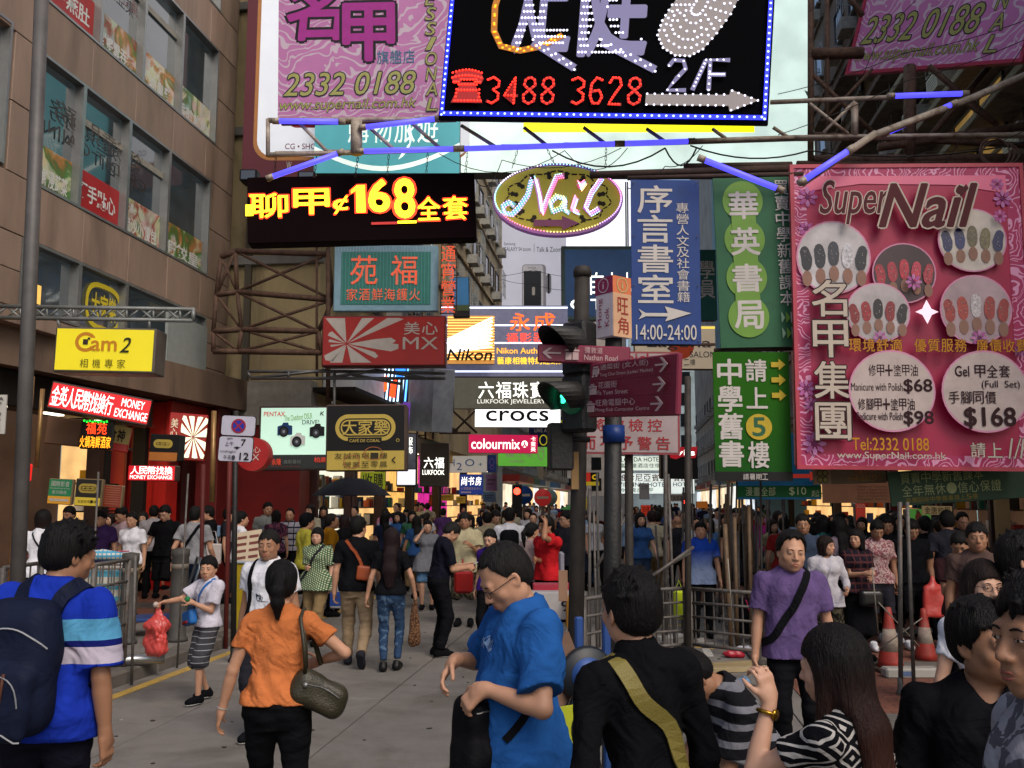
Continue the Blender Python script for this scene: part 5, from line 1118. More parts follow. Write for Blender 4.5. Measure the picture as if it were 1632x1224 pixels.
for k in range(3): s.poly([(.76, .08 + k*.12), (.86, .08 + k*.12), (.86, .055 + k*.12), (.95, .10 + k*.12), (.86, .145 + k*.12), (.86, .12 + k*.12), (.76, .12 + k*.12)], paint('b39a2c'), 'arrow')
s.rect(0, .93, 1, 1, blk, 'hem'); s.row('請暑期工', .35, .945, .68, .99, bt)
# big pink nail salon board
pk = mat('salon_pink', '9a1440', .5, emit='94103a', es=.05, var=.28, nscale=.6); s = Panel('nail_billboard', 'big crimson nail salon board with photos of painted nails and prices', 'billboard', 1270, 272, 738, 1636, 264, 748, 11.9, .35, mat('salon_edge', '9a2a3c', .4), D1=11.75); s.rect(0, 0, 1, 1, pk, 'face'); s.frame(.05, mat('salon_frame', 'a83044', .4, var=.1))
hu = lambda u: (u - 1270)/366.0; hv = lambda v: (v - 268)/476.0; pd = damask('salon_scroll', '9a2050', 'c88aa8', '', 2.2, .08)
s.rect(0, 0, .055, 1, pd, 'border'); s.rect(.94, 0, 1, 1, pd, 'border'); s.rect(.055, .965, .94, 1, pd, 'border'); s.rect(.055, 0, .94, .028, pd, 'border')
s.poly([(.055, .028), (.94, .028), (.94, .09), (.7, .06), (.3, .055), (.055, .08)], glow('c8607c', .12), 'glow_band')
petal = [paint('b878a8'), paint('a85a94')]; heart = paint('6a2a5a')
def flower(x, y_, r):
 yy = s.lay()
 for k in range(8): a = 2*math.pi*k/8; s.poly([(x + r*(c_(a)*f - m_(a)*g_), y_ + r*(m_(a)*f + c_(a)*g_)*s.W/s.Hh) for f, g_ in ((.25, 0), (.6, .22), (1, .12), (1, -.12), (.6, -.22))], petal[k % 2], 'petal', d=yy)
 s.disc(x, y_, r*.24, r*.24*s.W/s.Hh, heart, 'flower_heart', 10)
for x, y_, r in ((.06, .10, .045), (.05, .21, .035), (.075, .265, .045), (.035, .30, .03), (.80, .395, .0), (.92, .11, .04), (.90, .06, .03), (.06, .93, .05), (.03, .75, .04), (.05, .80, .03), (.42, .335, .0), (.55, .45, .0), (.965, .62, .03)):
 if r: flower(x, y_, r)
cream_ = paint('b5a89a'); wine = paint('4a141c'); pinkring = paint('c888a4')
nails = ((.165, .310, .165, .125, 'd', 'a8a2a2'), (.47, .365, .14, .102, 'r', '3a2a2c'), (.77, .255, .15, .108, 'b', 'b0a69c'), (.345, .50, .14, .10, 'k', 'a39a9a'), (.765, .49, .155, .115, 'm', '9a8488'))
ncol = {'d': ('151417', '1c1b20', '2a2a30', 'b8b4b8', '151417'), 'r': ('9a1c2c', '9a1c2c', 'a81c30', 'b42a44', '9a1c2c'), 'b': ('14164a', '181a55', '5a5030', '6a5f3a', '14164a'), 'k': ('7a1218', '8c1620', '1a1012', '7c1018', '1a1012'), 'm': ('8c1c14', '9a2a1c', 'b0a8a8', '8c1c14', '8c1c14')}
for cx_, cy_, rx, ry, kx, bgc in nails:
 s.disc(cx_, cy_, rx, ry, pinkring, 'photo_rim', 32); s.disc(cx_, cy_, rx*.955, ry*.955, mat('nail_photo_' + kx, bgc, .5, emit=bgc, es=.1, var=.25, nscale=3), 'photo', 32)
 for k in range(5):
  x = cx_ + (k-2)*rx*.36; yb = cy_ - .012 + abs(k-2)*.008; w_ = rx*.15; h_ = ry*.34
  s.poly([(x + w_*c_(a)*1.0 + (k-2)*.004*(m_(a) < 0), yb + h_*math.copysign(abs(m_(a))**.7, m_(a))) for a in np.linspace(0, 6.28, 15)[:-1]], mat('nail_%s%d' % (kx, k), ncol[kx][k], .25, var=.5, nscale=30), 'painted_nail')
  s.poly([(x + w_*c_(a)*.9, yb + h_*.95 + ry*.22 + ry*.22*m_(a)) for a in np.linspace(0, 6.28, 11)[:-1]], paint('8c6a5c'), 'fingertip')
  s.dots([(x + rng.uniform(-.5, .5)*w_, yb + rng.uniform(-.6, .6)*h_) for _ in range(5)], .006, whp, 'gems')
for x, y_, r in ((.50, .40, .035), (.345, .585, .03), (.77, .585, .035), (.885, .18, .03)): flower(x, y_, r)
s.poly([(.55, .46), (.57, .49), (.60, .50), (.57, .51), (.55, .54), (.53, .51), (.50, .50), (.53, .49)], glow('ffd8e8', .5), 'sparkle')
s.text('Super', .10, .055, .41, .205, wine, .03, outline=(cream_, .012, .07), shear=.3); s.text('Nail', .36, .07, .79, .215, wine, .05, outline=(cream_, .014, .07), shear=.35); s.poly([(.70, .085), (.715, .072), (.73, .082), (.745, .07), (.755, .085), (.72, .115)], wine, 'heart')
for i, ch in enumerate('名甲集團'): s.text(ch, .055, .395 + i*.135, .205, .515 + i*.135, cream_, .03, 'character', outline=(paint('2a0c14'), .008, .07))
gldt = paint('b87a20')
for x0, x1, t in ((.205, .44, '環境舒適'), (.485, .715, '優質服務'), (.75, .975, '廉價收費')): s.row(t, x0, .59, x1, .632, gldt, .03, outline=(paint('3a0c14'), .004, .05))
for cx_ in (.385, .78): s.disc(cx_, .76, .185, .133, pinkring, 'price_rim', 36); s.disc(cx_, .76, .178, .127, paint('b8a8a2', .5, .1), 'price_field', 36)
tw = paint('2c0e14')
s.row('修甲+塗甲油', .285, .675, .50, .712, tw, .015); s.text('Manicure with Polish', .21, .735, .43, .76, tw, .01); s.text('$68', .435, .722, .555, .768, tw, .05); s.row('修腳甲+塗甲油', .235, .785, .48, .822, tw, .015); s.text('Pedicure with Polish', .23, .83, .425, .855, tw, .01); s.text('$98', .43, .825, .555, .873, tw, .05)
s.text('Gel', .655, .678, .715, .712, tw, .03); s.row('甲全套', .735, .675, .89, .715, tw, .02); s.text('(Full  Set)', .765, .725, .925, .755, tw, .005); s.row('手腳同價', .62, .76, .825, .80, tw, .015); s.text('$168', .685, .812, .90, .88, tw, .05)
s.text('Tel:2332 0188', .205, .912, .53, .952, gldt, .03, outline=(paint('3a0c14'), .004, .05)); s.text('www.SuperNail.com.hk', .14, .957, .60, .985, cream_, .015, outline=(paint('3a0c14'), .004, .03)); s.row('請上', .70, .925, .84, .972, cream_, .02, outline=(paint('2a0c14'), .006, .06)); s.text('1/F', .86, .91, .95, .975, cream_, .02, shear=.3, outline=(paint('2a0c14'), .006, .05))
SNB = s
# signs on the scaffold at the left of the street
s = Panel('neon_sign', 'pale blue framed green neon sign 福苑 with orange characters', 'sign', 532, 391, 496, 698, 391, 496, 18.4, .15, mat('pale_blue_frame', '7a9fb0', .5), D1=18.4); s.rect(.07, .1, .93, .9, mat('neon_green', '2f7a70', .5, var=.1), 'face')
for k in range(26): s.rect(.08 + k*.033, .11, .084 + k*.033, .89, paint('5aa8a0'), 'neon_tube', d=-.03)
s.k = 10; ntx = glow('c84a28', .7); s.text('苑', .16, .16, .42, .60, ntx, .02, 'character'); s.text('福', .55, .16, .80, .60, ntx, .02, 'character'); s.row('家酒鮮海鑊火', .12, .66, .84, .84, ntx, .0)
for k in range(34): s.rect(.01 + k*.029, .02, .014 + k*.029, .09, paint('a8c4cc'), 'neon_tube', d=-.02)
s = Panel('neon_sign', 'narrow upright neon sign 通宵營業 in orange characters', 'sign', 702, 391, 500, 727, 391, 500, 18.2, .06, None, D1=18.2); s.column('通宵營業', .05, .0, .95, 1, ntx, .02); mb = MB(); [mb.box((x, .0, -s.Hh), (x+.02, .03, 0)) for x in (0, s.W)]; [mb.box((0, .0, -s.Hh*k/9), (s.W, .02, -s.Hh*k/9 + .02)) for k in range(10)]; mb.build('rack', rustd, s.o)
redf = mat('bakery_red', '8c1712', .45, var=.1, emit='9a1a14', es=.12); cf = paint('b3aca6')
s = Panel('bakery_sign', 'red bakery box sign with white burst of petals and MX', 'sign', 513, 503, 584, 710, 503, 583, 17.2, .35, mat('red_cabinet', '5c1210', .5), D1=17.2); s.rect(.01, .03, .99, .97, redf, 'face')
pc = (.20, .56)
for a0, a1, l0, l1 in ((-172, -160, .16, .16), (-150, -132, .2, .2), (-112, -92, .55, .55), (-75, -62, .55, .55), (-50, -28, .6, .62), (20, 32, .28, .32), (60, 84, .48, .44), (95, 112, .42, .42), (122, 148, .24, .26), (165, 176, .14, .14)):
 k = s.Hh; ra, rb_ = R(a0), R(a1); L0, L1 = l0*1.05, l1*1.05
 pt = lambda a, l: (min(.66, max(.02, pc[0] + .012*c_(a) + l*c_(a)*k/s.W*1.9)), min(.93, max(.05, pc[1] + l*m_(a)*1.6)))
 s.poly([(pc[0] + .01*c_((ra+rb_)/2), pc[1] + .02*m_((ra+rb_)/2)), pt(ra, L0), pt((ra+rb_)/2, max(L0, L1)*1.04), pt(rb_, L1)], cf, 'petal', d=-.004)
s.poly([(.215, .56), (.42, .47), (.56, .44), (.60, .50), (.57, .555), (.62, .57), (.62, .66), (.56, .71), (.42, .655)], cf, 'petal', d=-.004)
s.k = 2; s.row('美心', .655, .13, .945, .38, cf, .02); s.text('MX', .655, .43, .94, .67, cf, .0)
s = Panel('neon_sign', 'glowing camera sign with white streaks on orange neon lines', 'sign', 713, 503, 580, 788, 503, 580, 24, .2, cabdark, D1=24); s.rect(0, 0, 1, 1, glow('c88a3a', .7, 'a87a4a'), 'face')
for k in range(16): s.rect(0, .03 + k*.058, 1, .042 + k*.058, glow('ffcf70', 2.0), 'neon_tube')
for k in range(9): yy = .42 - k*.042; s.poly([(.0, .48 + k*.035), (.95 - k*.01, .03 + k*.075), (.97, .06 + k*.075), (.0, .505 + k*.035)], glow('f4faff', 2.2), 'ray')
s.text('Nikon', .0, .70, .95, .93, blk, .04, shear=.2)
s = Panel('neon_sign', 'wide grey neon sign 永成 with orange characters and white tubes', 'sign', 703, 487, 600, 905, 487, 600, 24.6, .25, cabdark, D1=24.6); s.rect(0, 0, 1, 1, mat('grey_purple', '6e6e84', .5, emit='8080a0', es=.3, var=.15), 'face')
for v in (.02, .27, .52, .92): s.rect(.0, v, 1, v + .02, glow('dfe8ff', 2.2), 'neon_tube')
no = glow('ff5a1c', 1.8); s.text('永', .545, .11, .70, .36, no, .03, 'character'); s.text('成', .73, .11, .90, .36, no, .03, 'character'); s.row('攝影器材', .51, .39, .93, .53, glow('ff4a30', 1.3), .01); s.text('Nikon Authorised', .44, .60, .93, .68, glow('ffb02a', 1.4), .02); s.row('藝康相機特約經銷商', .44, .73, .98, .83, glow('ffc81e', 1.6), .02)
gr_ = mat('gold_grey', '5c5a50', .5, emit='6a675a', es=.35, var=.1); wl = glow('f4f4ea', 1.6)
s = Panel('jewel_sign', 'wide grey jewellery sign 六福珠寶 with glowing white characters', 'sign', 723, 601, 651, 908, 601, 651, 28, .3, cabdark, D1=28); s.rect(0, 0, 1, 1, gr_, 'face'); s.row('六福珠寶', .205, .15, .80, .68, wl, .02); s.text('LUKFOOK JEWELLERY', .205, .71, .79, .88, glow('e8e8dc', 1.0), .02)
s = Panel('shoe_sign', 'glowing white shoe shop sign with dark lowercase crocs', 'sign', 757, 651, 680, 893, 651, 681, 31, .3, steel, D1=31); s.rect(0, 0, 1, 1, glow('fbfbfb', 1.35, var=.02), 'face'); s.text('crocs', .13, .12, .86, .68, paint('2a2622'), .035)
s = Panel('beauty_sign', 'magenta lit beauty shop sign reading colourmix', 'sign', 747, 692, 722, 857, 694, 722, 35, .3, cabdark, D1=35); s.rect(0, 0, 1, 1, glow('c01a4c', .75), 'face'); s.text('colourmix', .04, .22, .74, .78, wl, .03); s.disc(.81, .5, .045, .19, wl, 'emblem', 20); s.poly([(.80, .36), (.82, .36), (.82, .5), (.85, .64), (.82, .66), (.81, .55), (.80, .66), (.77, .64), (.80, .5)], glow('c01a4c', .75), 'emblem'); s.column('卡萊美', .90, .08, .97, .92, wl, .01)
s = Panel('chicken_sign', 'green lit snack sign with white chick outline', 'sign', 794, 708, 742, 877, 708, 744, 41, .3, steel, D1=41); s.rect(0, 0, 1, 1, glow('5aa83a', .55), 'face'); s.row('雞仔嘜', .13, .15, .68, .6, whp); s.text('CHICKS', .22, .72, .5, .84, whp, .02); s.ring(.82, .42, .06, .30, .014, whp); s.ring(.84, .2, .035, .15, .012, whp)
s = Panel('cosmetic_sign', 'grey white cosmetics sign lettered H2O in blue', 'sign', 714, 726, 754, 776, 727, 752, 39, .3, steel, D1=39); s.rect(0, 0, 1, 1, glow('a8a8a0', .35), 'face'); bt2 = paint('2a5a9a'); s.text('H', .02, .2, .17, .62, bt2); s.text('2', .22, .42, .36, .85, bt2); s.text('O', .44, .2, .68, .62, bt2); s.text('+', .78, .42, .88, .6, bt2)
s = Panel('hook_sign', 'small blue sign with purple emblem beside the cosmetics sign', 'sign', 777, 725, 753, 791, 725, 753, 39.5, .3, steel, D1=39.5); s.rect(0, 0, 1, 1, paint('203a7a'), 'face'); s.ring(.5, .4, .28, .2, .05, paint('8a5aa0')); s.ring(.5, .7, .2, .13, .05, paint('8a5aa0'))
s = Panel('bookroom_sign', 'small dark blue sign 尚书房 with white brush characters', 'sign', 732, 756, 788, 770, 756, 788, 42, .2, steel, D1=42); s.rect(0, 0, 1, 1, glow('1a3a8a', .3), 'face'); s.row('尚书房', .06, .12, .94, .55, wl, .02, shear=.1); s.row('大眾圖書批發中心', .06, .64, .94, .78, whp); s.rect(.08, .86, .5, .92, whp, 'rule')
for lb, u0, v0, u1, v1, c, D in (('faded poster board beneath the small blue emblem sign', 774, 756, 792, 782, '6a5a7a', 42), ('small pale blue board under the faded poster board', 770, 784, 790, 800, '4a6a86', 43), ('tiny yellow board left hanging under the blue bookroom sign', 727, 791, 742, 802, 'a8962c', 42), ('long yellow board over the pink lit shop far away', 684, 788, 723, 798, 'a08a2a', 38)):
 s = Panel('small_board', lb, 'sign', u0, v0, v1, u1, v0, v1, D, .15, steel, D1=D); s.rect(0, 0, 1, 1, paint(c), 'face'); s.rect(.15, .3, .85, .38, paint('3a3a3a'), 'rule'); s.rect(.15, .55, .7, .62, paint('3a3a3a'), 'rule')
s = Panel('concert_sign', 'dark blue concert sign with yellow ROBBIE WILLIAMS lettering', 'sign', 843, 664, 712, 925, 664, 712, 36, .2, steel, D1=36); s.rect(0, 0, 1, 1, paint('14204a'), 'face'); s.text('ROBBIE WILLIAMS', .11, .12, 1.0, .32, glow('c8c02a', .5), .03); s.text('LIVE AT KNEBWORTH', .11, .4, .98, .52, whp, .02); s.ring(.28, .78, .08, .18, .02, glow('c8c02a', .4))
s = Panel('gold_shop_sign', 'tall dark bronze sign 六福 with lit gold shop name', 'sign', 669, 706, 775, 715, 706, 776, 26, .5, mat('bronze', '3a322a', .4, metal=.4, var=.15), D1=26); s.row('六福', .12, .33, .86, .58, wl, .03); s.text('LUKFOOK', .10, .62, .86, .73, wl, .03)
s = Panel('blue_board', 'large dark blue board with pale characters in a green frame', 'sign', 895, 392, 510, 1012, 392, 510, 27, .3, mat('aged_green_frame', '54706a', .5), D1=27); s.rect(.05, .05, 1, .95, mat('blue_fade', '143a66', .4, emit='1c4a7a', es=.25, var=.45, nscale=.35), 'face'); s.row('電自由人', .17, .36, 1.0, .66, wl, .01); s.text('CITI', .12, .72, .62, .86, wl, .04)
s = Panel('teal_board', 'dark teal board with partly hidden characters behind the banners', 'sign', 1112, 398, 510, 1142, 398, 510, 27.5, .3, cabdark, D1=27.5); s.rect(0, 0, 1, 1, paint('1f5a50'), 'face'); s.column('學員', .1, .15, .9, .7, whp, .03)
s = Panel('salon_sign', 'cream lit hair salon sign Laguna with an orange disc', 'sign', 1012, 519, 587, 1140, 519, 588, 17, .25, cabdark, D1=17); s.rect(0, 0, 1, 1, glow('b0a088', .3), 'face'); s.rect(0, .02, 1, .07, glow('e8c84a', .9), 'tube'); s.disc(.58, .42, .16, .36, paint('b0401c'), 'disc'); s.text('Laguna', .15, .28, .95, .58, dkp, .0); s.text('SALON', .68, .60, 1.0, .74, dkp); s.row('二樓', .6, .78, .75, .92, dkp)
s = Panel('cinema_neon', 'slanting neon sign of blue and white tubes with orange figures', 'sign', 583, 588, 640, 650, 588, 640, 24.5, .2, cabdark, D1=24.5); s.rect(0, 0, 1, 1, paint('2a2a5a'), 'face')
for k in range(11): s.poly([(.02 + k*.09, 1), (.06 + k*.09, 1), (.12 + k*.09, 0), (.08 + k*.09, 0)], glow(('dfe8ff', 'bfe8ff', '5aa8ff')[k // 5 if k < 10 else 2], 2.4), 'neon_tube')
s.poly([(.38, .3), (.5, .2), (.52, .65), (.36, .75)], glow('ff5a1c', 1.6), 'figure'); s.poly([(.6, .4), (.75, .3), (.7, .9), (.56, .85)], glow('ff4a1c', 1.5), 'figure'); s.poly([(.1, .85), (.45, .9), (.4, 1), (.05, 1)], glow('ff8a3a', 1.4), 'figure'); s.poly([(.7, 0), (.95, 0), (.9, .25), (.72, .3)], glow('2a7aff', 2.0), 'figure')
s = Panel('steel_display', 'silver blue hanging display with pale streaks beside the neon', 'sign', 652, 590, 685, 690, 586, 690, 24, .6, mat('silver_blue', '8c93a0', .35, metal=.4, var=.3, nscale=2), D1=23)
s = Panel('sea_board', 'small blue picture board beside the upright neon characters', 'sign', 722, 442, 505, 748, 440, 506, 19, .15, cabdark, D1=19); s.rect(.04, .02, .96, .7, mat('sea_blue', '2a6a9a', .5, emit='2a6a9a', es=.15, var=.2, nscale=1), 'face'); s.rect(.04, .7, .96, .84, paint('4a5a3a'), 'face')
s = Panel('fashion_board', 'tall black and white picture board behind the gold lettered cafe sign', 'sign', 632, 690, 776, 664, 690, 776, 18, .2, cabdark, D1=18); s.rect(.05, .02, .95, .66, mat('bw_photo', '2c2c30', .5, emit='50505a', es=.4, var=.7, nscale=2.5), 'picture'); s.rect(.05, .68, .95, .96, glow('e8e8f0', .8), 'panel'); s.column('服飾', .45, .08, .8, .4, wl)
s = Panel('violet_board', 'small violet edged lit board above the gold shop sign', 'sign', 636, 640, 686, 652, 642, 686, 20, .1, glow('6a3aa8', .5), D1=20)
s = Panel('cafe_sign', 'black and gold cafe box sign 大家樂 with a left arrow', 'sign', 519, 646, 750, 647, 643, 751, 12.8, .35, mat('worn_cabinet', '4a3a34', .6, metal=.3, var=.2), D1=12.8)
gd = mat('cafe_gold', '9a8434', .5, emit='9a8434', es=.16, var=.06); dg = paint('2a2414'); s.rect(.02, .02, .98, .70, paint('0f0e0d', .4), 'face'); s.rect(.02, .70, .98, .985, gd, 'face')
def pill(x0, y0, x1, y1, m): return s.poly(rrect(x0, y0, x1, y1, (y1-y0)*s.Hh/2*.98, s.W, s.Hh, 10), m, 'ring')
def pills(x0, y0, x1, y1, t):
 kx, ky = t/s.W, t/s.Hh
 pill(x0, y0, x1, y1, gd); pill(x0+kx, y0+ky, x1-kx, y1-ky, blk); pill(x0+kx*1.35, y0+ky*1.35, x1-kx*1.35, y1-ky*1.35, gd); pill(x0+kx*1.7, y0+ky*1.7, x1-kx*1.7, y1-ky*1.7, blk)
pills(.12, .15, .87, .55, .055); s.row('大家樂', .20, .24, .79, .46, gd, .03); s.rect(.28, .50, .70, .585, blk, 'strip'); s.text('CAFÉ DE CORAL', .30, .515, .68, .57, gd, .012); s.ring(.90, .545, .022, .026, .006, gd, n=16)
s.row('友誠商場一樓', .11, .73, .78, .82, dg); s.row('營業至零晨', .22, .86, .78, .95, dg); s.text('<', .83, .79, .87, .89, dg, .06); s.ring(.33, .86, .10, .1, .008, paint('9a5a3a')); s.ring(.6, .74, .12, .1, .008, paint('9a5a3a'))
s = Panel('camera_poster', 'backlit pale green camera poster PENTAX with three cameras', 'sign', 412, 649, 748, 524, 645, 751, 15.5, .3, mat('poster_cabinet', '3a2620', .5), D1=15.5); s.rect(.03, .03, 1, .76, glow('b8dcc8', .5, var=.06), 'face'); s.rect(.03, .76, 1, .97, mat('poster_foot', '1c2220', .5), 'face')
s.text('PENTAX', .07, .09, .37, .16, glow('c02a20', .3), .03); s.text('The Outdoor DSLR', .36, .13, .76, .22, paint('7aa83a'), 0, rot=6); s.text('DRIVE!', .62, .22, .86, .29, dkp, .0); s.text('K', .87, .09, .93, .15, blk, .04, shear=.2)
def camera_pic(x, y_, c, k):
 s.poly([(x - .10*k, y_ - .04*k), (x - .04*k, y_ - .06*k), (x - .02*k, y_ - .10*k), (x + .05*k, y_ - .10*k), (x + .06*k, y_ - .06*k), (x + .11*k, y_ - .05*k), (x + .11*k, y_ + .09*k), (x - .10*k, y_ + .10*k)], paint(c, .4), 'camera'); s.disc(x - .01*k, y_ + .04*k, .07*k, .085*k, blk, 'lens', 20); s.disc(x - .01*k, y_ + .04*k, .045*k, .055*k, paint('3a3c44', .2), 'lens', 18); s.disc(x - .01*k, y_ + .04*k, .018*k, .022*k, paint('8a8c94', .2), 'lens', 12)
camera_pic(.37, .36, '1c3a6a', 1); camera_pic(.83, .38, '18181a', 1); camera_pic(.56, .52, 'c8ccc8', 1); s.k = 20
s.poly([(.14, .84), (.18, .82), (.17, .90), (.13, .91)], paint('c8b02a'), 'tag'); s.row('永隆', .20, .82, .34, .92, glow('c83a20', .4), .02); s.row('攝影器材', .37, .84, .62, .90, paint('6a706c')); s.text('Camera Shop', .2, .93, .6, .95, paint('8a2a1c'), .01); s.row('柏高', .8, .80, .98, .88, glow('c83a20', .4), .01)
s = Panel('buying_sign', 'yellow green placard 收購 with black characters above the umbrella', 'sign', 574, 752, 780, 614, 752, 780, 17, .05, paint('9aa81e'), D1=17); s.row('收購', .08, .08, .94, .92, blk, .02)
# left edge: yellow camera sign and what hangs under the canopy
yl = mat('cam_yellow', 'c8b814', .45, emit='d0c018', es=.42, var=.08, nscale=.7); s = Panel('camera_shop_sign', 'bright yellow box sign Cam2 hanging from a grey lattice arm', 'sign', 86, 521, 592, 247, 523, 596, 12.2, .4, mat('zinc_cabinet', '5a544c', .5, metal=.3, var=.2), D1=12.2); s.rect(.02, .04, .98, .95, yl, 'face')
org = paint('b87a20'); s.ring(.31, .33, .105, .22, .035, org); s.rect(.36, .24, .44, .42, yl, 'gap'); s.rect(.285, .27, .335, .39, dkbrown, 'square'); s.rect(.33, .23, .355, .28, dkbrown, 'square'); s.text('am', .37, .30, .62, .52, org, .04); s.text('2', .655, .22, .76, .55, paint('2a2a14'), .03, shear=.3); s.row('相機專家', .25, .70, .74, .90, paint('4a4414'), .0, gap=.35)
s = Panel('money_sign', 'long red lit sign MONEY EXCHANGE under the canopy', 'sign', 79, 607, 650, 239, 636, 681, 14.2, .35, mat('money_cabinet', '3a2a24', .5), D1=14.8); s.rect(.01, .06, .99, .92, glow('b8141c', .8), 'face'); s.row('金英人民幣找換行', .02, .14, .62, .85, glow('fff4f0', 1.5), .03, gap=.04); s.text('MONEY', .70, .14, .93, .44, glow('fff4f0', 1.2), .03); s.text('EXCHANGE', .65, .54, .98, .85, glow('fff4f0', 1.2), .03)
s = Panel('money_sign', 'small red lit MONEY EXCHANGE sign in front of the red bakery', 'sign', 204, 742, 765, 279, 741, 768, 15.5, .25, mat('money_cabinet', '3a2a24', .5), D1=15.5); s.rect(.01, .04, .99, .96, glow('c01420', .8), 'face'); s.row('人民幣找換', .05, .08, .95, .58, glow('fff4f0', 1.5), .03, gap=.04); s.text('MONEY EXCHANGE', .05, .64, .95, .88, glow('fff4f0', 1.2), .03)
s = Panel('led_notice', 'small red and yellow electronic notice under the red money sign', 'sign', 128, 668, 716, 178, 672, 716, 14.6, .1, blk, D1=14.6); s.row('福苑', .15, .08, .85, .48, glow('ff3a14', 2.2), .02); s.row('火鍋海鮮酒家', .0, .55, 1, .95, glow('ffa01e', 2.0), .02); s.dots([(.1 + k*.09, .03 + (k % 2)*.03) for k in range(9)], .018, glow('20ff40', 1.5))
s = Panel('blank_board', 'plain brown board hung left of the electronic notice', 'sign', 72, 663, 706, 128, 668, 712, 14.9, .2, mat('brown_board', '6a4a30', .6), D1=15.0)
s = Panel('calligraphy_sign', 'old yellow and red sign with black brush characters', 'sign', 168, 676, 716, 206, 682, 722, 15.0, .15, redf, D1=15.1); s.rect(0, 0, 1, .68, mat('aged_yellow', '8f7a44', .5, emit='8f7a44', es=.12), 'face'); s.row('食神', .1, .12, .8, .6, blk, .08)
s = Panel('cafe_sign', 'small black and gold cafe sign in front of the white burst', 'sign', 238, 691, 734, 284, 693, 735, 14.2, .3, blk, D1=14.2); s.rect(.02, .68, .98, .99, mat('orange_panel', '9a5a1c', .5, emit='9a5a1c', es=.15), 'face'); pills(.14, .20, .80, .52, .04); s.row('大家樂', .22, .28, .72, .44, gd, .03)
s = Panel('burst_sign', 'red panel with a glowing white petal burst on the bakery', 'sign', 267, 655, 733, 329, 663, 734, 16.6, .2, redm, D1=16.8); s.rect(.33, .08, .98, .95, redm, 'face')
for k in range(12):
 a = 2*math.pi*k/12 + .15; b_ = a + .34; mx_ = lambda t, f: (.66 + .33*f*max(-1, min(1, c_(t)*1.35)), .5 + .44*f*max(-1, min(1, m_(t)*1.35))); s.poly([(.66 + .02*c_(a), .5 + .02*m_(a)), mx_(a, 1), mx_((a+b_)/2, 1.02), mx_(b_, 1)], glow('dfe8c8', .9), 'petal', d=-.02)
s.column('美心', .06, .12, .24, .55, glow('c8b89a', .5), .03)
for lb, u0, v0, u1, v1, c1, c2, D, tx in (('green notice with white text above a yellow arrow strip', 76, 762, 115, 803, '14603a', 'b07a1c', 14.3, '國際影音'), ('black cafe notice with gold ring over a yellow strip', 119, 762, 162, 806, '14120e', 'b0982c', 14.3, None), ('dull red printed notice at the shop entrance', 164, 772, 194, 808, '6a2a1c', '6a2a1c', 14.5, '')):
 s = Panel('notice_board', lb, 'sign', u0, v0, v1, u1, v0 + 2, v1 + 2, D, .1, mat('notice_frame', '8a7a5a', .4, metal=.4), D1=D); s.rect(.04, .03, .96, .68, glow(c1, .45), 'face'); s.rect(.04, .68, .96, .97, glow(c2, .45), 'face')
 if tx: s.row(tx, .12, .1, .88, .3, whp, .02); s.text('International Audio & Visual', .1, .34, .9, .4, whp); s.row('影印服務', .2, .46, .8, .6, whp); s.poly([(.1, .82), (.2, .74), (.2, .78), (.9, .78), (.9, .87), (.2, .87), (.2, .91)], whp, 'arrow')
 elif tx is None: pills(.14, .18, .86, .52, .035); s.row('大家樂', .24, .27, .76, .43, gd, .03); s.row('友誠商場一樓', .15, .77, .85, .88, dg)
 else: [s.rect(.12, .12 + k*.1, .88, .14 + k*.1, paint('a87a5a'), 'line') for k in range(8)]
s = Panel('roundel_sign', 'red disc bakery sign half hidden by the parking plates', 'sign', 376, 697, 750, 428, 697, 751, 11.6, .2, None, D1=11.6); n = 36
Tc = Matrix(((1, 0, 0, s.W/2), (0, 0, 1, 0), (0, 1, 0, -s.Hh/2), (0, 0, 0, 1))); MB().prism([(s.W/2*c_(6.2832*i/n), s.Hh/2*m_(6.2832*i/n)) for i in range(n)], 0, .22, Tc).build('cabinet', mat('roundel_red', '8c1210', .4, emit='8c1210', es=.12), s.o); s.text('心', .52, .28, .75, .46, cf, .0); s.text('MX', .30, .50, .72, .68, cf, .0)
s = Panel('red_lamp_board', 'plain glowing red board at the doorway by the lamp post', 'sign', 32, 739, 766, 47, 739, 767, 12.5, .08, glow('d01a14', .9), D1=12.5)
s = Panel('strip_lamp', 'upright white strip lamp under the canopy near the lamp post', 'lamp', 37, 606, 626, 47, 606, 627, 12.4, .06, glow('f0f0ff', 5.0), D1=12.4)
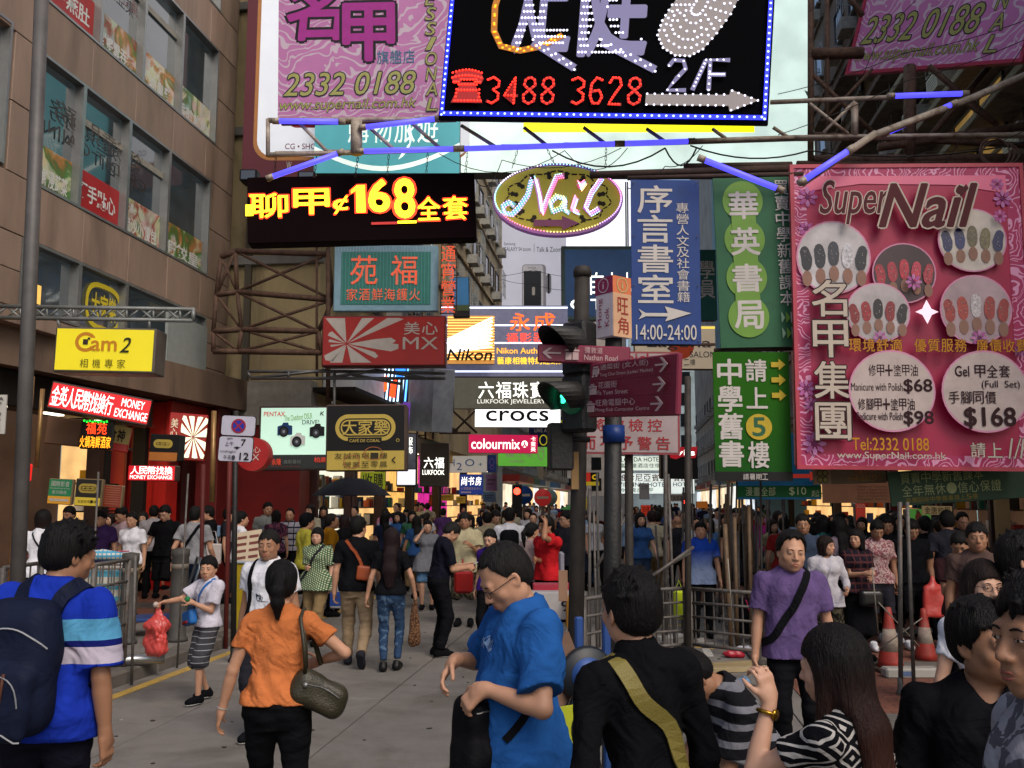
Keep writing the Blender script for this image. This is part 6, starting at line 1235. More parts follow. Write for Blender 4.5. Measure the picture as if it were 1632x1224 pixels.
# right-hand boards under the crimson billboard
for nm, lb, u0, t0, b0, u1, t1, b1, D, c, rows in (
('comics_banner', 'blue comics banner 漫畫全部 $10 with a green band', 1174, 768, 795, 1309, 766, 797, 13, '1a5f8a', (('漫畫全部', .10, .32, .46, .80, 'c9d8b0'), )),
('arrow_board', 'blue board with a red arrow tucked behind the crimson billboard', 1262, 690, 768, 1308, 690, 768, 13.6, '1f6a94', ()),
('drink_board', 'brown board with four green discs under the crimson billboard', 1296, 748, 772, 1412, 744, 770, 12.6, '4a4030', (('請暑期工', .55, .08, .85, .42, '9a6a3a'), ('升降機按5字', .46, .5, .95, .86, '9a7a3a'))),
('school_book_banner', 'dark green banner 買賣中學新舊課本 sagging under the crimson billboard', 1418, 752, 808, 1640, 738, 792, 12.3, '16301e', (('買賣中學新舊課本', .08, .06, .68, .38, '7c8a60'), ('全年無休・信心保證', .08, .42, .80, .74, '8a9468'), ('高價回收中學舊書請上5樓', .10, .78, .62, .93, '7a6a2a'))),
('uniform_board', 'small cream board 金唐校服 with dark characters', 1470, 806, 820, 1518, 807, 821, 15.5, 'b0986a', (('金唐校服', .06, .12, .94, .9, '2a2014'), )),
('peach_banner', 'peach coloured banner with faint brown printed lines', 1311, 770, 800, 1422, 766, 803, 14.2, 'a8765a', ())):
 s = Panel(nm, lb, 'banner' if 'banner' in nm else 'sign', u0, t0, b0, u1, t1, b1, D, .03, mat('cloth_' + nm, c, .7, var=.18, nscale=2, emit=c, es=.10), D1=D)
 if nm == 'comics_banner': s.rect(0, .25, 1, .88, paint('1c6a3a'), 'band'); s.text('$10', .62, .32, .82, .80, paint('c9d8b0'), .02); s.text('起', .88, .5, .97, .85, paint('c9d8b0'))
 for tx, x0, y0, x1, y1, c in rows: s.row(tx, x0, y0, x1, y1, paint(c), .012)
 if nm == 'arrow_board': s.poly([(.0, .84), (.6, .84), (.6, .78), (.9, .88), (.6, .98), (.6, .92), (.0, .92)], glow('c83a2a', .3), 'arrow'); s.column('漫畫', .2, .1, .8, .6, whp, .02)
 if nm == 'drink_board':
  s.rect(0, 0, .24, 1, paint('8a7a66'), 'panel'); [s.disc(.09 + .07*i, .28 + .42*j, .04, .21, paint('3f4a1e'), 'disc', 16) for i in (0, 1) for j in (0, 1)]; [s.disc(.09 + .07*i, .28 + .42*j, .028, .15, paint('8a8a5a'), 'disc', 16) for i in (0, 1) for j in (0, 1)]
 if nm == 'peach_banner': [s.text(t, .5, .18 + k*.15, .92, .29 + k*.15, paint('6a4430')) for k, t in enumerate(('Highlights & Treatment', 'Perm + Digital Perm', 'Perm & Digital Perm', 'Perm + Digital Perm', 'Digital Perm'))]
for nm, lb, u0, v0, u1, v1, D, c, e, rows in (
('hotel_sign', 'white lit hotel sign FLORIDA HOTEL far down the street', 983, 727, 1056, 750, 42, 'dce8dc', .8, (('t', 'FLORIDA HOTEL', .04, .08, .98, .38, '1c5a3a'), ('r', '富麗達酒店住宿', .06, .5, .95, .8, '6a8a7a'))),
('hotel_sign', 'white lit hotel sign VIRGINIA HOTEL with red characters', 983, 754, 1067, 787, 40, 'e0ece8', .85, (('r', '維珍尼亞賓館', .03, .05, .97, .4, '7a1c24'), ('t', 'VIRGINIA HOTEL', .03, .45, .97, .66, '14506a'), ('r', '冷氣套房特平', .05, .72, .7, .92, '2a7a5a'))),
('hotel_sign', 'narrow white lit hotel sign to the side of VIRGINIA HOTEL', 1069, 754, 1107, 787, 41, 'dfeae6', .8, (('r', '賓館', .1, .08, .7, .4, '7a1c24'), ('t', 'HOTEL', .1, .45, .9, .64, '14506a'))),
('traffic_notice', 'small cream board hung on the rail before the hotels', 1064, 788, 1101, 799, 30, 'a8a090', 0, (('r', '前面道路封閉', .06, .15, .94, .85, '3a3a3a'), )),
('orange_notice', 'orange red poster on a stand in the distant crowd', 1022, 805, 1037, 822, 26, 'c83418', .3, (('r', '特價', .1, .1, .9, .9, '5a1408'), )),
('grey_notice', 'pale grey notice sheet on a post above the orange poster', 1020, 770, 1035, 796, 22, '8c8a88', 0, (('r', '公告', .1, .1, .9, .4, '4a4a4a'), )),
('cafe_sign', 'far black and yellow cafe sign between the two poles', 932, 753, 955, 774, 44, 'b0981c', .4, ()),
('no_parking_board', 'orange lit board over the far junction', 1110, 799, 1128, 810, 34, 'a8601c', .3, ()),
('poster_stand', 'red 350 poster in the shop opening behind the crowd', 1364, 802, 1380, 842, 17.5, 'a0281a', .35, (('t', '350', .1, .05, .9, .18, 'c8b8a8'), )),
('guitar_picture', 'green lit picture of a seated guitarist in the shop', 1444, 811, 1484, 840, 17.6, '3a7a2a', .45, ())):
 s = Panel(nm, lb, 'sign', u0, v0, v1, u1, v0, v1, D, .15, steel, D1=D); s.rect(.01, .01, .99, .99, glow(c, e) if e else paint(c), 'face')
 for k_, tx, x0, y0, x1, y1, c in rows: (s.row if k_ == 'r' else s.text)(tx, x0, y0, x1, y1, paint(c), .03)
 if nm == 'cafe_sign': s.rect(0, 0, .4, .7, glow('b02a1c', .4), 'panel'); s.rect(.4, 0, 1, .7, blk, 'panel'); s.ring(.7, .35, .2, .2, .1, glow('c8a81c', .5))
 if nm == 'guitar_picture': s.poly([(.42, .2), (.55, .15), (.62, .35), (.7, .5), (.9, .75), (.5, .8), (.35, .5)], paint('8a3a2a'), 'figure'); s.disc(.47, .14, .06, .09, paint('6a4a3a'), 'figure', 12)
s = Panel('jeans_sign', 'dark box sign with a red batwing label ending in VIS', 'sign', 1053, 716, 762, 1112, 716, 764, 22, .3, blk, D1=22); s.poly([(.2, -.06), (1.0, -.10), (.95, .28), (.75, .32), (.6, .24), (.42, .34), (.26, .3)], glow('a81420', .5), 'batwing'); s.text("vi's", .42, -.0, .92, .2, wl, .04)
# ------------------------------------------------------------------ lattice arms, scaffold, blue tubes, chains, wires
blu = glow('4a46ff', 1.5, '5a58c0', .15)
def beam(mb, a, b, r, flat=False): mb.tube([a, b], r, 6)
T = thing('sign_truss', (0, 0, 0), label='long lattice beam spanning the street carrying blue tubes', cat='truss')
mb = MB(); D = 13.0; Q = lambda u, v, d=D: P(u, v, d)
for a, b in (((427, 192), (700, 190)), ((427, 247), (560, 243)), ((560, 243), (1265, 219)), ((1265, 219), (1660, 214)), ((427, 190), (427, 249)), ((1228, 163), (1540, 150))): beam(mb, Q(*a), Q(*b), .034)
beam(mb, Q(568, 192), Q(568, 246), .09)
for a, b in (((478, 197), (523, 243)), ((585, 200), (630, 240)), ((655, 195), (702, 237)), ((735, 200), (790, 234)), ((835, 203), (872, 232)), ((930, 203), (965, 229)), ((1030, 205), (1062, 227)), ((1135, 205), (1160, 223)), ((1232, 203), (1255, 218)), ((1290, 165), (1352, 214)), ((1362, 162), (1312, 212))): beam(mb, Q(*a), Q(*b), .026)
for a, b in (((427, 192), (700, 190)), ((427, 247), (1265, 221)), ((1265, 221), (1660, 216))): beam(mb, Q(a[0], a[1], D + .7), Q(b[0], b[1], D + .7), .04)
for u in (440, 520, 610, 700, 800, 900, 1000, 1100, 1200, 1300): beam(mb, Q(u, 243 - (u-440)*.03), Q(u + 30, 243 - (u-440)*.03, D + .7), .022)
beam(mb, Q(1362, 165), Q(1362, 216), .05)
mb.build('lattice', rustp, T)['kind'] = 'stuff'
for k, (a, b, D_, lb) in enumerate((((440, 193), (545, 194), 12.95, 'blue light tube on the upper left chord of the truss'), ((578, 203), (698, 189), 12.9, 'blue light tube climbing to the corner of the black light sign'), ((575, 241), (728, 237), 12.92, 'blue light tube under the teal billboard'), ((735, 237), (985, 229), 12.92, 'blue light tube above the oval nail sign'), ((990, 229), (1102, 225), 12.92, 'blue light tube right of the oval nail sign'), ((430, 283), (543, 243), 12.7, 'slanting blue light tube above the red electronic sign'), ((1118, 253), (1243, 302), 11.5, 'slanting blue light tube across the disc banner'), ((1420, 153), (1538, 149), 12.9, 'level blue light tube beneath the small pink board'), ((1410, 213), (1520, 165), 12.2, 'rising blue light tube in front of the tenement'), ((1278, 289), (1355, 238), 11.3, 'short blue light tube at the corner of the crimson board'))):
 t = thing('light_tube', P(*a, D_), label=lb, cat='light tube', group='blue light tubes on the trusses'); o = t.location.copy(); pa, pb = P(*a, D_), P(*b, D_ + .001); mb = MB(); mb.tube([pa - o, pb - o], .038, 10); mb.build('tube', blu, t); mb = MB()
 for p_ in (pa, pb): mb.tube([p_ - o - (pb-pa).normalized()*.05, p_ - o + (pb-pa).normalized()*.05], .045, 10)
 mb.build('end_cap', rustp, t)['kind'] = 'stuff'
T = thing('support_pole', label='long pale pole slanting from the crimson board up past the tenement', cat='pole'); mb = MB(); beam(mb, P(1278, 292, 11.35), P(1395, 213, 11.7), .05); beam(mb, P(1395, 215, 11.7), P(1545, 158, 12.4), .05); beam(mb, P(1545, 158, 12.4), P(1640, 117, 12.8), .05); mb.build('pole', rustp, T)
T = thing('rusty_scaffold', label='rusty angle iron scaffold fixed to the concrete building behind the box signs', cat='scaffold'); mb = MB()
pts = dict(a=(352, 410), b=(375, 400), c=(523, 405), d=(345, 470), e=(378, 465), f=(530, 478), g=(340, 528), h=(385, 525), i=(508, 528), j=(340, 560), k=(380, 560), l=(512, 562), m=(372, 612), n=(390, 590), o=(545, 600))
E_ = lambda a, b, r=.045, D0=18.8, D1_=18.8: beam(mb, P(*pts[a], D0), P(*pts[b], D1_), r)
for a, b in ('bc', 'ef', 'hi', 'kl', 'ab', 'de', 'gh', 'jk'): E_(a, b, .06)
for a, b in ('ad', 'dg', 'gj', 'be', 'eh', 'hk', 'cf', 'fi', 'il'): E_(a, b, .05)
for a, b in ('ae', 'bd', 'dh', 'bf', 'ec', 'ei', 'hf', 'hl', 'ki', 'gk'): E_(a, b, .032)
for a, b in (('b', 'c'), ('e', 'f'), ('h', 'i'), ('k', 'l')): beam(mb, P(*pts[a], 20.2), P(*pts[b], 20.2), .05); beam(mb, P(*pts[a], 18.8), P(*pts[a], 20.2), .04); beam(mb, P(*pts[b], 18.8), P(*pts[b], 20.2), .04)
beam(mb, P(523, 392, 18.6), P(523, 640, 18.6), .05); beam(mb, P(505, 392, 18.8), P(505, 600, 18.8), .03); mb.build('lattice', rust, T)
T = thing('sign_gantry', label='thin iron gantry under the red bakery sign', cat='gantry'); mb = MB()
for a, b in (((395, 592), (545, 592)), ((400, 603), (710, 603)), ((395, 592), (400, 603)), ((545, 592), (710, 595)), ((533, 592), (533, 700)), ((460, 592), (460, 603)), ((530, 640), (530, 646)), ((400, 603), (520, 590)), ((520, 603), (600, 590)), ((600, 590), (680, 603)), ((640, 603), (640, 643)), ((556, 596), (640, 612))): beam(mb, P(*a, 17.5), P(*b, 17.5), .03)
for u in (420, 480, 540, 600, 660): beam(mb, P(u, 603, 17.5), P(u + 4, 603, 18.4), .025)
beam(mb, P(400, 603, 18.4), P(710, 603, 18.4), .03); mb.build('lattice', steel, T)['kind'] = 'stuff'
T = thing('sign_ladder', label='narrow iron ladder frame beside the gold shop sign', cat='scaffold'); mb = MB()
for u in (665, 678): beam(mb, P(u, 590, 24.5), P(u, 700, 24.5), .03)
for v in range(595, 700, 9): beam(mb, P(665, v, 24.5), P(678, v, 24.5), .02)
mb.build('lattice', rustd, T)['kind'] = 'stuff'; T = thing('sign_bracket', label='thin crossed iron bracket right of the narrow ladder frame', cat='bracket'); mb = MB()
for a, b in (((690, 600), (722, 600)), ((690, 660), (722, 600)), ((690, 600), (722, 650)), ((722, 600), (722, 655)), ((690, 605), (690, 700)), ((722, 655), (760, 690)), ((722, 690), (757, 655)), ((700, 690), (750, 690))): beam(mb, P(*a, 27.5), P(*b, 27.5), .035)
mb.build('lattice', rustd, T)['kind'] = 'stuff'
T = thing('lattice_arm', label='grey lattice arm carrying the yellow camera shop sign', cat='truss'); mb = MB(); A_, B_ = (-10, 488, 12.3), (308, 493, 12.3)
q = lambda t, dv, dd=0: P(A_[0] + (B_[0]-A_[0])*t, A_[1] + (B_[1]-A_[1])*t + dv, 12.3 + dd)
for dv in (0, 18):
 for dd in (0, .35): beam(mb, q(0, dv, dd), q(1, dv, dd), .028)
for k in range(15):
 beam(mb, q(k/15, 0), q((k+1)/15, 18) if k % 2 else q(k/15 + .001, 18), .016); beam(mb, q(k/15, 18), q((k+1)/15, 0), .014); beam(mb, q(k/15, 0), q(k/15, 0, .35), .014)
beam(mb, q(1, 0), q(1, 18), .03); beam(mb, q(1, 0), q(1, 0, .35), .03); beam(mb, q(.32, 18), P(95, 522, 12.3), .02); beam(mb, q(.78, 18), P(238, 524, 12.3), .02); mb.build('lattice', mat('galvanised', '6f7270', .5, metal=.4, var=.2), T)
def chain(p0, p1, lb, sag=.0):
 t = thing('hanging_chain', p0, label=lb, cat='chain'); mb = MB(); n = max(4, int((p1-p0).length/.055)); sm = (p1-p0)
 for k in range(n):
  c = sm*((k+.5)/n); d = sm.normalized(); s_ = (d.cross(Vector((0, 1, 0))) if k % 2 else Vector((0, 1, 0))).normalized()*.012; mb.tube([c - d*.03 - s_, c + d*.03 - s_, c + d*.036, c + d*.03 + s_, c - d*.03 + s_, c - d*.036], .0045, 4, cap=False)
 mb.build('links', rustd, t)['kind'] = 'stuff'
for u0, v0, u1, v1, D_, lb in ((440, 247, 437, 283, 13.3, 'rusty chain at the far left end of the red electronic sign'), (505, 246, 501, 282, 13.3, 'rusty chain second along above the red electronic sign'), (571, 246, 566, 281, 13.3, 'rusty chain by the thick truss post above the electronic sign'), (620, 241, 617, 280, 13.3, 'rusty chain above the middle of the red electronic sign'), (682, 240, 679, 277, 13.3, 'rusty chain under the dark sign corner above the electronic sign'), (745, 238, 742, 276, 13.3, 'rusty chain at the right end of the red electronic sign'), (826, 235, 816, 268, 13.2, 'left chain of the oval nail sign'), (966, 232, 965, 267, 13.2, 'right chain of the oval nail sign'), (870, 234, 884, 262, 13.2, 'slanting middle chain of the oval nail sign')): chain(P(u0, v0, D_), P(u1, v1, D_), lb)
def wire(pts, lb, r=.008, sag=.0, name='cable', m=None):
 q = [];
 for (a, b) in zip(pts, pts[1:]):
  for k in range(9): t = k/8; p_ = a.lerp(b, t); p_ = p_ - Vector((0, 0, 1))*sag*4*t*(1-t); q.append(p_)
 t = thing(name, pts[0], label=lb, cat='cable'); MB().tube([p_ - pts[0] for p_ in q], r, 5).build('strand', m or paint('141210'), t)
wl_ = [((880, 240), (1060, 236), (1110, 236), 12.5, .25, 'thick black cable looping under the white billboard'), ((1100, 232), (1290, 240), (1640, 225), 12.7, .15, 'black cable running from the truss to the tenement'), ((700, 245), (900, 240), (1000, 236), 12.8, .3, 'thin black wire above the oval nail sign'), ((1240, 150), (1440, 85), (1640, 30), 12.6, .05, 'thin wire rising across the small pink board'), ((1240, 215), (1440, 130), (1640, 60), 12.4, .05, 'thin wire parallel below the pink board wire'), ((1000, 300), (1060, 265), (1120, 232), 12.0, .1, 'thin wire from the blue banner up to the truss'), ((760, 290), (800, 255), (990, 236), 13.1, .2, 'thin wire from the electronic sign to the truss'), ((800, 445), (850, 452), (900, 462), 25, .05, 'wire crossing the phone billboard'), ((800, 440), (850, 430), (895, 440), 25, .02, 'second thinner wire crossing the phone billboard'), ((1300, 250), (1480, 242), (1640, 205), 12.2, .1, 'cable along the top edge of the crimson board'), ((1290, 330), (1400, 60), (1480, -20), 15, .0, 'steep wire in front of the dark tenement'), ((1480, 300), (1600, 120), (1640, 60), 13.5, .0, 'steep wire by the round cable loop')]
for a, b, c, D_, sg_, lb in wl_: wire([P(*a, D_), P(*b, D_), P(*c, D_)], lb, sag=sg_, r=.012 if 'thick' in lb or 'black cable' in lb else .006)
t = thing('cable_coil', P(1585, 243, 12.0), label='loose coil of cable hanging over the crimson board corner', cat='cable'); mb = MB()
for k in range(3): mb.tube([Vector((.2*c_(a)*(1 + .12*k) + .05*k, .02*k, .2*m_(a)*(1 - .1*k))) for a in np.linspace(0, 6.28, 22)], .012, 5, cap=False)
mb.build('strand', rustd, t)
# beams and rails in front of the dark tenement
T = thing('beam_frame', label='rusty beams and braces crossing in front of the dark tenement', cat='scaffold'); mb = MB()
for a, b, r in (((1292, 86), (1375, 84), .10), ((1292, -20), (1292, 262), .05), ((1450, 105), (1450, 258), .10), ((1345, -15), (1375, 25), .05), ((1296, 120), (1395, 215), .04), ((1296, 255), (1640, 252), .08), ((1270, 262), (1640, 258), .06), ((1400, 235), (1640, 200), .07), ((1262, 270), (1500, 268), .05), ((1480, 105), (1590, 200), .05), ((1590, 90), (1480, 220), .05), ((1296, 215), (1640, 232), .05), ((1318, -20), (1318, 220), .04), ((1390, 110), (1310, 195), .03), ((1520, 150), (1590, 200), .04)): beam(mb, P(*a, 15.0), P(*b, 15.0), r)
mb.build('lattice', rust, T)
T = thing('banner_rail', label='dark rail from which the cloth banners hang', cat='rail'); mb = MB()
for a, b, D_, r in (((940, 279), (1262, 268), 12.4, .05), ((1000, 284), (1280, 277), 11.9, .03), ((1138, 558), (1262, 556), 12.2, .025), ((1006, 549), (1140, 549), 12.0, .02), ((1090, 265), (1262, 262), 12.6, .04)): beam(mb, P(*a, D_), P(*b, D_), r)
mb.build('rail', rustd, T)['kind'] = 'stuff'
for k, (u, lb) in enumerate(((1000, 'thin hanger beside the blue banner'), (997, 'thin strut left of the blue banner'))): wire([P(u, 290, 12.2), P(u + 1, 392, 12.2)], lb, r=.01)
for u, v, lb in ((398, 282, 'small floodlight at the corner of the burgundy billboard'), (490, 285, 'small floodlight behind the slanting blue tube')):
 t = thing('floodlight', P(u, v, 14.6), label=lb, cat='floodlight'); q = MB(); q.rbox((-.14, -.1, -.1), (.14, .1, .1), .02); b_ = q.build('housing', blk, t); MB().box((-.11, -.108, -.07), (.11, -.101, .07)).build('lens', glass, t)
# ------------------------------------------------------------------ posts, signals, finger signs, railings, carts and clutter
def pole(name, lb, u, v0, v1, D, r, m, cat='pole', lean=0, base=True, cap=False, grp=None):
 p0 = P(u, v0, D); q0 = P(u + lean, v1, D); z = gz(q0) if base else q0.z
 t = thing(name, (q0.x, q0.y, z), label=lb, cat=cat, group=grp); mb = MB(); tp = p0 - Vector((q0.x, q0.y, z))
 mb.tube([(0, 0, 0), tp*.5, tp], [r*1.04, r, r], 16); mb.build('shaft', m, t)
 if base: MB().lathe([(r*1.9, 0), (r*1.9, .02), (r*1.2, .06), (r*1.1, .16)], n=16).build('base_plate', m, t)
 if cap: MB().lathe([(r*1.18, -.05), (r*1.22, -.01), (r*1.0, .02), (r*.3, .03)], c=tuple(tp), n=16).build('cap', m, t)
 return t, tp
polem = mat('grimy_pole', '302a25', .7, metal=.2, var=.35, nscale=9, bump=.3, bscale=60, stain='1c1814', stain_amt=.85, sscale=5); blkpole = mat('black_pole', '0c0b0a', .6, var=.4, nscale=12, bump=.4, bscale=50, stain='2c2620', stain_amt=.4, sscale=9)
SG = 6.4
t, tp = pole('signal_post', 'thick grimy traffic signal post rising behind the man in the blue T-shirt', 928, 430, 1100, SG, .052, polem, 'traffic post', lean=-16, cap=True)
mb = MB(); mb.rbox((-.09, -.085, 1.22), (-.03, -.078, 1.42), .002); mb.build('sticker', paint('8a6a54'), t); MB().rbox((.0, -.084, 1.95), (.05, -.079, 2.2), .002).build('sticker', paint('9a7a50'), t)
def signal(lb, u, v0, v1, D, lamps, yaw=20):
 p = P(u, (v0+v1)/2, D); t = thing('traffic_signal', p, R(-yaw), label=lb, cat='traffic signal'); h = (P(u, v0, D) - P(u, v1, D)).z/2
 MB().rbox((-.10, -.02, -h), (.10, .13, h), .02).build('housing', blkpole, t)
 for k, (dz, col) in enumerate(lamps):
  mb = MB(); n = 18; r = .115; vs = []
  for i in range(n+1):
   a = R(-35) + R(250)*i/n; L = .30*(.35 + .65*max(0, math.sin(a*.72 + .62))); vs += [(r*math.cos(a), -.02, dz + r*math.sin(a)), (r*math.cos(a)*1.02, -.02 - L, dz + r*math.sin(a) - .035*L/.3), (r*.93*math.cos(a), -.02 - L, dz + r*.93*math.sin(a) - .035*L/.3), (r*.93*math.cos(a), -.02, dz + r*.93*math.sin(a))]
  mb.smooth = True
  for i in range(n): mb.add([vs[4*i + j] for j in range(4)] + [vs[4*i + 4 + j] for j in range(4)], [(0, 1, 5, 4), (1, 2, 6, 5), (2, 3, 7, 6)])
  mb.build('hood', blkpole, t); MB().lathe([(.105, 0), (.10, .012), (.06, .022), (.01, .026)], n=24, T=Matrix.Translation((0, -.021, dz)) @ Matrix.Rotation(R(90), 4, 'X')).build('lens', col, t)
  if col is not GL0:
   g_ = glow('30ffb0', 4.0); mb = MB(); mb.tube([(-.05, -.055, dz + .06), (-.05, -.055, dz - .03)], .011, 6); mb.tube([(-.05, -.055, dz + .07), (.04, -.055, dz - .02), (.045, -.055, dz - .055)], .011, 6); mb.tube([(-.062, -.055, dz + .02), (-.035, -.055, dz - .02)], .009, 6); mb.build('green_arrow', g_, t)['kind'] = 'stuff'
 return t
GL0 = mat('lens_off', '14140f', .25, var=.2); GL1 = mat('lens_green', '06140f', .3, emit='0a3a28', es=.5)
signal('upper dark traffic signal head with hood above the red finger sign', 915, 512, 598, SG - .3, [(.03, GL0)], 42)
signal('lower traffic signal head with a green arrow lit', 915, 597, 688, SG - .32, [(.03, GL1)], 42)
t = thing('pedestrian_signal', P(893, 712, SG - .2), R(12), label='back of a small black pedestrian signal box low on the signal post', cat='traffic signal'); MB().rbox((-.08, -.05, -.155), (.08, .05, .155), .012).build('housing', blkpole, t); MB().tube([(.05, 0, .05), (.2, 0, .05)], .02, 8).build('bracket', blkpole, t)
t, tp = pole('sign_post', 'black worn post carrying the red finger signs', 978, 540, 1150, 6.1, .056, blkpole, 'sign post', lean=-6)
MB().lathe([(.072, 0), (.072, .11)], c=(tp.x*.86, 0, tp.z - .68), n=16).build('blue_band', paint('14306a', .4), t)
wayf = mat('wayfinder_maroon', '6e1230', .5, var=.08, nscale=3); wft = paint('a8908f')
s = Panel('finger_sign', 'maroon finger sign pointing left to Nathan Road', 'sign', 857, 547, 577, 1005, 553, 581, 5.95, .04, wayf, D1=5.95); s.poly([(.05, .48), (.12, .2), (.16, .2), (.10, .44), (.25, .44), (.25, .54), (.10, .54), (.16, .8), (.12, .8)], wft, 'arrow')
def gift(x, y_, w_, h_, c=None):
 c = c or wft; s.rect(x, y_ + h_*.42, x + w_*.46, y_ + h_, c, 'icon'); s.rect(x + w_*.54, y_ + h_*.42, x + w_, y_ + h_, c, 'icon'); s.rect(x - w_*.05, y_ + h_*.22, x + w_*1.05, y_ + h_*.36, c, 'icon'); s.ring(x + w_*.36, y_ + h_*.12, w_*.16, h_*.12, .005, c, n=10); s.ring(x + w_*.64, y_ + h_*.12, w_*.16, h_*.12, .005, c, n=10)
gift(.30, .12, .14, .72); s.row('彌敦道', .50, .12, .70, .46, wft); s.text('Nathan Road', .50, .54, .86, .84, wft, .02)
s = Panel('direction_sign', 'maroon direction board listing Ladies Market and computer centre', 'sign', 938, 580, 665, 1078, 562, 662, 5.95, .04, wayf)
for k, (c, e) in enumerate((('通菜街 (女人街)', 'Tung Choi Street (Ladies\' Market)'), ('花園街', 'Fa Yuen Street'), ('旺角電腦中心', 'Mong Kok Computer Centre'))):
 y0 = .05 + k*.32
 if k: gift(.045, y0 + .02, .09, .20)
 else: s.rect(.05, y0 + .06, .13, y0 + .17, wft, 'icon'); s.rect(.06, y0 + .02, .12, y0 + .05, wft, 'icon'); s.disc(.065, y0 + .2, .014, .02, wft, 'icon', 10); s.disc(.115, y0 + .2, .014, .02, wft, 'icon', 10)
 s.text(c, .165, y0 + .0, .165 + .078*len(c)*(.8 if k == 0 else 1), y0 + .12, wft, .01); s.text(e, .165, y0 + .155, (.78, .53, .79)[k], y0 + .235, wft, .02); s.poly([(.93, y0 + .12), (.87, y0), (.845, y0 + .0), (.895, y0 + .105), (.80, y0 + .105), (.80, y0 + .135), (.895, y0 + .135), (.845, y0 + .24), (.87, y0 + .24)], wft, 'arrow')
 if k < 2: s.rect(0, y0 + .285, 1, y0 + .29, paint('3a0a1a'), 'seam')
# information prism on top
tb = P(978, 540, 6.1); t = thing('info_box', tb, R(38), label='square information box reading Mong Kok on top of the black post', cat='sign'); w_, hh = .083, .40
MB().rbox((-w_, -w_, 0), (w_, w_, hh), .006).build('cabinet', mat('info_white', 'a49aa2', .5, emit='a49aa2', es=.08), t); mgt = paint('7a1440'); ora = mat('info_orange_lit', 'b0603a', .5, emit='c0683a', es=.18); crm = mat('info_cream_lit', 'b08a6a', .5, emit='c09070', es=.14)  # orange and cream hold the warm light on the front face
MB().box((-w_ - .002, -w_, hh*.72), (-w_ + .0, w_, hh)).build('panel', mat('info_magenta', '7a1440', .5), t); MB().box((-w_, -w_ - .002, hh*.72), (w_, -w_, hh)).build('panel', ora, t); MB().box((-w_, -w_ - .002, .0), (w_, -w_, hh*.72)).build('panel', crm, t)
def facetext(body, side, x0, x1, z0, z1, m, rot=False, ring=False):
 mb = MB(); Tm = Matrix.Identity(4) if side == 'f' else Matrix.Rotation(R(-90), 4, 'Z')
 if ring: n = 24; vs = [Tm @ Vector(((x0+x1)/2 + r*math.cos(6.2832*i/n), -w_ - .005, (z0+z1)/2 + r*math.sin(6.2832*i/n))) for r in (.05, .042) for i in range(n)]; return mb.add(vs, [(i, (i+1) % n, n+(i+1) % n, n+i) for i in range(n)]).build('ring', m, t)
 v, f, sz = text_mesh(body); vs = [Tm @ (Vector((x0 + (x1-x0)*(1-b if rot else a), -w_ - .006, z0 + (z1-z0)*(a if rot else b)))) for a, b in v]; return mb.add(vs, f).build('lettering', m, t)
for sd, c in (('f', paint('a89a6a')), ('s', paint('a8909a'))): facetext('', sd, -.05, .05, hh*.86-.05, hh*.86+.05, c, ring=True); facetext('i', sd, -.008, .008, hh*.80, hh*.92, c)
facetext('Mong', 's', -.055, -.008, .07, .26, mgt, rot=True); facetext('Kok', 's', .01, .05, .07, .19, mgt, rot=True); facetext('旺', 'f', -.045, .05, .15, .26, paint('8a2a20')); facetext('角', 'f', -.045, .05, .02, .13, paint('8a2a20'))
# notice board with red characters
t, tp = pole('sign_post', 'rusty grey post of the notice board with red characters', 1002, 600, 1075, 7.6, .034, polem, 'sign post')
s = Panel('notice_sign', 'white notice board with red characters 而不予警告 behind the maroon signs', 'sign', 906, 560, 722, 1083, 560, 726, 7.5, .03, paint('6a5a58'), D1=7.5); s.rect(0, 0, 1, 1, mat('notice_red_edge', '7a2a30', .5), 'border'); s.rect(.02, .02, .98, .98, mat('notice_face', '8f8080', .55, var=.15, nscale=4, stain='5a5050', stain_amt=.5), 'face'); rdt = paint('8a2228')
s.row('將被檢控', .18, .66, .86, .78, rdt, .03, gap=.25); s.row('而不予警告', .10, .83, .93, .955, rdt, .03, gap=.25); s.text('Vehicle', .35, .02, .80, .10, rdt, .03); s.row('違例停泊車輛', .1, .16, .9, .26, rdt, .02)
# parking plates
t, tp = pole('sign_post', 'dark post of the no stopping plates at the kerb', 376, 655, 985, 11.4, .032, blkpole, 'sign post', lean=-2)
s = Panel('parking_sign', 'two white no stopping plates with blue roundel and hours 7 to 12', 'sign', 351, 661, 735, 406, 664, 737, 10.4, .01, None, D1=10.4); wp = mat('plate_white', 'a8a6b4', .45, var=.05)
s.poly(rrect(0, 0, 1, .44, .03, s.W, s.Hh), blk, 'plate', thick=.012); s.poly(rrect(.015, .01, .985, .43, .03, s.W, s.Hh), wp, 'plate'); s.poly(rrect(-.02, .455, .98, 1, .03, s.W, s.Hh), blk, 'plate', thick=.012); s.poly(rrect(-.005, .465, .965, .99, .03, s.W, s.Hh), wp, 'plate')
s.disc(.51, .225, .21, .155, paint('8c1a2c'), 'roundel'); s.disc(.51, .225, .165, .122, paint('1c2c8a'), 'roundel'); rbar = paint('8c1a2c'); s.poly([(.37, .14), (.40, .12), (.65, .31), (.62, .33)], rbar, 'bar'); s.poly([(.62, .12), (.65, .14), (.40, .33), (.37, .31)], rbar, 'bar')
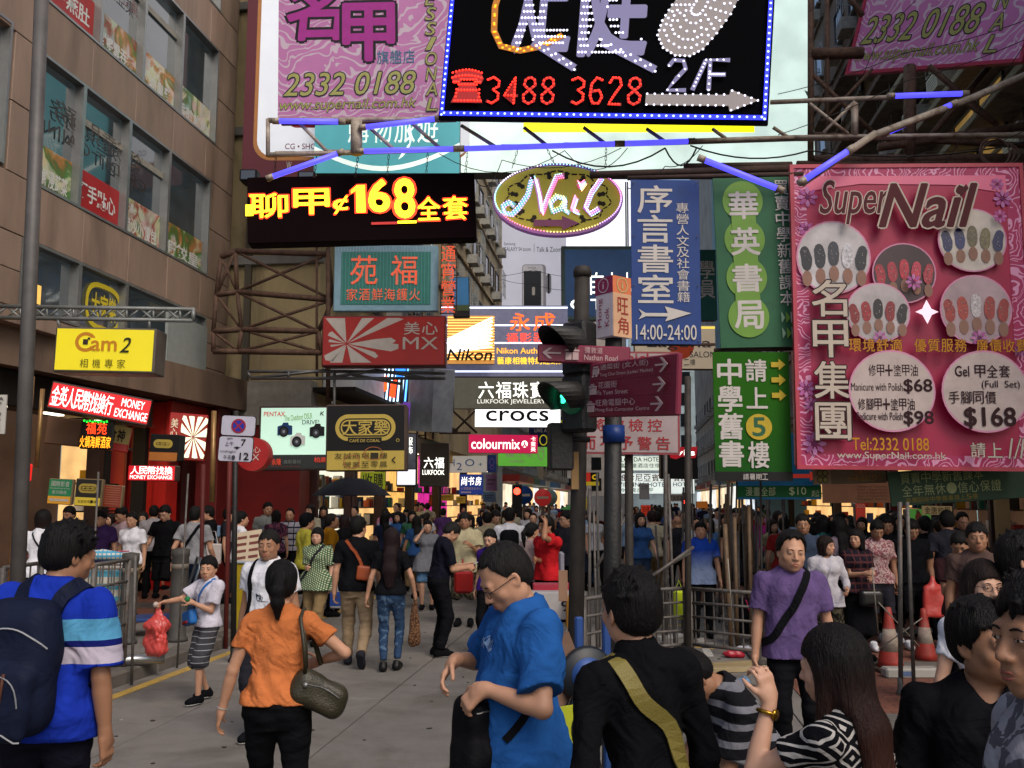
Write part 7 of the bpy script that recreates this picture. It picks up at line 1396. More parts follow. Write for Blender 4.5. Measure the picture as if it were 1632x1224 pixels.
s.text('am', .22, .49, .37, .525, dkp, .03); s.row('上午', .16, .57, .42, .66, dkp, .01); s.text('7', .63, .51, .76, .65, blk, .03); s.poly([(.42, .68), (.50, .68), (.50, .67), (.54, .67), (.54, .68), (.62, .68), (.52, .73)], blk, 'arrow'); s.text('midnight', .05, .76, .50, .82, dkp, .02); s.row('午夜.', .15, .86, .5, .96, dkp, .01); s.text('12', .62, .80, .88, .95, blk, .04)
# street lamp post at the left edge, bollards
t, tp = pole('street_lamp_post', 'tall grey lamp post at the edge with the plate AF 0528', 72, -140, 1100, 8.3, .062, mat('lamp_grey', '4d4a48', .55, var=.2, stain='2a2725', stain_amt=.5), 'lamp post', lean=-50)
q = P(3, 655, 8.17) - t.location; MB().box((q.x - .04, q.y - .02, q.z - .2), (q.x + .045, q.y - .005, q.z + .14)).build('number_plate', paint('a8a49c'), t)
v, f, sz = text_mesh('A\nF\n \n0\n5\n2\n8'); o = MB().add([(q.x - .022 + a*.045, q.y - .026, q.z - .18 + b*.30) for a, b in v], f).build('lettering', blk, t); o['kind'] = 'stuff'
bol = mat('bollard_grey', '3d3a36', .75, var=.25, nscale=8, stain='1c1a18', stain_amt=.7, sscale=4)
def bollard(lb, u, v1, v0, wpx):
 b = G(u, v1, .13); h = (P(u, v0, b.y).z - .13); r = wpx/2/CF*b.y; t = thing('bollard', b, label=lb, cat='bollard'); MB().lathe([(r*1.25, 0), (r*1.25, .04), (r, .06), (r, h - .1), (r*1.08, h - .08), (r*1.08, h), (r*.2, h + .015)], n=18).build('post', bol, t); MB().lathe([(r*1.02, h*.78), (r*1.02, h*.84)], n=18).build('band', paint('6a6258'), t)
bollard('square topped dark bollard beside the boy with the red bag', 282, 1022, 875, 26); bollard('brown bollard at the end of the cage trolley', 202, 1026, 882, 24)
# ---- posts that are only slim uprights: awning stays of the hawker area
brass = mat('brass_pole', '8a6a40', .4, metal=.5, var=.3, nscale=8); bamboo = mat('bamboo', '5a4630', .7, var=.3, nscale=12, bump=.2, stain='3a2a1a', stain_amt=.6, sscale=6); stl = mat('thin_steel', '57534f', .6, metal=.3, var=.3, nscale=14, stain='4a2c1c', stain_amt=.6, sscale=6)
for u0, v0, u1, v1, D_, r, m, lb in ((38, 595, 18, 880, 12.3, .03, brass, 'brass coloured canopy stay closest to the lamp post'), (52, 600, 40, 760, 12.4, .03, brass, 'second brass canopy stay in front of the strip lamp'), (68, 620, 58, 745, 12.5, .03, brass, 'third brass canopy stay by the money sign'), (157, 752, 150, 885, 13, .016, stl, 'thin steel upright before the black cafe notice'), (216, 885, 214, 1000, 10, .016, stl, 'thin steel upright above the blue trolley'), (300, 755, 288, 930, 11, .012, stl, 'thin steel upright beside the man in grey'), (341, 655, 338, 800, 12.5, .035, brass, 'dark brass post under the canopy end'), (324, 740, 322, 930, 13, .03, paint('56241f'), 'red painted slim post by the bakery'), (367, 700, 362, 960, 12.4, .03, paint('5c2420'), 'red painted post behind the yellow stand')):
 pa, pb = P(u0, v0, D_), P(u1, v1, D_); z = gz(pb) if v1 > 870 else pb.z; t = thing('slim_pole', (pb.x, pb.y, z), label=lb, cat='pole', group='slim uprights along the street'); MB().tube([(0, 0, 0), pa - Vector((pb.x, pb.y, z))], r, 8).build('shaft', m, t)
def zone(u):
 for lim, t in ((360, 'under the stone canopy'), (430, 'outside the camera shop'), (560, 'near the umbrella'), (665, 'beyond the umbrella'), (715, 'below the gold shop sign'), (760, 'below the blue bookroom sign'), (800, 'left of the far red light'), (850, 'under the round blue sign'), (905, 'just left of the signal post'), (960, 'between the two thick posts'), (1010, 'behind the notice board'), (1062, 'under the hotel signs'), (1110, 'near the tall barrier post'), (1165, 'before the bamboo poles'), (1240, 'behind the bamboo poles'), (1330, 'behind the purple polo man'), (1420, 'in front of the red 350 poster'), (1500, 'by the guitarist picture')):
  if u < lim: return t
 return 'by the yellow wall'
r_ = random.Random(4)
for k in range(40):
 u = r_.choice([1050, 1065, 1085, 1105, 1122, 1135, 1150, 1160, 1168, 1175, 1182, 1190, 1198, 1210, 1228, 1243, 1128, 1142, 1206, 995, 940, 955]) + r_.uniform(-6, 6); D_ = r_.uniform(11.8, 17) if u > 1040 else r_.uniform(9, 12); top = r_.uniform(730, 850); m = bamboo if 1150 < u < 1200 and r_.random() < .7 else (bamboo, stl, stl, stl, bol)[k % 5]
 du = r_.uniform(-10, 10); pa, pb = P(u, top, D_), P(u + du, 880, D_); z = gz(pb); rr = r_.uniform(.018, .032) if m is bamboo else r_.uniform(.012, .02)
 t = thing('slim_pole', (pb.x, pb.y, z), label='%s %s stall pole, %s, %s' % ('tall' if top < 770 else 'middling' if top < 810 else 'short', {bamboo: 'tan bamboo', stl: 'thin steel', bol: 'dark iron'}[m] , 'leaning right' if du < -3.5 else 'leaning left' if du > 3.5 else 'upright', zone(u)), cat='pole', group='thicket of stall poles'); MB().tube([(0, 0, 0), (pa - Vector((pb.x, pb.y, z)))], rr, 7).build('shaft', m, t)
pole('barrier_post', 'tall rusty post at the middle of the rail barrier', 1096, 600, 1060, 10.3, .036, polem, 'pole'); pole('barrier_post', 'thin grey steel post left of the rail barrier post', 1060, 600, 960, 12.5, .028, stl, 'pole'); pole('barrier_post', 'tall thin grey post right before the crowd in black', 1434, 800, 1075, 9.5, .022, stl, 'pole'); pole('barrier_post', 'second thin grey post leaning over the traffic cones', 1446, 800, 1090, 9.3, .018, stl, 'pole', lean=10)
def railing(lb, u0, u1, D0, D1, top, gaps, m=stl, zb=.35, rows=5, cat='barrier'):
 a, b = P(u0, top, D0), P(u1, top, D1); zg = gz(a); t = thing('rail_barrier', (a.x, a.y, zg), label=lb, cat=cat); d = Vector((b.x - a.x, b.y - a.y, 0)); h = a.z - zg
 for k in range(2): MB().tube([(d.x*k, d.y*k, 0), (d.x*k, d.y*k, h)], .028, 8).build('post', m, t)
 for k in range(rows): z = zb + (h - zb)*k/(rows-1); MB().tube([(0, 0, z), (d.x, d.y, z)], .014 if 0 < k < rows-1 else .02, 6).build('rail', m, t)
 for k in range(gaps): f_ = (k+.5)/gaps; MB().tube([(d.x*f_, d.y*f_, zb), (d.x*f_, d.y*f_, h)], .009, 5).build('upright', m, t)
railing('rusty rail barrier left of the tall post with fine uprights', 1040, 1094, 10.2, 10.4, 940, 5); railing('rusty rail barrier right of the tall post', 1100, 1206, 10.4, 9.9, 938, 7); railing('low rail barrier behind the signal post', 930, 1000, 8.8, 9.4, 955, 5); railing('rail barrier of the goods area behind the striped shirt man', 150, 205, 9.5, 10.3, 900, 6); railing('rail barrier at the edge under the lamp post', 5, 66, 8.8, 9.5, 905, 5)
for k, (a, b, lb) in enumerate((((1010, 935), (1100, 880), 'steel tube leaning up across the rail barrier'), ((1030, 925), (1105, 872), 'second steel tube leaning beside the first'), ((950, 905), (1000, 820), 'thin tube leaning against the black post'), ((1390, 905), (1400, 1010), 'cord tied to a cone'), ((1400, 960), (1465, 1030), 'pale cord crossing between the two cones'), ((1470, 985), (1400, 1035), 'second pale cord crossing between the two cones'), ((1160, 890), (1168, 1000), 'thin string hung with litter at the rail'))):
 t = thing('leaning_tube' if k < 3 else 'cord', P(*a, 9.6), label=lb, cat='pole' if k < 3 else 'cord'); MB().tube([(0, 0, 0), P(*b, 9.8) - t.location], .018 if k < 3 else .006, 6).build('shaft', stl if k < 3 else paint('8a8478'), t)
# cones
conr = mat('cone_red', '8a2418', .6, var=.3, nscale=8, stain='6a6258', stain_amt=.7, sscale=5)
for u, vb, vt, lb in ((1420, 1070, 968, 'dirty red traffic cone with scuffed white sleeve, closest to the purple shirt'), (1476, 1058, 970, 'red traffic cone to the right of the scuffed one')):
 b = G(u, vb, 0); h = P(u, vt, b.y).z; t = thing('traffic_cone', b, label=lb, cat='traffic cone'); q = h/.75; MB().lathe([(.155*q, .05), (.14*q, .12), (.09*q, .38*q), (.045*q, .68*q), (.035*q, h), (.01, h + .005)], n=20).build('cone', conr, t); MB().lathe([(.118*q, .24*q), (.072*q, .50*q)], n=20).build('sleeve', mat('cone_sleeve', '857a6e', .7, var=.4, nscale=9, stain='5a2a20', stain_amt=.7, sscale=6), t); MB().rbox((-.2*q, -.2*q, 0), (.2*q, .2*q, .05), .02).build('foot', rustd, t)
t = thing('kerb_barrier', G(1450, 1080), label='grey plastic block lying in front of the cones', cat='block'); MB().rbox((-.28, -.09, 0), (.3, .09, .11), .02).build('block', paint('8f8c86'), t); MB().box((-.15, -.094, .03), (-.02, -.09, .08)).build('sticker', paint('4a5a7a'), t)
# cart, trolley, bags, boxes at the left
blue = mat('trolley_blue', '1c3f7a', .5, metal=.2, var=.15); b = G(236, 1012, .13); t = thing('hand_trolley', b, R(25), label='blue hand trolley with grey tube handle beside the bollard', cat='trolley')
MB().rbox((-.42, -.28, .20), (.42, .28, .24), .01).build('deck', blue, t); MB().tube([(.40, -.24, .22), (.58, -.24, .85), (.60, -.18, .98), (.60, .18, .98), (.58, .24, .85), (.40, .24, .22)], .018, 8).build('handle', mat('tube_grey', '6a7076', .35, metal=.7), t)
for x in (-.3, .3):
 for y in (-.22, .22): MB().tube([(x, y - .02, .09), (x, y + .02, .09)], .085, 14).build('wheel', blk, t)
t = thing('cage_cart', G(140, 1020, .13), R(10), label='wire cage cart with striped blue and white cover behind the striped shirt man', cat='cart'); mb = MB()
for z in (.3, .5, .7, .9, 1.02):
 for a, b in (((-.5, -.3), (.45, -.3)), ((.45, -.3), (.45, .4)), ((-.5, .4), (.45, .4)), ((-.5, -.3), (-.5, .4))): mb.tube([(*a, z), (*b, z)], .009, 5)
for x in np.linspace(-.5, .45, 8): mb.tube([(x, -.3, .1), (x, -.3, 1.02)], .008, 5)
mb.build('wire_basket', stl, t)['kind'] = 'stuff'; MB().rbox((-.46, -.26, .12), (.41, .36, .9), .05).build('cover', cloth('striped_cover', 'a8a49a', (.16, .5, '4a8aa0'), 'hstripe'), t); MB().tube([(-.1, -.3, 1.06), (.2, -.32, 1.08), (.45, -.28, 1.05)], [.05, .07, .05], 10).build('rolled_cover', cloth('striped_roll', 'b8b4aa', (.05, .5, '4a90b0'), 'plaid'), t)
MB().tube([(-.9, -.2, 1.05), (-.3, -.3, 1.08), (.5, -.28, 1.12)], .008, 5).build('cord', paint('a83050'), t)
t = thing('steel_tube', G(205, 1052, .19), R(22), label='short polished steel tube lying on the kerb by the trolley', cat='tube'); MB().tube([(-.32, 0, 0), (.36, 0, 0)], .06, 16).build('tube', mat('polished', '9a9a9a', .25, metal=.9), t)
b = G(398, 1016, 0); t = thing('advert_stand', b, R(-12), label='yellow stand with a sloping price board behind the boy', cat='stand'); MB().rbox((-.2, -.18, 0), (.26, .2, 1.02), .02).build('box', mat('stand_yellow', 'a08a14', .5, var=.12), t)
Tm = Matrix.Translation((-.02, -.05, 1.03)) @ Matrix.Rotation(R(-22), 4, 'X') @ Matrix.Rotation(R(-9), 4, 'Y'); MB().box((-.22, -.02, 0), (.16, .0, .46), Tm).build('price_board', paint('b8a890'), t); mb = MB(); [mb.box((-.19 + (k % 2)*.18, -.024, .05 + (k//2)*.10), (-.05 + (k % 2)*.18, -.021, .09 + (k//2)*.10), Tm) for k in range(8)]; mb.build('price_print', paint('6a3a34'), t)['kind'] = 'stuff'; MB().rbox((-.22, -.2, 1.02), (.28, .1, 1.05), .01).build('flyers', paint('9aa0a8'), t)
s = Panel('price_stand', 'small upright panel with a blue foot in the road behind the green blouse', 'stand', 526, 925, 970, 546, 925, 970, 13.5, .06, paint('8a8a90')); s.rect(0, .4, 1, .9, paint('1c3a7a'), 'panel')
for u, v0, v1, w_, c, lb, D_ in ((1083, 945, 986, .26, 'a8b81a', 'yellow green bag hung on the rail barrier', 10.6),): t = thing('plastic_bag', P(u, v1, D_), label=lb, cat='bag'); MB().rbox((-.06, -.04, 0), (.06, .04, .30), .02).build('bag', paint(c), t); MB().tube([(-.04, 0, .3), (0, 0, .42), (.04, 0, .3)], .006, 5).build('handle', paint(c), t)
t = thing('black_rucksack', G(1190, 1012, .13), R(20), label='black rucksack with pink straps standing by the rail', cat='rucksack'); S = Sdf(); S.rbox((0, 0, .24), (.17, .12, .24), .1); S.rbox((0, -.13, .16), (.12, .05, .13), .05, k=.03); S.mesh('sack', .02, BLK, t); [MB().tube([(x, -.19, .05), (x, -.17, .3), (x, -.08, .46)], .012, 6).build('strap', paint('a01c50'), t) for x in (-.05, .03)]
for (u, v, dx, ang, c, lb) in ((1068, 1018, .5, 40, '8a8a88', 'grey metal channel lying on the road behind the black jacket'), (1085, 1030, .9, -4, '6f6c68', 'long grey metal channel lying across the road by the rail'), (1165, 1062, .7, 18, '8a7a5a', 'timber batten lying by the tall post'), (1180, 1070, .8, 10, '9a8a6a', 'second timber batten lying by the purple shirt man'), (1130, 955, .6, 0, '9a9088', 'pale plank lying beyond the rail'), (1000, 955, .6, 12, '8a8478', 'pale board lying beside the black post')):
 p = G(u, v, gz(G(u, v))); t = thing('plank' if 'timber' in lb or 'plank' in lb or 'board' in lb else 'metal_channel', p, R(ang), label=lb, cat='plank' if 'plank' in lb or 'timber' in lb or 'board' in lb else 'channel'); MB().rbox((-dx/2, -.05, 0), (dx/2, .05, .05), .004).build('piece', paint(c), t)
for u, v, c, lb in ((1170, 1048, '9a2030', 'crumpled red and white plastic litter on the kerb'), (1185, 1040, 'b0b0b8', 'crumpled white plastic bag on the kerb'), (1178, 1092, '5a7a9a', 'small crushed clear bottle on the ground')):
 p = G(u, v, gz(G(u, v))); t = thing('litter', p, label=lb, cat='litter'); S = Sdf(); S.ell((0, 0, .04), (.12, .07, .035)); S.folds(.022, 38, int(u)); S.mesh('sheet', .012, paint(c, .3), t)
# yellow hand written placard, hand truck, black sacks below the signal post
s = Panel('placard', 'bright yellow placard with brush writing leaning low behind the blue T-shirt man', 'placard', 868, 1140, 1290, 942, 1112, 1290, 4.0, .02, paint('9aa020'), D1=4.1); s.rect(0, 0, 1, 1, mat('placard_yellow', 'a0a818', .6, var=.08), 'face'); s.text('VDA', .35, .12, 1.0, .42, blk, .0, rot=4, mirror=True); s.row('推油', .1, .5, .95, .85, blk, .0)
p = P(935, 1075, 5.6); t = thing('hand_truck', (p.x, p.y, 0), R(15), label='blue wheeled hand truck standing under the signal post', cat='hand truck'); mb = MB()
for k, z in enumerate((.88, .62)): w = MB().lathe([(.03, -.03), (.15, -.03), (.165, 0), (.15, .03), (.03, .03)], n=22, T=Matrix.Translation((0, 0, z)) @ Matrix.Rotation(R(90), 4, 'X')).build('wheel', mat('wheel_dark', '10161c', .5), t); MB().lathe([(.1, -.035), (.105, 0), (.1, .035)], n=22, T=Matrix.Translation((0, 0, z)) @ Matrix.Rotation(R(90), 4, 'X')).build('rim', blue, w)
MB().rbox((-.05, .04, 0), (-.0, .08, 1.2), .01).build('frame', blue, t); MB().rbox((.12, .04, 0), (.17, .08, 1.2), .01).build('frame', blue, t)
t = thing('rubbish_sack', P(900, 1150, 5.3) - Vector((0, 0, .62)), label='shiny black rubbish sack piled behind the blue T-shirt man', cat='sack'); S = Sdf(); S.ell((0, 0, .3), (.22, .18, .36)); S.ell((.1, 0, .62), (.1, .09, .13), k=.08); S.folds(.03, 16, 3); S.mesh('sack', .016, mat('black_plastic', '0d0d10', .22, var=.2, bump=.5, bscale=14), t)
t = thing('cardboard', P(905, 1085, 5.6), R(30), label='torn brown cardboard leaning on the rubbish sack', cat='cardboard'); MB().box((-.18, 0, -.35), (.12, .02, .25), Matrix.Rotation(R(-24), 4, 'Y')).build('sheet', mat('cardboard', '6a5040', .8, var=.2), t)
for u, v0, v1, D_, w_, c, nm, lb in ((886, 942, 985, 8.6, .22, 'b0aaa6', 'carton', 'pale carton marked 9 behind the signal post'), (884, 930, 943, 8.8, .2, 'a83040', 'carton', 'red topped carton above the pale one'), (895, 880, 925, 9.0, .02, '8a8690', 'carton', 'upright pale sheet beside the red shirt man'), (912, 950, 1000, 8.4, .05, 'b0781c', 'carton', 'orange rounded board standing by the signal post'), (968, 790, 830, 24, .5, '8a8a8c', 'booth', 'grey booth panel under the striped parasol')):
 a = P(u, v1, D_); h = P(u, v0, D_).z - a.z; t = thing(nm, a, label=lb, cat=nm); MB().rbox((-w_, -.12, 0), (w_, .12, h), .008).build('box', paint(c), t)
 if 'marked' in lb: vv, ff, sz = text_mesh('9'); MB().add([(.04 + x*.08, -.124, h*.3 + y*h*.4) for x, y in vv], ff).build('lettering', blk, t)
t = thing('parasol', P(940, 812, 25), label='blue green and yellow parasol over a stall far down the street', cat='parasol'); cl = [paint(c) for c in ('1c4aa0', '2a8a3a', 'b09a1c')]
for k in range(8): a0, a1 = R(45*k), R(45*k + 45); MB().add([(0, 0, .35), (.8*c_(a0), .8*m_(a0), 0), (.8*c_(a1), .8*m_(a1), 0)], [(0, 1, 2)]).build('gore', cl[k % 3], t)
MB().tube([(0, 0, -2.0), (0, 0, .36)], .02, 6).build('pole', stl, t)
# distant signals and round signs
for u, v, D_, kind, lb in ((824, 783, 30, 'r', 'distant traffic signal glowing red over the crowd'), (835, 789, 31, 'b', 'distant round blue sign with white arrow'), (865, 793, 33, 'n', 'distant round red no entry sign'), (875, 793, 34, 'g', 'distant round sign seen from its grey back'), (1090, 800, 30, 'r', 'small red pedestrian light near the hotel signs')):
 p = P(u, v, D_); t = thing('road_sign' if kind != 'r' else 'traffic_signal', (p.x, p.y, 0), label=lb, cat='road sign' if kind != 'r' else 'traffic signal'); MB().tube([(0, .06, 0), (0, .06, p.z + .3)], .05, 8).build('post', stl, t); Tq = Matrix.Translation((0, 0, p.z)) @ Matrix.Rotation(R(90), 4, 'X')
 if kind == 'r': k_ = 1 if u < 900 else .5; MB().rbox((-.16*k_, -.12, p.z - .9*k_), (.16*k_, .02, p.z + .2*k_), .02).build('housing', blk, t); MB().lathe([(.11*k_, 0), (.05, .03)], n=16, T=Matrix.Translation((0, -.125, p.z)) @ Matrix.Rotation(R(90), 4, 'X')).build('lens', glow('ff3020', 9.0), t)
 else:
  MB().lathe([(.30, 0), (.30, .02)], n=24, T=Tq).build('plate', {'b': paint('1a4a9a'), 'n': glow('b02a2a', .3), 'g': paint('7f9a98')}[kind], t)
  if kind != 'g': MB().box((-.2, -.028, p.z - .04), (.2, -.021, p.z + .04)).build('bar', whp, t)
r_ = random.Random(9)
mb = MB()
for k in range(260):
 a, A = r_.uniform(-5.1, 1.3), r_.uniform(4, 26); q = st(a, A); rr = r_.uniform(.008, .03); n = 7; mb.cur = r_.choice((0, 0, 1)); mb.prism([(q.x + rr*r_.uniform(.6, 1.2)*c_(6.28*i/n), q.y + rr*r_.uniform(.6, 1.2)*m_(6.28*i/n)) for i in range(n)], -.003, .0035)
o = mb.build('gum_spots', [paint('2e2a27'), paint('8f8a82')]); tag(o, 'dark and pale chewing gum spots and specks of litter on the road', kind='stuff')
# ------------------------------------------------------------------ people
GRN = cloth('cloth_green_dots', '39563c', (.032, .32, 'a8ac90'), 'dots'); JN = cloth('cloth_denim', '27374f'); KH = cloth('cloth_khaki', '7a6648'); DK = cloth('cloth_charcoal', '24242a'); NAVY = cloth('cloth_navy', '14141f')
def pp(label, u, D, h, sex='m', face=0, hair='short', hm=None, sk=None, top=None, bot=None, shoes=None, fc=None, glasses=None, near=False, res=.016, shirt={}, trs={}, body={}, hk={}, dx=0, group=None, **pose):
 v = 800; x = P(u, v, D).x + dx; p = Person('person', label, (x, D, gz((x, D))), face, h, sex, near=near, res=res, group=group, **pose)
 sk = sk or SK; hm = hm or HB; legs = trs.get('length', 2) < 1.9 or trs.get('kind') == 'skirt'; body.setdefault('legs', legs)
 p.body(sk, **body)
 if fc is None: fc = 70 < abs((face + (pose.get('look') or 0)) % 360) < 290
 if fc: p.face(EW, EI, LIPR if sex == 'f' else LIP, hm, glasses=glasses)
 elif glasses: p.face(EW, EI, LIP, hm, glasses=glasses)
 if hair: p.hair(hm, hair, **hk)
 p.shirt(top or WHT, **shirt)
 if trs.get('kind') == 'skirt': p.skirt(bot or BLK, trs.get('length', .4))
 else: p.trousers(bot or BLK, **trs)
 p.shoes(shoes or BLK, paint('8a8680') if near and D < 13 and shoes is None and sex == 'm' else None)
 return p
def held(p, name, label, cat, group=None): return thing(name, M=p.o.matrix_basis.copy(), label=label, cat=cat, group=group)
W1 = dict(lf=(-.09, .22, .09), rf=(.10, -.26, .16), rtoe=35, lh=(-.27, -.12, .86), rh=(.27, .16, .88)); W2 = dict(lf=(-.09, -.24, .15), rf=(.10, .2, .09), ltoe=35, lh=(-.27, .14, .88), rh=(.27, -.1, .86))
# man in the striped polo with the rucksack
polo = cloth('cloth_striped_polo', '182f96', [(1.230, 1.318, '4f8fb4'), (1.204, 1.230, '131a5a'), (1.135, 1.204, 'a8a0ae'), (1.0, 1.0, '131a6a')], 'bands')
p = pp('man in royal blue striped polo with navy rucksack, seen from behind at the left', 82, 4.3, 1.81, face=-4, sk=SK3, near=True, res=.012, top=polo, bot=NAVY, hk=dict(tuft=110, vol=1.25), shirt=dict(sleeve=.85, off=.022, hem=-.1, loose=.02, collar=cloth('cloth_blue_collar', '182f96'), sw=1.1), look=-38, nod=8, tilt=4, fc=False, rh=(.27, .02, .80), lh=(-.27, .0, .82), dx=.02)
t = held(p, 'rucksack', 'navy blue rucksack with grey zip on the back of the striped polo man', 'rucksack'); S = Sdf(); T_ = p.T
S.rbox(p.tp(0, -.235, .20), (.165, .105, .25), .10, T_); S.rbox(p.tp(0, -.225, .42), (.11, .08, .06), .05, T_, k=.06); S.rbox(p.tp(0, -.335, .09), (.13, .045, .15), .05, T_, k=.02); S.folds(.006, 22, 4)
nv = cloth('cloth_rucksack', '151a2c', rough=.6); S.mesh('sack', .012, nv, t); pk_ = [p.tp(x, -.30 - .05*(1 - (x/.15)**2), .38 - 3.2*x*x) for x in np.linspace(-.15, .15, 15)]; q, _ = S.snap(pk_, .002); MB().tube(q, .004, 5).build('zip', paint('8a8c90', .4), t)
q, _ = S.snap([p.tp(x, -.42, .22 - 9*(x*x)) for x in np.linspace(-.12, .12, 15)], .003); MB().tube(q, .0035, 5).build('zip', paint('6a6c70', .4), t)
for x in (-.035, .03): q, _ = S.snap([p.tp(x, -.42, z) for z in (.02, .08, .16, .24)], .003); MB().tube(q, .007, 6).build('cord', paint('4a2a1c'), t)
q, _ = S.snap([p.tp(.05 + .05*k, -.4, -.02 - .05*k) for k in range(4)], .003); MB().tube(q, .004, 5).build('zip', paint('8a8c90', .4), t)
for sg in (-1, 1): p.strap([p.tp(sg*.07, -.16, .42), p.tp(sg*.085, -.10, .50), p.tp(sg*.105, -.0, .53), p.tp(sg*.12, .10, .44), p.tp(sg*.15, .12, .25), p.tp(sg*.18, .0, .1)], nv, .062, .016, 'shoulder_strap', .004, parent=t)
# woman in the orange T-shirt
orng = cloth('cloth_orange', 'b0663a', bump=.6)
p = pp('woman with black ponytail in an orange T-shirt walking away up the road', 452, 5.0, 1.60, 'f', 6, 'tied', near=True, res=.012, top=orng, bot=BLK, shirt=dict(sleeve=.55, off=.012, hem=.0, amp=.008, neck=.064, freq=30, loose=.012), trs=dict(off=.012), build=1.0, lh=(-.31, .02, .88), rh=(.20, .16, 1.12), rep=(1, -.6, 0), lf=(-.1, .2, .09), rf=(.1, -.12, .1), hk=dict(len_=.1, vol=1.1), body=dict(lhand=dict(curl=28)), sk=SK)
t = held(p, 'shoulder_bag', 'olive brown slouchy shoulder bag under the arm of the orange T-shirt woman', 'bag'); S = Sdf(); M_ = rotm(8, 0, 24); bc = V(.235, -.06, .98)
S.rbox(bc, (.165, .075, .095), .07, M_); S.rbox(bc + V(-.06, 0, .07), (.08, .05, .06), .045, M_, k=.05); S.folds(.011, 17, 12); olv = mat('olive_leather', '2e2a1c', .42, var=.2, nscale=7, bump=.4, bscale=90, spec=.4); S.mesh('bag', .011, olv, t); S2 = Sdf(); S2.ops = list(S.ops)
for d_ in (-.035, .03): MB().tube([V(.16, -.08 + d_, 1.1), V(.155, -.11 + d_, 1.24), p.tp(.125, -.07 + d_, .47), p.tp(.13, .0 + d_, .505), p.tp(.15, .08 + d_, .44), V(.23, .06 + d_, 1.12)], .011, 8).build('handle', olv, t)
q, _ = S.snap([bc + M_ @ V(x, -.2, .045) for x in np.linspace(-.12, .12, 9)], .001); MB().tube(q, .005, 5).build('zip', alud, t); MB().sphere(tuple(bc + M_ @ V(-.1, -.085, .03)), .014, 10, 6).build('buckle', alu, t)
w_ = p.wr[0]; d_ = unit(p.wr[0] - p.el[0]); b_ = [w_ - d_*.02 + .027*(math.cos(a)*unit(np.cross(d_, V(0, 1, 0))) + math.sin(a)*V(0, 1, 0)) for a in np.linspace(0, 6.28, 14)]; MB().tube(b_, .003, 5, cap=False).build('bracelet', paint('9a9a9a', .3), p.o)
# man in the blue T-shirt looking into his bag
bt_ = cloth('cloth_blue_tee', '1f4d88', bump=.5)
p = pp('man with glasses in a blue T-shirt looking down into his black bag', 826, 3.85, 1.76, 'm', 112, 'thin', near=True, res=.012, build=.93, sk=SK, top=bt_, bot=BLK, glasses=blk, shirt=dict(sleeve=.8, off=.022, hem=-.16, loose=.02, flare=.2, amp=.009, neck=.064, sw=1.12), belly=.03, nod=36, look=0, lean=-1, lh=(-.13, .20, 1.17), rh=(.22, .19, 1.22), lep=(-.8, -.5, -.6), rep=(.9, -.3, -.6), body=dict(lhand=dict(curl=62, n=(.6, .1, -1), d=(.3, .5, -.6)), rhand=dict(curl=30, n=(-.3, -.6, -.3), d=(-.2, .6, -.7)), chub=1.08), hk=dict(vol=.5), hm=HG)
v_, f_, z_ = text_mesh('SPORTS'); n_ = len(v_); pts = [p.tp(-.02 + .12*a, .17, .36 + .04*b) for a, b in v_]; q, g_ = p.sh_sdf.snap(pts, .002, 8); MB().add(q, f_).build('print', paint('7a94b8'), p.o)
t = held(p, 'bag', 'black upright sling bag held open by the man in the blue T-shirt', 'bag'); S = Sdf(); bc = V(-.03, .18, .90); S.rbox(bc, (.09, .085, .22), .045, rotm(10, -4)); S.rbox(bc + V(-.03, 0, -.07), (.085, .1, .13), .04, rotm(10, -4), k=.04); S.folds(.007, 18, 2); S.mesh('sack', .012, cloth('cloth_bag_black', '0d0d10', rough=.6), t)
q, _ = S.snap([bc + V(-.2, y, .19) for y in np.linspace(-.08, .08, 7)], .001); MB().tube(q, .004, 5).build('zip', alud, t); p.strap([p.tp(.1, .05, .5), p.tp(-.05, -.02, .49), p.tp(-.16, -.05, .36), p.tp(-.19, .0, .2), p.tp(-.17, .12, .04)], BLK, .03, .004, 'sling', .004, parent=t)
# man in black jacket with the olive strap
p = pp('man in a black jacket with an olive strap across his back, close to the post', 1030, 3.1, 1.69, 'm', 16, 'short', near=True, res=.012, top=cloth('cloth_jacket', '0d0d10', bump=.6), bot=BLK, shirt=dict(sleeve=1.95, off=.016, hem=-.14, amp=.008, neck=.06, collar=cloth('cloth_jacket', '0d0d10')), look=14, nod=-4, tilt=-5, hk=dict(tuft=70, vol=.9), fc=False, build=.74, lh=(-.24, .03, .85), rh=(.24, .05, .85))
p.strap([p.tp(-.10, .05, .5), p.tp(-.085, -.06, .49), p.tp(-.05, -.15, .40), p.tp(.05, -.17, .25), p.tp(.15, -.15, .10), p.tp(.2, -.08, 0)], mat('olive_strap', '6a5f24', .6, var=.12, bump=.3, bscale=200), .052, .007, 'sling_strap', .006)
# crouching man
p = pp('crouching man in black and grey striped shirt with a red band, head bowed', 1186, 4.5, 1.72, 'm', 100, 'short', near=True, res=.013, sk=SK3, top=cloth('cloth_striped_grey', '17171a', (.075, .38, '6a6a70'), 'hstripe'), bot=JN, shirt=dict(sleeve=.75, off=.018, hem=-.06), pel=(0, -.12, .60), lean=34, nod=34, lf=(-.12, .12, .085), rf=(.12, -.0, .085), lkp=(-.3, 1, .5), rkp=(.3, 1, .5), lh=(-.10, .42, .60), rh=(.12, .42, .55), fc=True, hk=dict(tuft=30))
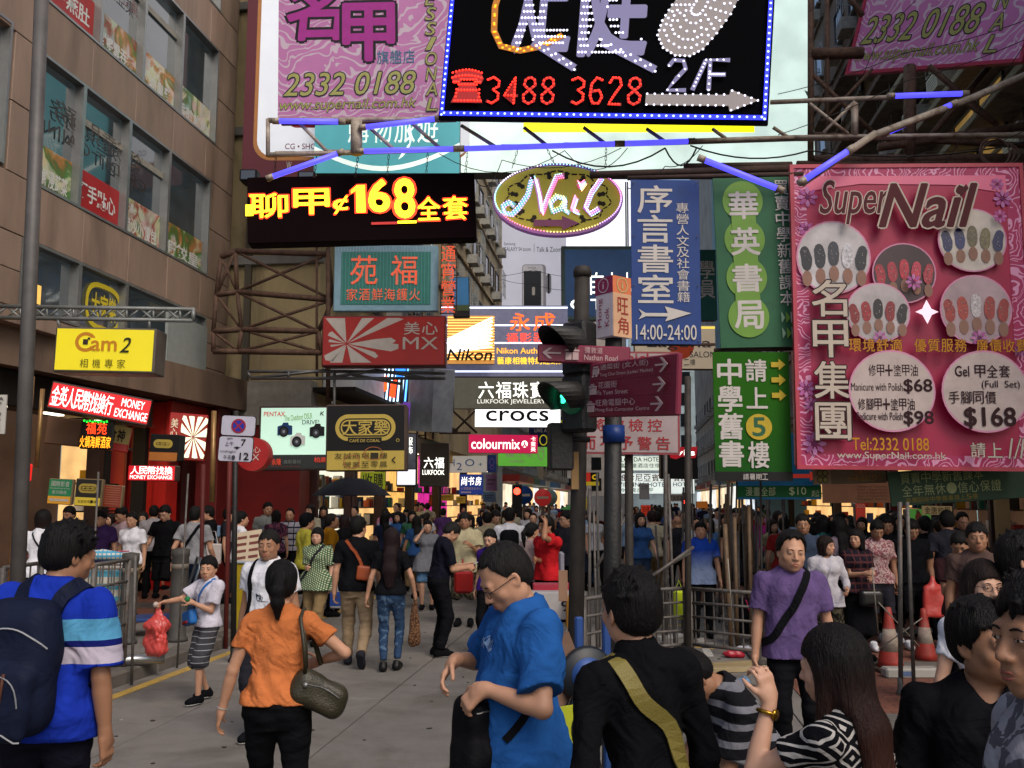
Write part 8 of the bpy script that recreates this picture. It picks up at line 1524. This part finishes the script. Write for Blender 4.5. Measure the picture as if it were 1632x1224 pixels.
# woman with long brown hair, hand raised
p = pp('woman with long brown hair in a black and white patterned top raising her hand', 1330, 2.85, 1.54, 'f', 42, 'long', HRD, near=True, res=.012, sk=SK2, top=cloth('cloth_diamonds', '0e0e12', (.11, .36, 'a09c98'), 'diamond', scale=1), bot=BLK, shirt=dict(sleeve=.5, off=.012, hem=-.05), hk=dict(len_=.52, vol=1.25), lh=(-.12, .20, 1.46), lep=(-.3, .3, -1), nod=6, look=10, body=dict(lhand=dict(curl=52, n=(.3, .8, -.1), d=(-.2, .15, 1), thumb=50)), fc=False)
w_ = p.wr[0]; d_ = unit(p.wr[0] - p.el[0]); a_ = unit(np.cross(d_, V(0, 1, 0))); b2 = np.cross(d_, a_); gdw = mat('gold_watch', '9a7428', .25, metal=.9); t_ = [w_ - d_*.045 + .031*(math.cos(a)*a_ + math.sin(a)*b2) for a in np.linspace(0, 6.28, 20)]; o = MB().tube(t_, .0075, 8, cap=False).build('watch_strap', gdw, p.o); MB().lathe([(.018, -.004), (.018, .004)], n=18, T=Matrix.Translation(t_[5]) @ Vector(b2).to_track_quat('Z', 'Y').to_matrix().to_4x4()).build('dial', gdw, o)
# man in the purple polo
p = pp('man in a purple polo shirt with a black strap facing the camera', 1256, 6.7, 1.68, 'm', 172, 'thin', near=True, res=.014, top=cloth('cloth_purple', '57466e', bump=.4), bot=BLK, shirt=dict(sleeve=.72, off=.02, hem=-.09, loose=.015, collar=cloth('cloth_purple_collar', '3d3355')), look=8, nod=2, roll=-4, headk=1.18, body=dict(chub=1.08), hk=dict(vol=1.3), lh=(-.28, .03, .84), rh=(.28, .05, .82))
p.strap([p.tp(-.10, -.02, .53), p.tp(-.09, .08, .47), p.tp(-.02, .17, .33), p.tp(.08, .17, .18), p.tp(.16, .12, .04), p.tp(.19, .02, 0)], BLK, .055, .006, 'sling_strap', .006)
# people at the right edge
p = pp('man in a black V neck T-shirt standing close at the right edge', 1556, 2.85, 1.62, 'm', 158, 'short', near=True, res=.013, sk=SK3, top=BLK, shirt=dict(sleeve=.75, off=.015, vneck=.07, neck=.07, hem=-.1), look=38, hk=dict(tuft=20), rh=(.29, .05, .85), lh=(-.1, .27, 1.0), roll=8); o = MB().add([tuple(q) for q in p.sh_sdf.snap([p.tp(-.06 + r_*c_(a), .2, .26 + r_*1.25*m_(a)) for r_ in (.055, .035) for a in np.linspace(-2.2, 2.2, 18)], .002)[0]], [(i, i+1, 19+i, 18+i) for i in range(17)]).build('print', paint('4a4446'), p.o)
pp('man in a pale mottled T-shirt with his face in profile at the far right', 1672, 2.0, 1.76, 'm', 82, 'short', near=True, res=.012, sk=SK3, top=cloth('cloth_tiedye', '8e8c92', (9, .52, '55535a'), 'print'), shirt=dict(sleeve=.7, off=.02), look=20, hk=dict(tuft=60, vol=1.2), fc=True)
pp('woman with glasses in a white T-shirt behind the black V neck man', 1558, 4.6, 1.63, 'f', 172, 'long', HBR, near=True, res=.014, sk=SK2, top=WHT, shirt=dict(sleeve=.6, off=.014), glasses=DK, look=8, hk=dict(len_=.22), body=dict(chub=1.1), rh=(.27, .05, .84))
pp('man with glasses and dark T-shirt looking off at the right edge', 1618, 4.5, 1.76, 'm', -115, 'short', near=True, res=.014, top=DK, glasses=blk, hk=dict(tuft=40))
pp('young man with tanned face peering between the dark vest and the glasses man', 1553, 8.4, 1.72, 'm', 160, 'short', sk=SK3, top=cloth('cloth_brown', '4a3a36'), near=True, res=.016)
pp('young man in maroon waistcoat over white eating with his hand', 1527, 9.0, 1.63, 'm', 150, 'short', sk=SK3, top=cloth('cloth_maroon', '3c2426'), nod=24, rh=(.06, .26, 1.25))
# boy
p = pp('small boy in white T-shirt and striped shorts crossing the road', 338, 9.2, 1.36, 'm', 142, 'short', near=True, res=.016, top=cloth('cloth_white_tee', 'b2aeb8'), bot=cloth('cloth_shorts', '39393d', (.07, .13, '8c8c90'), 'hstripe'), shoes=BLK, shirt=dict(sleeve=.7, off=.03, hem=-.04, neck=.06), trs=dict(length=1.12, wide=.03, off=.025), look=38, headk=1.2, build=.86, rh=(.24, .44, 1.20), lh=(-.05, .26, 1.2), lf=(-.1, .16, .09), rf=(.1, -.1, .1), body=dict(rhand=dict(curl=45, n=(-.3, 0, -1)), lhand=dict(curl=60)), hk=dict(vol=1.0))
for o in [c for c in p.o.children if c.name.startswith('shoe')]: bpy.data.objects.remove(o)
p.shoes(BLK, paint('a8a8a4'))
t = held(p, 'carrier_bag', 'translucent red plastic carrier bag hanging from the hand of the small boy', 'bag'); S = Sdf(); b_ = p.wr[1] + V(0, .09, -.03); S.cone(b_, b_ - V(0, 0, .24), .025, .13, .05); S.rbox(b_ - V(0, 0, .42), (.15, .08, .19), .07, k=.08); S.folds(.03, 15, 5); S.folds(.012, 45, 6); rb_ = mat('red_plastic', 'b8423c', .35, var=.15, bump=.5, bscale=20); rb_.node_tree.nodes['Principled BSDF'].inputs['Subsurface Weight'].default_value = .3; S.mesh('sack', .011, rb_, t); MB().sphere(tuple(b_ + V(0, .03, .01)), .035, 10, 6).build('wrapper', paint('a89a90', .3), t)
t = held(p, 'pouch', 'small plain blue and red shoulder pouch worn by the boy', 'bag'); S = Sdf(); S.rbox(V(.10, .185, 1.0), (.13, .05, .09), .035, rotm(-10, 0, 14)); S.mesh('pouch', .012, paint('1c5a9a', .5), t); S = Sdf(); S.rbox(V(.12, .235, .945), (.07, .012, .022), .01, rotm(-10, 0, 14)); S.mesh('flap', .01, paint('7a1c1c'), t)
p.strap([p.tp(-.09, -.02, .52), p.tp(-.08, .08, .46), p.tp(0, .16, .32), p.tp(.06, .18, .18)], paint('1c5a9a'), .03, .004, 'pouch_strap', .004, parent=t); t = held(p, 'toy', 'small green toy held at the chest by the boy', 'toy'); MB().sphere(tuple(p.wr[0] + V(.02, .05, .04)), .035, 10, 6).build('toy', paint('1c6a3a'), t)
# middle distance
p = pp('woman in green dotted blouse and khaki trousers walking towards the camera', 508, 12.8, 1.56, 'f', 165, 'bob', near=True, res=.018, sk=SK2, top=GRN, bot=KH, shirt=dict(sleeve=.8, off=.022, hem=-.14, flare=.25), trs=dict(off=.018), build=1.1, look=8, rh=(.02, .28, 1.12), lf=(-.1, .18, .09), rf=(.1, -.18, .12), body=dict(chub=1.12)); p.strap([p.tp(-.1, 0, .52), p.tp(-.08, .09, .45), p.tp(.05, .17, .25), p.tp(.17, .13, .0)], DK, .04, .005, 'strap', .005)
t = held(p, 'handbag', 'dark handbag at the hip of the green blouse woman', 'bag'); S = Sdf(); S.rbox(p.tp(.25, .05, -.1), (.05, .12, .11), .04); S.mesh('bag', .018, BLK, t)
p = pp('grey haired man in white T-shirt with black strap behind the orange T-shirt woman', 432, 7.7, 1.68, 'm', 160, 'short', HG, near=True, res=.015, sk=SK3, top=WHT, bot=DK, shirt=dict(sleeve=.6, off=.018), look=18, body=dict(chub=1.0), hk=dict(vol=.5)); p.strap([p.tp(.1, 0, .52), p.tp(.09, .09, .45), p.tp(.10, .14, .25), p.tp(.12, .1, .05)], BLK, .04, .006); v_, f_, z_ = text_mesh('DEL'); q, g_ = p.sh_sdf.snap([p.tp(.05 - .13*a, .24, .20 + .05*b) for a, b in v_], .002); MB().add(q, f_).build('print', paint('23263a'), p.o)
p = pp('man in black T-shirt and khaki trousers walking away with an orange sling bag', 571, 11.1, 1.73, 'm', 2, 'short', near=True, res=.016, top=BLK, bot=cloth('cloth_sand', '85725a'), shoes=DK, shirt=dict(off=.016, sleeve=.7, hem=-.07), trs=dict(off=.02), look=-30, hk=dict(tuft=25), lf=(-.1, .12, .09), rf=(.1, -.26, .17), rtoe=55, rh=(.3, .02, .80)); t = held(p, 'sling_bag', 'small orange leather sling bag on the black T-shirt of the walking man', 'bag'); lea = mat('orange_leather', '8a3c14', .45, var=.15); S = Sdf(); S.rbox(p.tp(.10, -.155, .14), (.085, .035, .085), .025, rotm(0, 0, 6)); S.mesh('pouch', .013, lea, t); p.strap([p.tp(.08, -.14, .22), p.tp(-.0, -.13, .38), p.tp(-.09, -.06, .48), p.tp(-.11, .05, .49)], lea, .035, .005, 'strap', .006, parent=t)
p = pp('slim woman with long wine dark hair in black T-shirt and jeans walking away', 625, 10.8, 1.61, 'f', -2, 'long', HWN, near=True, res=.016, top=BLK, bot=cloth('cloth_jeans_faded', '2b3e58', (7, .56, '4a6078'), 'print'), shoes=blk, shirt=dict(off=.012, hem=-.02), trs=dict(off=.006, length=1.9), hk=dict(len_=.42), build=.95, lh=(-.3, .0, .84), rh=(.29, .05, .9), lf=(-.07, -.05, .09), rf=(.08, .05, .09)); t = held(p, 'scarf', 'brown leopard patterned cloth hanging from the hand of the woman in jeans', 'scarf'); S = Sdf(); b_ = p.wr[1]; S.cone(b_, b_ - V(0, 0, .55), .03, .075, 0, sq=((0, 1, 0), .5)); S.folds(.014, 26, 3, (1, 1, .2)); S.mesh('cloth', .014, cloth('cloth_leopard', '3a261c', (60, .52, '7a5a40'), 'print'), t)
p = pp('man in dark navy uniform standing sideways and reading a slip of paper', 700, 11.8, 1.69, 'm', -72, 'short', HG, near=True, res=.016, sk=SK, top=NAVY, bot=cloth('cloth_uniform', '101014'), shirt=dict(hem=.03, tuck=True, sleeve=.8, off=.018, collar=NAVY), trs=dict(off=.022, waist=.12), nod=38, lean=9, lh=(-.04, .38, 1.12), rh=(.10, .36, 1.10), hk=dict(vol=.6), body=dict(lhand=dict(curl=50, n=(.8, 0, -.4)), rhand=dict(curl=50, n=(-.8, 0, -.4))))
t = held(p, 'paper_slip', 'white paper slip in the hands of the man in navy uniform', 'paper'); MB().box((-.06, 0, 0), (.07, .16, .003), Matrix.Translation(p.wr[0] + V(.06, .07, .02)) @ Matrix.Rotation(R(18), 4, 'X')).build('sheet', paint('b0b0ae'), t); t = held(p, 'radio', 'blue and black radio on the belt of the uniformed man', 'radio'); MB().rbox((-.26, -.02, .86), (-.2, .03, .98), .01).build('case', blk, t); MB().box((-.265, -.01, .98), (-.22, .02, 1.04)).build('clip', paint('1c4a9a'), t)
t = held(p, 'shopping_bag', 'glossy red shopping bag beyond the uniformed man', 'bag'); t.matrix_basis = Matrix.Translation(P(739, 947, 12.6) - Vector((.12, .7, .5))); MB().rbox((-.0, .55, .52), (.24, .95, .80), .03).build('sack', paint('8a1c1c', .3), t); MB().tube([(.1, .65, .8), (.1, .7, .95), (.1, .8, .95), (.1, .85, .8)], .008, 5).build('handle', paint('8a1c1c', .3), t)
p = pp('young woman in a purple T-shirt and black trousers looking down', 783, 11.9, 1.57, 'f', 152, 'tied', near=True, res=.017, sk=SK2, top=cloth('cloth_violet', '38206e'), bot=BLK, shoes=paint('7a1c2c'), nod=16, look=4, shirt=dict(off=.018))
pp('man in a cream open shirt and hat with camouflage shorts in mid road', 741, 14.6, 1.74, 'm', 176, 'fringe', HG, near=True, res=.018, sk=SK3, top=cloth('cloth_cream', 'a39a7c'), bot=cloth('cloth_camo', '4a4436', (16, .5, '1c1a16'), 'print'), trs=dict(length=1.1, wide=.02), shirt=dict(off=.025, hem=-.12), lh=(-.12, .24, 1.22))
pp('woman in a grey tunic and denim shorts touching her face', 682, 16.8, 1.58, 'f', 185, 'tied', near=True, res=.019, sk=SK2, top=cloth('cloth_grey_tunic', '6c6e74'), bot=cloth('cloth_denim_light', '4a6a8a'), trs=dict(length=.9, wide=.02), shirt=dict(hem=-.2, off=.025, flare=.3), rh=(.10, .15, 1.50), rep=(.7, .4, -1), body=dict(chub=1.1))
pp('man in a bright red polo holding a phone to his ear', 872, 12.6, 1.71, 'm', 128, 'short', near=True, res=.017, sk=SK3, top=cloth('cloth_red', 'a81c22'), bot=BLK, lh=(-.13, .14, 1.62), lep=(-.6, .5, -1), rh=(-.05, .24, 1.15), hk=dict(tuft=20), shirt=dict(off=.02))
pp('woman in a pale pink T-shirt with a black shoulder bag beside the red polo man', 846, 13.0, 1.62, 'f', -58, 'tied', top=cloth('cloth_pale_pink', 'a8908c'), rh=(.05, .38, 1.15), near=True, res=.018)
p = pp('tall man in white shirt with a black rucksack walking into the crowd', 812, 15.6, 1.80, 'm', 0, 'short', near=True, res=.018, top=WHT, bot=JN); t = held(p, 'rucksack', 'black rucksack on the tall man in white in mid road', 'rucksack'); S = Sdf(); S.rbox(p.tp(0, -.21, .22), (.15, .1, .23), .09); S.mesh('sack', .02, BLK, t)
pp('man in a dark jacket and glasses standing just before the signal post', 904, 15.0, 1.76, 'm', 140, 'short', top=DK, near=True, res=.018, glasses=blk, look=-30)
pp('man in yellow polo and black cap outside the camera shop', 489, 14.6, 1.72, 'm', -60, 'short', BLK, top=cloth('cloth_yellow', 'a8a03c'), near=True, res=.018, hk=dict(vol=1.6), shirt=dict(off=.02))
pp('man in an orange yellow T-shirt beside the umbrella shade', 528, 15.8, 1.70, 'm', -70, 'thin', HG, SK3, top=cloth('cloth_amber', 'b07a1c'), near=True, res=.018)
pp('woman in a black hooded top with a pink hood lining under the umbrella', 549, 16.6, 1.68, 'f', 4, 'bob', HWN, top=BLK, bot=DK, trs=dict(length=.9))
ub = held(p, 'umbrella', 'open black umbrella held over the crowd outside the shops', 'umbrella'); ub.matrix_basis = Matrix.Translation(P(560, 790, 14.8)); mb = MB(); n = 8; k_ = 5; Rr = .62
vs = [];
for i in range(k_+1):
 for j in range(n*4):
  a = 6.2832*j/(n*4); f = i/k_; sc_ = 1 - .07*f*abs(math.sin(a*n/2)) ; vs.append((Rr*f*sc_*c_(a), Rr*f*sc_*m_(a), .28*(1 - f**2.1) + .0))
mb.smooth = True; mb.add(vs, [(i*n*4 + j, (i+1)*n*4 + j, (i+1)*n*4 + (j+1) % (n*4), i*n*4 + (j+1) % (n*4)) for i in range(k_) for j in range(n*4)]); mb.build('canopy', cloth('umbrella_black', '17181f', rough=.6), ub); MB().tube([(0, 0, -.7), (0, 0, .33)], .008, 6).build('shaft', blk, ub)
for j in range(n): a = 6.2832*j/n; MB().tube([(0, 0, .27), (Rr*.5*c_(a), Rr*.5*m_(a), .20), (Rr*.99*c_(a), Rr*.99*m_(a), -.005)], .004, 4).build('rib', steel, ub)
p = pp('man in blue polo fading to pale at the hem behind the rusty barrier', 1115, 13.4, 1.62, 'm', 178, 'short', near=True, res=.017, top=cloth('cloth_blue_fade', '1c3f9a', (1.30, 1.0, '7a8aa8'), 'fade'), bot=BLK, shirt=dict(hem=-.14, off=.024, collar=cloth('cloth_blue2', '1c3f9a')), look=-6, lh=(-.28, .02, .82))
for a in ((1172, 16.5, 1.74, 'm', 175, 'short', BLK, DK, .95, 'man in black T-shirt and shorts among the bamboo poles'), (1210, 20, 1.60, 'f', 178, 'tied', cloth('cloth_magenta', 'a02a78'), JN, .98, 'woman in a magenta top and rolled jeans among the stall poles'), (1079, 18.6, 1.62, 'm', 5, None, DK, BLK, 2, 'bald man in dark grey walking away past the barrier'), (1047, 19, 1.70, 'm', -8, 'short', BLK, KH, 2, 'man in black T-shirt and khaki trousers beyond the notice board'), (1020, 19.5, 1.62, 'f', 30, 'bob', cloth('cloth_grey_cardigan', '6a6c74'), cloth('cloth_blue_skirt', '34506e'), 's', 'woman in grey cardigan and blue skirt beside the black post'), (951, 25, 1.64, 'f', 0, 'tied', cloth('cloth_rust', '8a3018'), JN, 2, 'woman in a rust orange top under the parasol'), (1130, 17.5, 1.60, 'f', 150, 'long', cloth('cloth_skyblue', '4a6a90'), BLK, 2, 'woman in a sky blue blouse behind the fading blue polo'), (1152, 20, 1.6, 'f', 190, 'bob', cloth('cloth_ivory', '9a9488'), BLK, 2, 'woman in ivory cardigan reading something near the bamboo')):
 u, D_, h_, sx, fa, ha, tm, bm, ln, lb = a; pp(lb, u, D_, h_, sx, fa, ha, top=tm, bot=bm, trs=dict(kind='skirt', length=.38) if ln == 's' else dict(length=ln), res=.02, **(W1 if D_ % 2 else W2))
# right-hand group
p = pp('young woman in a white hooded shirt and camouflage shorts walking to the camera', 1312, 10.9, 1.52, 'f', 178, 'bob', HBR, near=True, res=.016, sk=SK, top=cloth('cloth_white_hood', 'aaa6ac'), bot=cloth('cloth_camo', '4a4436'), shirt=dict(sleeve=1.75, off=.022, hem=-.13, vneck=.04), trs=dict(length=.8), look=48, rh=(.27, .06, .86), lh=(-.2, .2, 1.02)); MB().tube([q for q in p.sh_sdf.snap([p.tp(0, .2, z) for z in np.linspace(-.1, .42, 8)], .002)[0]], .004, 5).build('placket', paint('7a7880'), p.o)
p = pp('woman with long dark hair in a plaid shirt touching her bracelet', 1362, 11.2, 1.54, 'f', 186, 'long', near=True, res=.016, top=cloth('cloth_plaid', '1c1820', (.09, .3, '4a2a2c'), 'plaid'), bot=BLK, trs=dict(kind='skirt', length=.6), look=-48, rh=(.02, .25, 1.14), lh=(-.06, .24, 1.08), hk=dict(len_=.3)); t = held(p, 'handbag', 'shiny black handbag in front of the plaid shirt woman', 'bag'); S = Sdf(); S.rbox(V(-.05, .24, .82), (.16, .06, .11), .05); S.mesh('bag', .018, mat('black_leather', '0c0c0e', .3, var=.2), t)
for a in ((1394, 11.9, 1.64, 175, 'short', SK3, cloth('cloth_floral', '7a4a50', (22, .5, 'a8908c'), 'print'), DK, 24, 'man in pink floral short sleeve shirt looking down behind the plaid woman', {}), (1408, 12.6, 1.68, 178, 'short', SK3, BLK, DK, 14, 'man in dark clothes and navy cap behind the floral shirt man', dict(vol=1.7)), (1449, 12.0, 1.64, 176, 'short', SK3, BLK, BLK, 26, 'man all in black with shorts looking down by the thin grey post', {}), (1508, 12.0, 1.74, -8, 'short', SK3, cloth('cloth_vest', '26262c'), BLK, 0, 'man with cropped hair in a dark waistcoat seen from behind near the yellow wall', {}), (1472, 12.8, 1.66, 10, 'tied', SK2, BLK, BLK, 0, 'woman with reddish bun in black seen from behind', {}), (1310, 12.6, 1.68, 0, 'bob', SK, cloth('cloth_teal', '1c4a4c'), BLK, 0, 'woman in teal with black bob behind the white hooded shirt', {}), (1336, 12.4, 1.66, 12, 'long', SK, cloth('cloth_mauve_grey', '6a5f68'), BLK, 0, 'long haired woman in mauve grey seen from behind between the two women', {}), (1278, 11.8, 1.70, 165, 'short', SK3, cloth('cloth_slate', '323c4c'), DK, 0, 'man in slate blue T-shirt and sunglasses behind the purple polo', {}), (1530, 14.2, 1.70, 175, 'thin', SK2, DK, DK, 18, 'shop man with receding hair at the yellow counter', {})):
 u, D_, h_, fa, ha, sk_, tm, bm, nd, lb, hkk = a; pp(lb, u, D_, h_, 'f' if 'woman' in lb else 'm', fa, ha, sk=sk_, top=tm, bot=bm, nod=nd, res=.017, near=True, hk=hkk, trs=dict(length=1.0 if 'shorts' in lb or 'floral' in lb else 2), shoes=WHT if 'floral' in lb or 'all in black' in lb else BLK)
t = thing('carrier_bag', P(1489, 985, 11.8), label='bright red plastic bag carried behind the man all in black', cat='bag'); S = Sdf(); S.rbox((0, 0, .2), (.13, .05, .2), .04); S.cone((0, 0, .35), (0, 0, .5), .06, .02, .05); S.folds(.012, 20, 3); S.mesh('sack', .016, rb_, t)
# left-hand pavement
p = pp('woman with brown hair in a white T-shirt and thin black strap seen from behind', 70, 11.6, 1.68, 'f', 8, 'bob', HRD, near=True, res=.017, top=WHT, bot=BLK, shirt=dict(off=.022), hk=dict(vol=1.2)); p.strap([p.tp(-.08, .02, .5), p.tp(-.06, -.1, .44), p.tp(.05, -.15, .25), p.tp(.16, -.1, .0)], BLK, .02, .004)
for a in ((198, 15.2, 1.70, 'm', 150, 'short', cloth('cloth_blush', 'a0888e'), DK, 20, 'man in pale blush shirt bending his head beside the woman in a waistcoat', {}), (213, 14.4, 1.62, 'f', 172, 'tied', WHT, KH, 5, 'woman in white blouse and sand coloured waistcoat on the brick pavement', {}), (163, 14.8, 1.64, 'm', 176, 'short', cloth('cloth_dark_violet', '2c1c40'), BLK, 14, 'man in dark violet shirt in front of the black cafe notice', {}), (113, 15.0, 1.70, 'm', 170, 'short', DK, BLK, 8, 'man in dark clothes under the green notice', {}), (246, 17.4, 1.70, 'm', 10, 'thin', cloth('cloth_white_dull', '8a868a'), BLK, 0, 'man in dull white shirt entering the red bakery', {}), (335, 16.2, 1.70, 'm', 110, 'short', BLK, cloth('cloth_red_skirt', '7a1c1c'), 12, 'person in black with white shoulder stripes by the dark red post', {}), (365, 16.6, 1.66, 'm', -80, 'short', DK, DK, 0, 'man in dark shirt stepping past the camera shop window', {}), (384, 14.8, 1.62, 'm', -60, 'short', WHT, BLK, 0, 'young man in white T-shirt before the display case of the camera shop', {}), (427, 18.4, 1.76, 'm', -150, 'short', cloth('cloth_grey_tee', '6f7170'), JN, 0, 'tall man in grey T-shirt with blue bag in the lit camera shop doorway', {}), (441, 17.6, 1.62, 'f', 20, 'bob', cloth('cloth_dark_floral', '2c2030', (18, .52, '6a3a4a'), 'print'), BLK, 0, 'woman in dark floral blouse outside the camera shop', {}), (463, 18.2, 1.64, 'm', 178, 'thin', cloth('cloth_white_vest', '93909a', (.12, .25, '1c2030'), 'plaid'), BLK, 0, 'old man in white shirt and dark waistcoat facing the road', {})):
 u, D_, h_, sx, fa, ha, tm, bm, nd, lb, hkk = a; pp(lb, u, D_, h_, sx, fa, ha, top=tm, bot=bm, nod=nd, res=.019, near=True, trs=dict(kind='skirt', length=.5) if 'shoulder stripes' in lb else {})
p = pp('man in black polo and long black shorts walking on the brick pavement', 266, 15.6, 1.72, 'm', 172, 'short', near=True, res=.018, sk=SK2, top=BLK, bot=BLK, trs=dict(length=1.0, wide=.02), nod=20, glasses=blk, **{k: v for k, v in W1.items() if k != 'rh'}, rh=(.2, .24, 1.05))
p = pp('man in grey T-shirt and jeans with a black messenger bag walking away', 312, 13.9, 1.70, 'm', -12, 'short', near=True, res=.017, top=cloth('cloth_light_grey', '7f7f82'), bot=cloth('cloth_jeans_dark', '202c42'), shirt=dict(off=.022), **W1); t = held(p, 'messenger_bag', 'black messenger bag at the hip of the man in grey T-shirt and jeans', 'bag'); S = Sdf(); S.rbox(p.tp(-.2, -.1, .06), (.12, .05, .12), .03); S.mesh('bag', .018, BLK, t); p.strap([p.tp(.1, .05, .5), p.tp(.1, -.08, .47), p.tp(.0, -.16, .3), p.tp(-.14, -.14, .12)], BLK, .045, .005, 'strap', .005, parent=t)
for u, v, D_, c, nm, lb in ((339, 880, 15.8, 'b0a8a4', 'tote_bag', 'white tote bag hanging beside the red skirt'), (420, 870, 17.6, '1c4a9a', 'carrier_bag', 'blue plastic bag held by the man in the lit doorway')): t = thing(nm, P(u, v, D_), label=lb, cat='bag'); MB().rbox((-.14, -.04, -.2), (.14, .04, .14), .03).build('sack', paint(c), t); MB().tube([(-.08, 0, .14), (-.03, 0, .34), (.03, 0, .34), (.08, 0, .14)], .008, 5).build('handle', paint(c), t)
# ------------------------------------------------------------------ the distant crowd: a few built figures, copied with clothes of their own
tpl = []; cr = random.Random(21)
cw = [cloth('crowd_' + n, c) for n, c in (('white', 'a8a8ae'), ('black', '202024'), ('grey', '5c5e66'), ('blue', '2a4a7a'), ('red', '8a2424'), ('pale blue', '7a94b0'), ('purple', '4a3060'), ('beige', '8a8068'), ('green', '2f5a44'), ('pink', 'a06a80'), ('navy', '1c2236'), ('cream', '9a9480'))]
names = ['white', 'black', 'grey', 'blue', 'red', 'pale blue', 'purple', 'beige', 'green', 'pink', 'navy', 'cream']
bw_ = [(JN, 'jeans'), (BLK, 'black slacks'), (KH, 'khakis'), (DK, 'grey slacks')]
for i, (sx, ha, fa, po, ln) in enumerate((('m', 'short', 1, W1, 2), ('f', 'long', 1, W2, 2), ('m', 'short', 0, W2, 2), ('f', 'tied', 0, W1, 1.0), ('m', 'thin', 1, {}, 1.0), ('f', 'bob', 1, W1, 2), ('m', 'short', 1, dict(nod=24, rh=(.08, .26, 1.2)), 2), ('f', 'long', 0, W2, .9))):
 p = Person('person', '', (0, 0, 0), 0, 1.75, sx, res=.024, **po); p.body(SK, legs=ln < 2)
 if fa: p.face(EW, EI, LIP, HB, browk=1.3)
 p.hair(HB, ha); p.shirt(WHT, off=.018); p.trousers(BLK, length=ln); p.shoes(BLK); tpl.append((p.o, sx, ha, fa, ln))
used_l = set(); n_c = 0
def crowd(u, D_, h, facing=None):
 global n_c
 a, b = SFI @ P(u, 800, D_), None
 if not ((-6.9 if u > 360 else -9.4) < a.x < 7.2) or n_c > 232: return
 c = [t for t in tpl if (facing is None or t[3] == facing)]; o0, sx, ha, fa, ln = cr.choice(c); ti = cr.choice((0, 0, 0, 1, 2, 3, 4, 5, 5, 6, 7, 8, 9, 10, 11, 11)); bi = cr.randrange(4)
 dist = 'near' if D_ < 19 else ('middle' if D_ < 30 else 'far'); hair_w = {'short': 'short-haired', 'long': 'long-haired', 'tied': 'ponytailed', 'bob': 'bob-haired', 'thin': 'thin-haired'}[ha]
 lb = '%s %s %s, %s top, %s,%s %s' % (dist, hair_w, 'man' if sx == 'm' else 'woman', names[ti], 'shorts' if ln < 2 else bw_[bi][1], '' if fa else ' walking away', zone(u))
 if lb in used_l: return crowd(u + cr.uniform(-3, 3), D_, h, facing) if cr.random() < .9 else None
 used_l.add(lb); x = P(u, 800, D_).x; o = o0.copy(); COL.objects.link(o); s_ = h/1.75; z = gz((x, D_))
 o.matrix_basis = Matrix.Translation((x, D_, z)) @ Matrix.Rotation(R((180 if fa else 0) + cr.uniform(-35, 35)), 4, 'Z') @ Matrix.Scale(s_, 4); o['label'] = lb; o['category'] = 'person'; o['group'] = 'people in the distant crowd'; n_c += 1
 hairm = cr.choice((HB, HB, HB, HBR, HG)); skm = cr.choice((SK, SK2, SK2))
 for ch in o0.children:
  d = ch.copy(); COL.objects.link(d); d.parent = o; nm = ch.name.split('.')[0]; m = {'body': skm, 'hair': hairm, 'shirt': cw[ti], 'trousers': bw_[bi][0]}.get(nm)
  if m: d.material_slots[0].link = 'OBJECT'; d.material_slots[0].material = m
for k in range(92): u = cr.uniform(655, 1225); crowd(u, 17 + 45*(cr.random()**1.35), cr.uniform(1.54, 1.76))
for k in range(95): u = cr.uniform(690, 1200); crowd(u, cr.uniform(30, 75), cr.uniform(1.55, 1.76))
for k in range(34): u = cr.uniform(480, 690); crowd(u, cr.uniform(18, 34), cr.uniform(1.54, 1.74))
for k in range(34): u = cr.uniform(1215, 1500); crowd(u, cr.uniform(12.5, 21), cr.uniform(1.52, 1.70))
for k in range(6): crowd(cr.uniform(1290, 1500), cr.uniform(13.5, 15), cr.uniform(1.5, 1.62), 0)
for k in range(14): crowd(cr.uniform(95, 345), cr.uniform(16.5, 19), cr.uniform(1.5, 1.72))
for o0, *_ in tpl:
 for ch in list(o0.children): bpy.data.objects.remove(ch)
 bpy.data.objects.remove(o0)
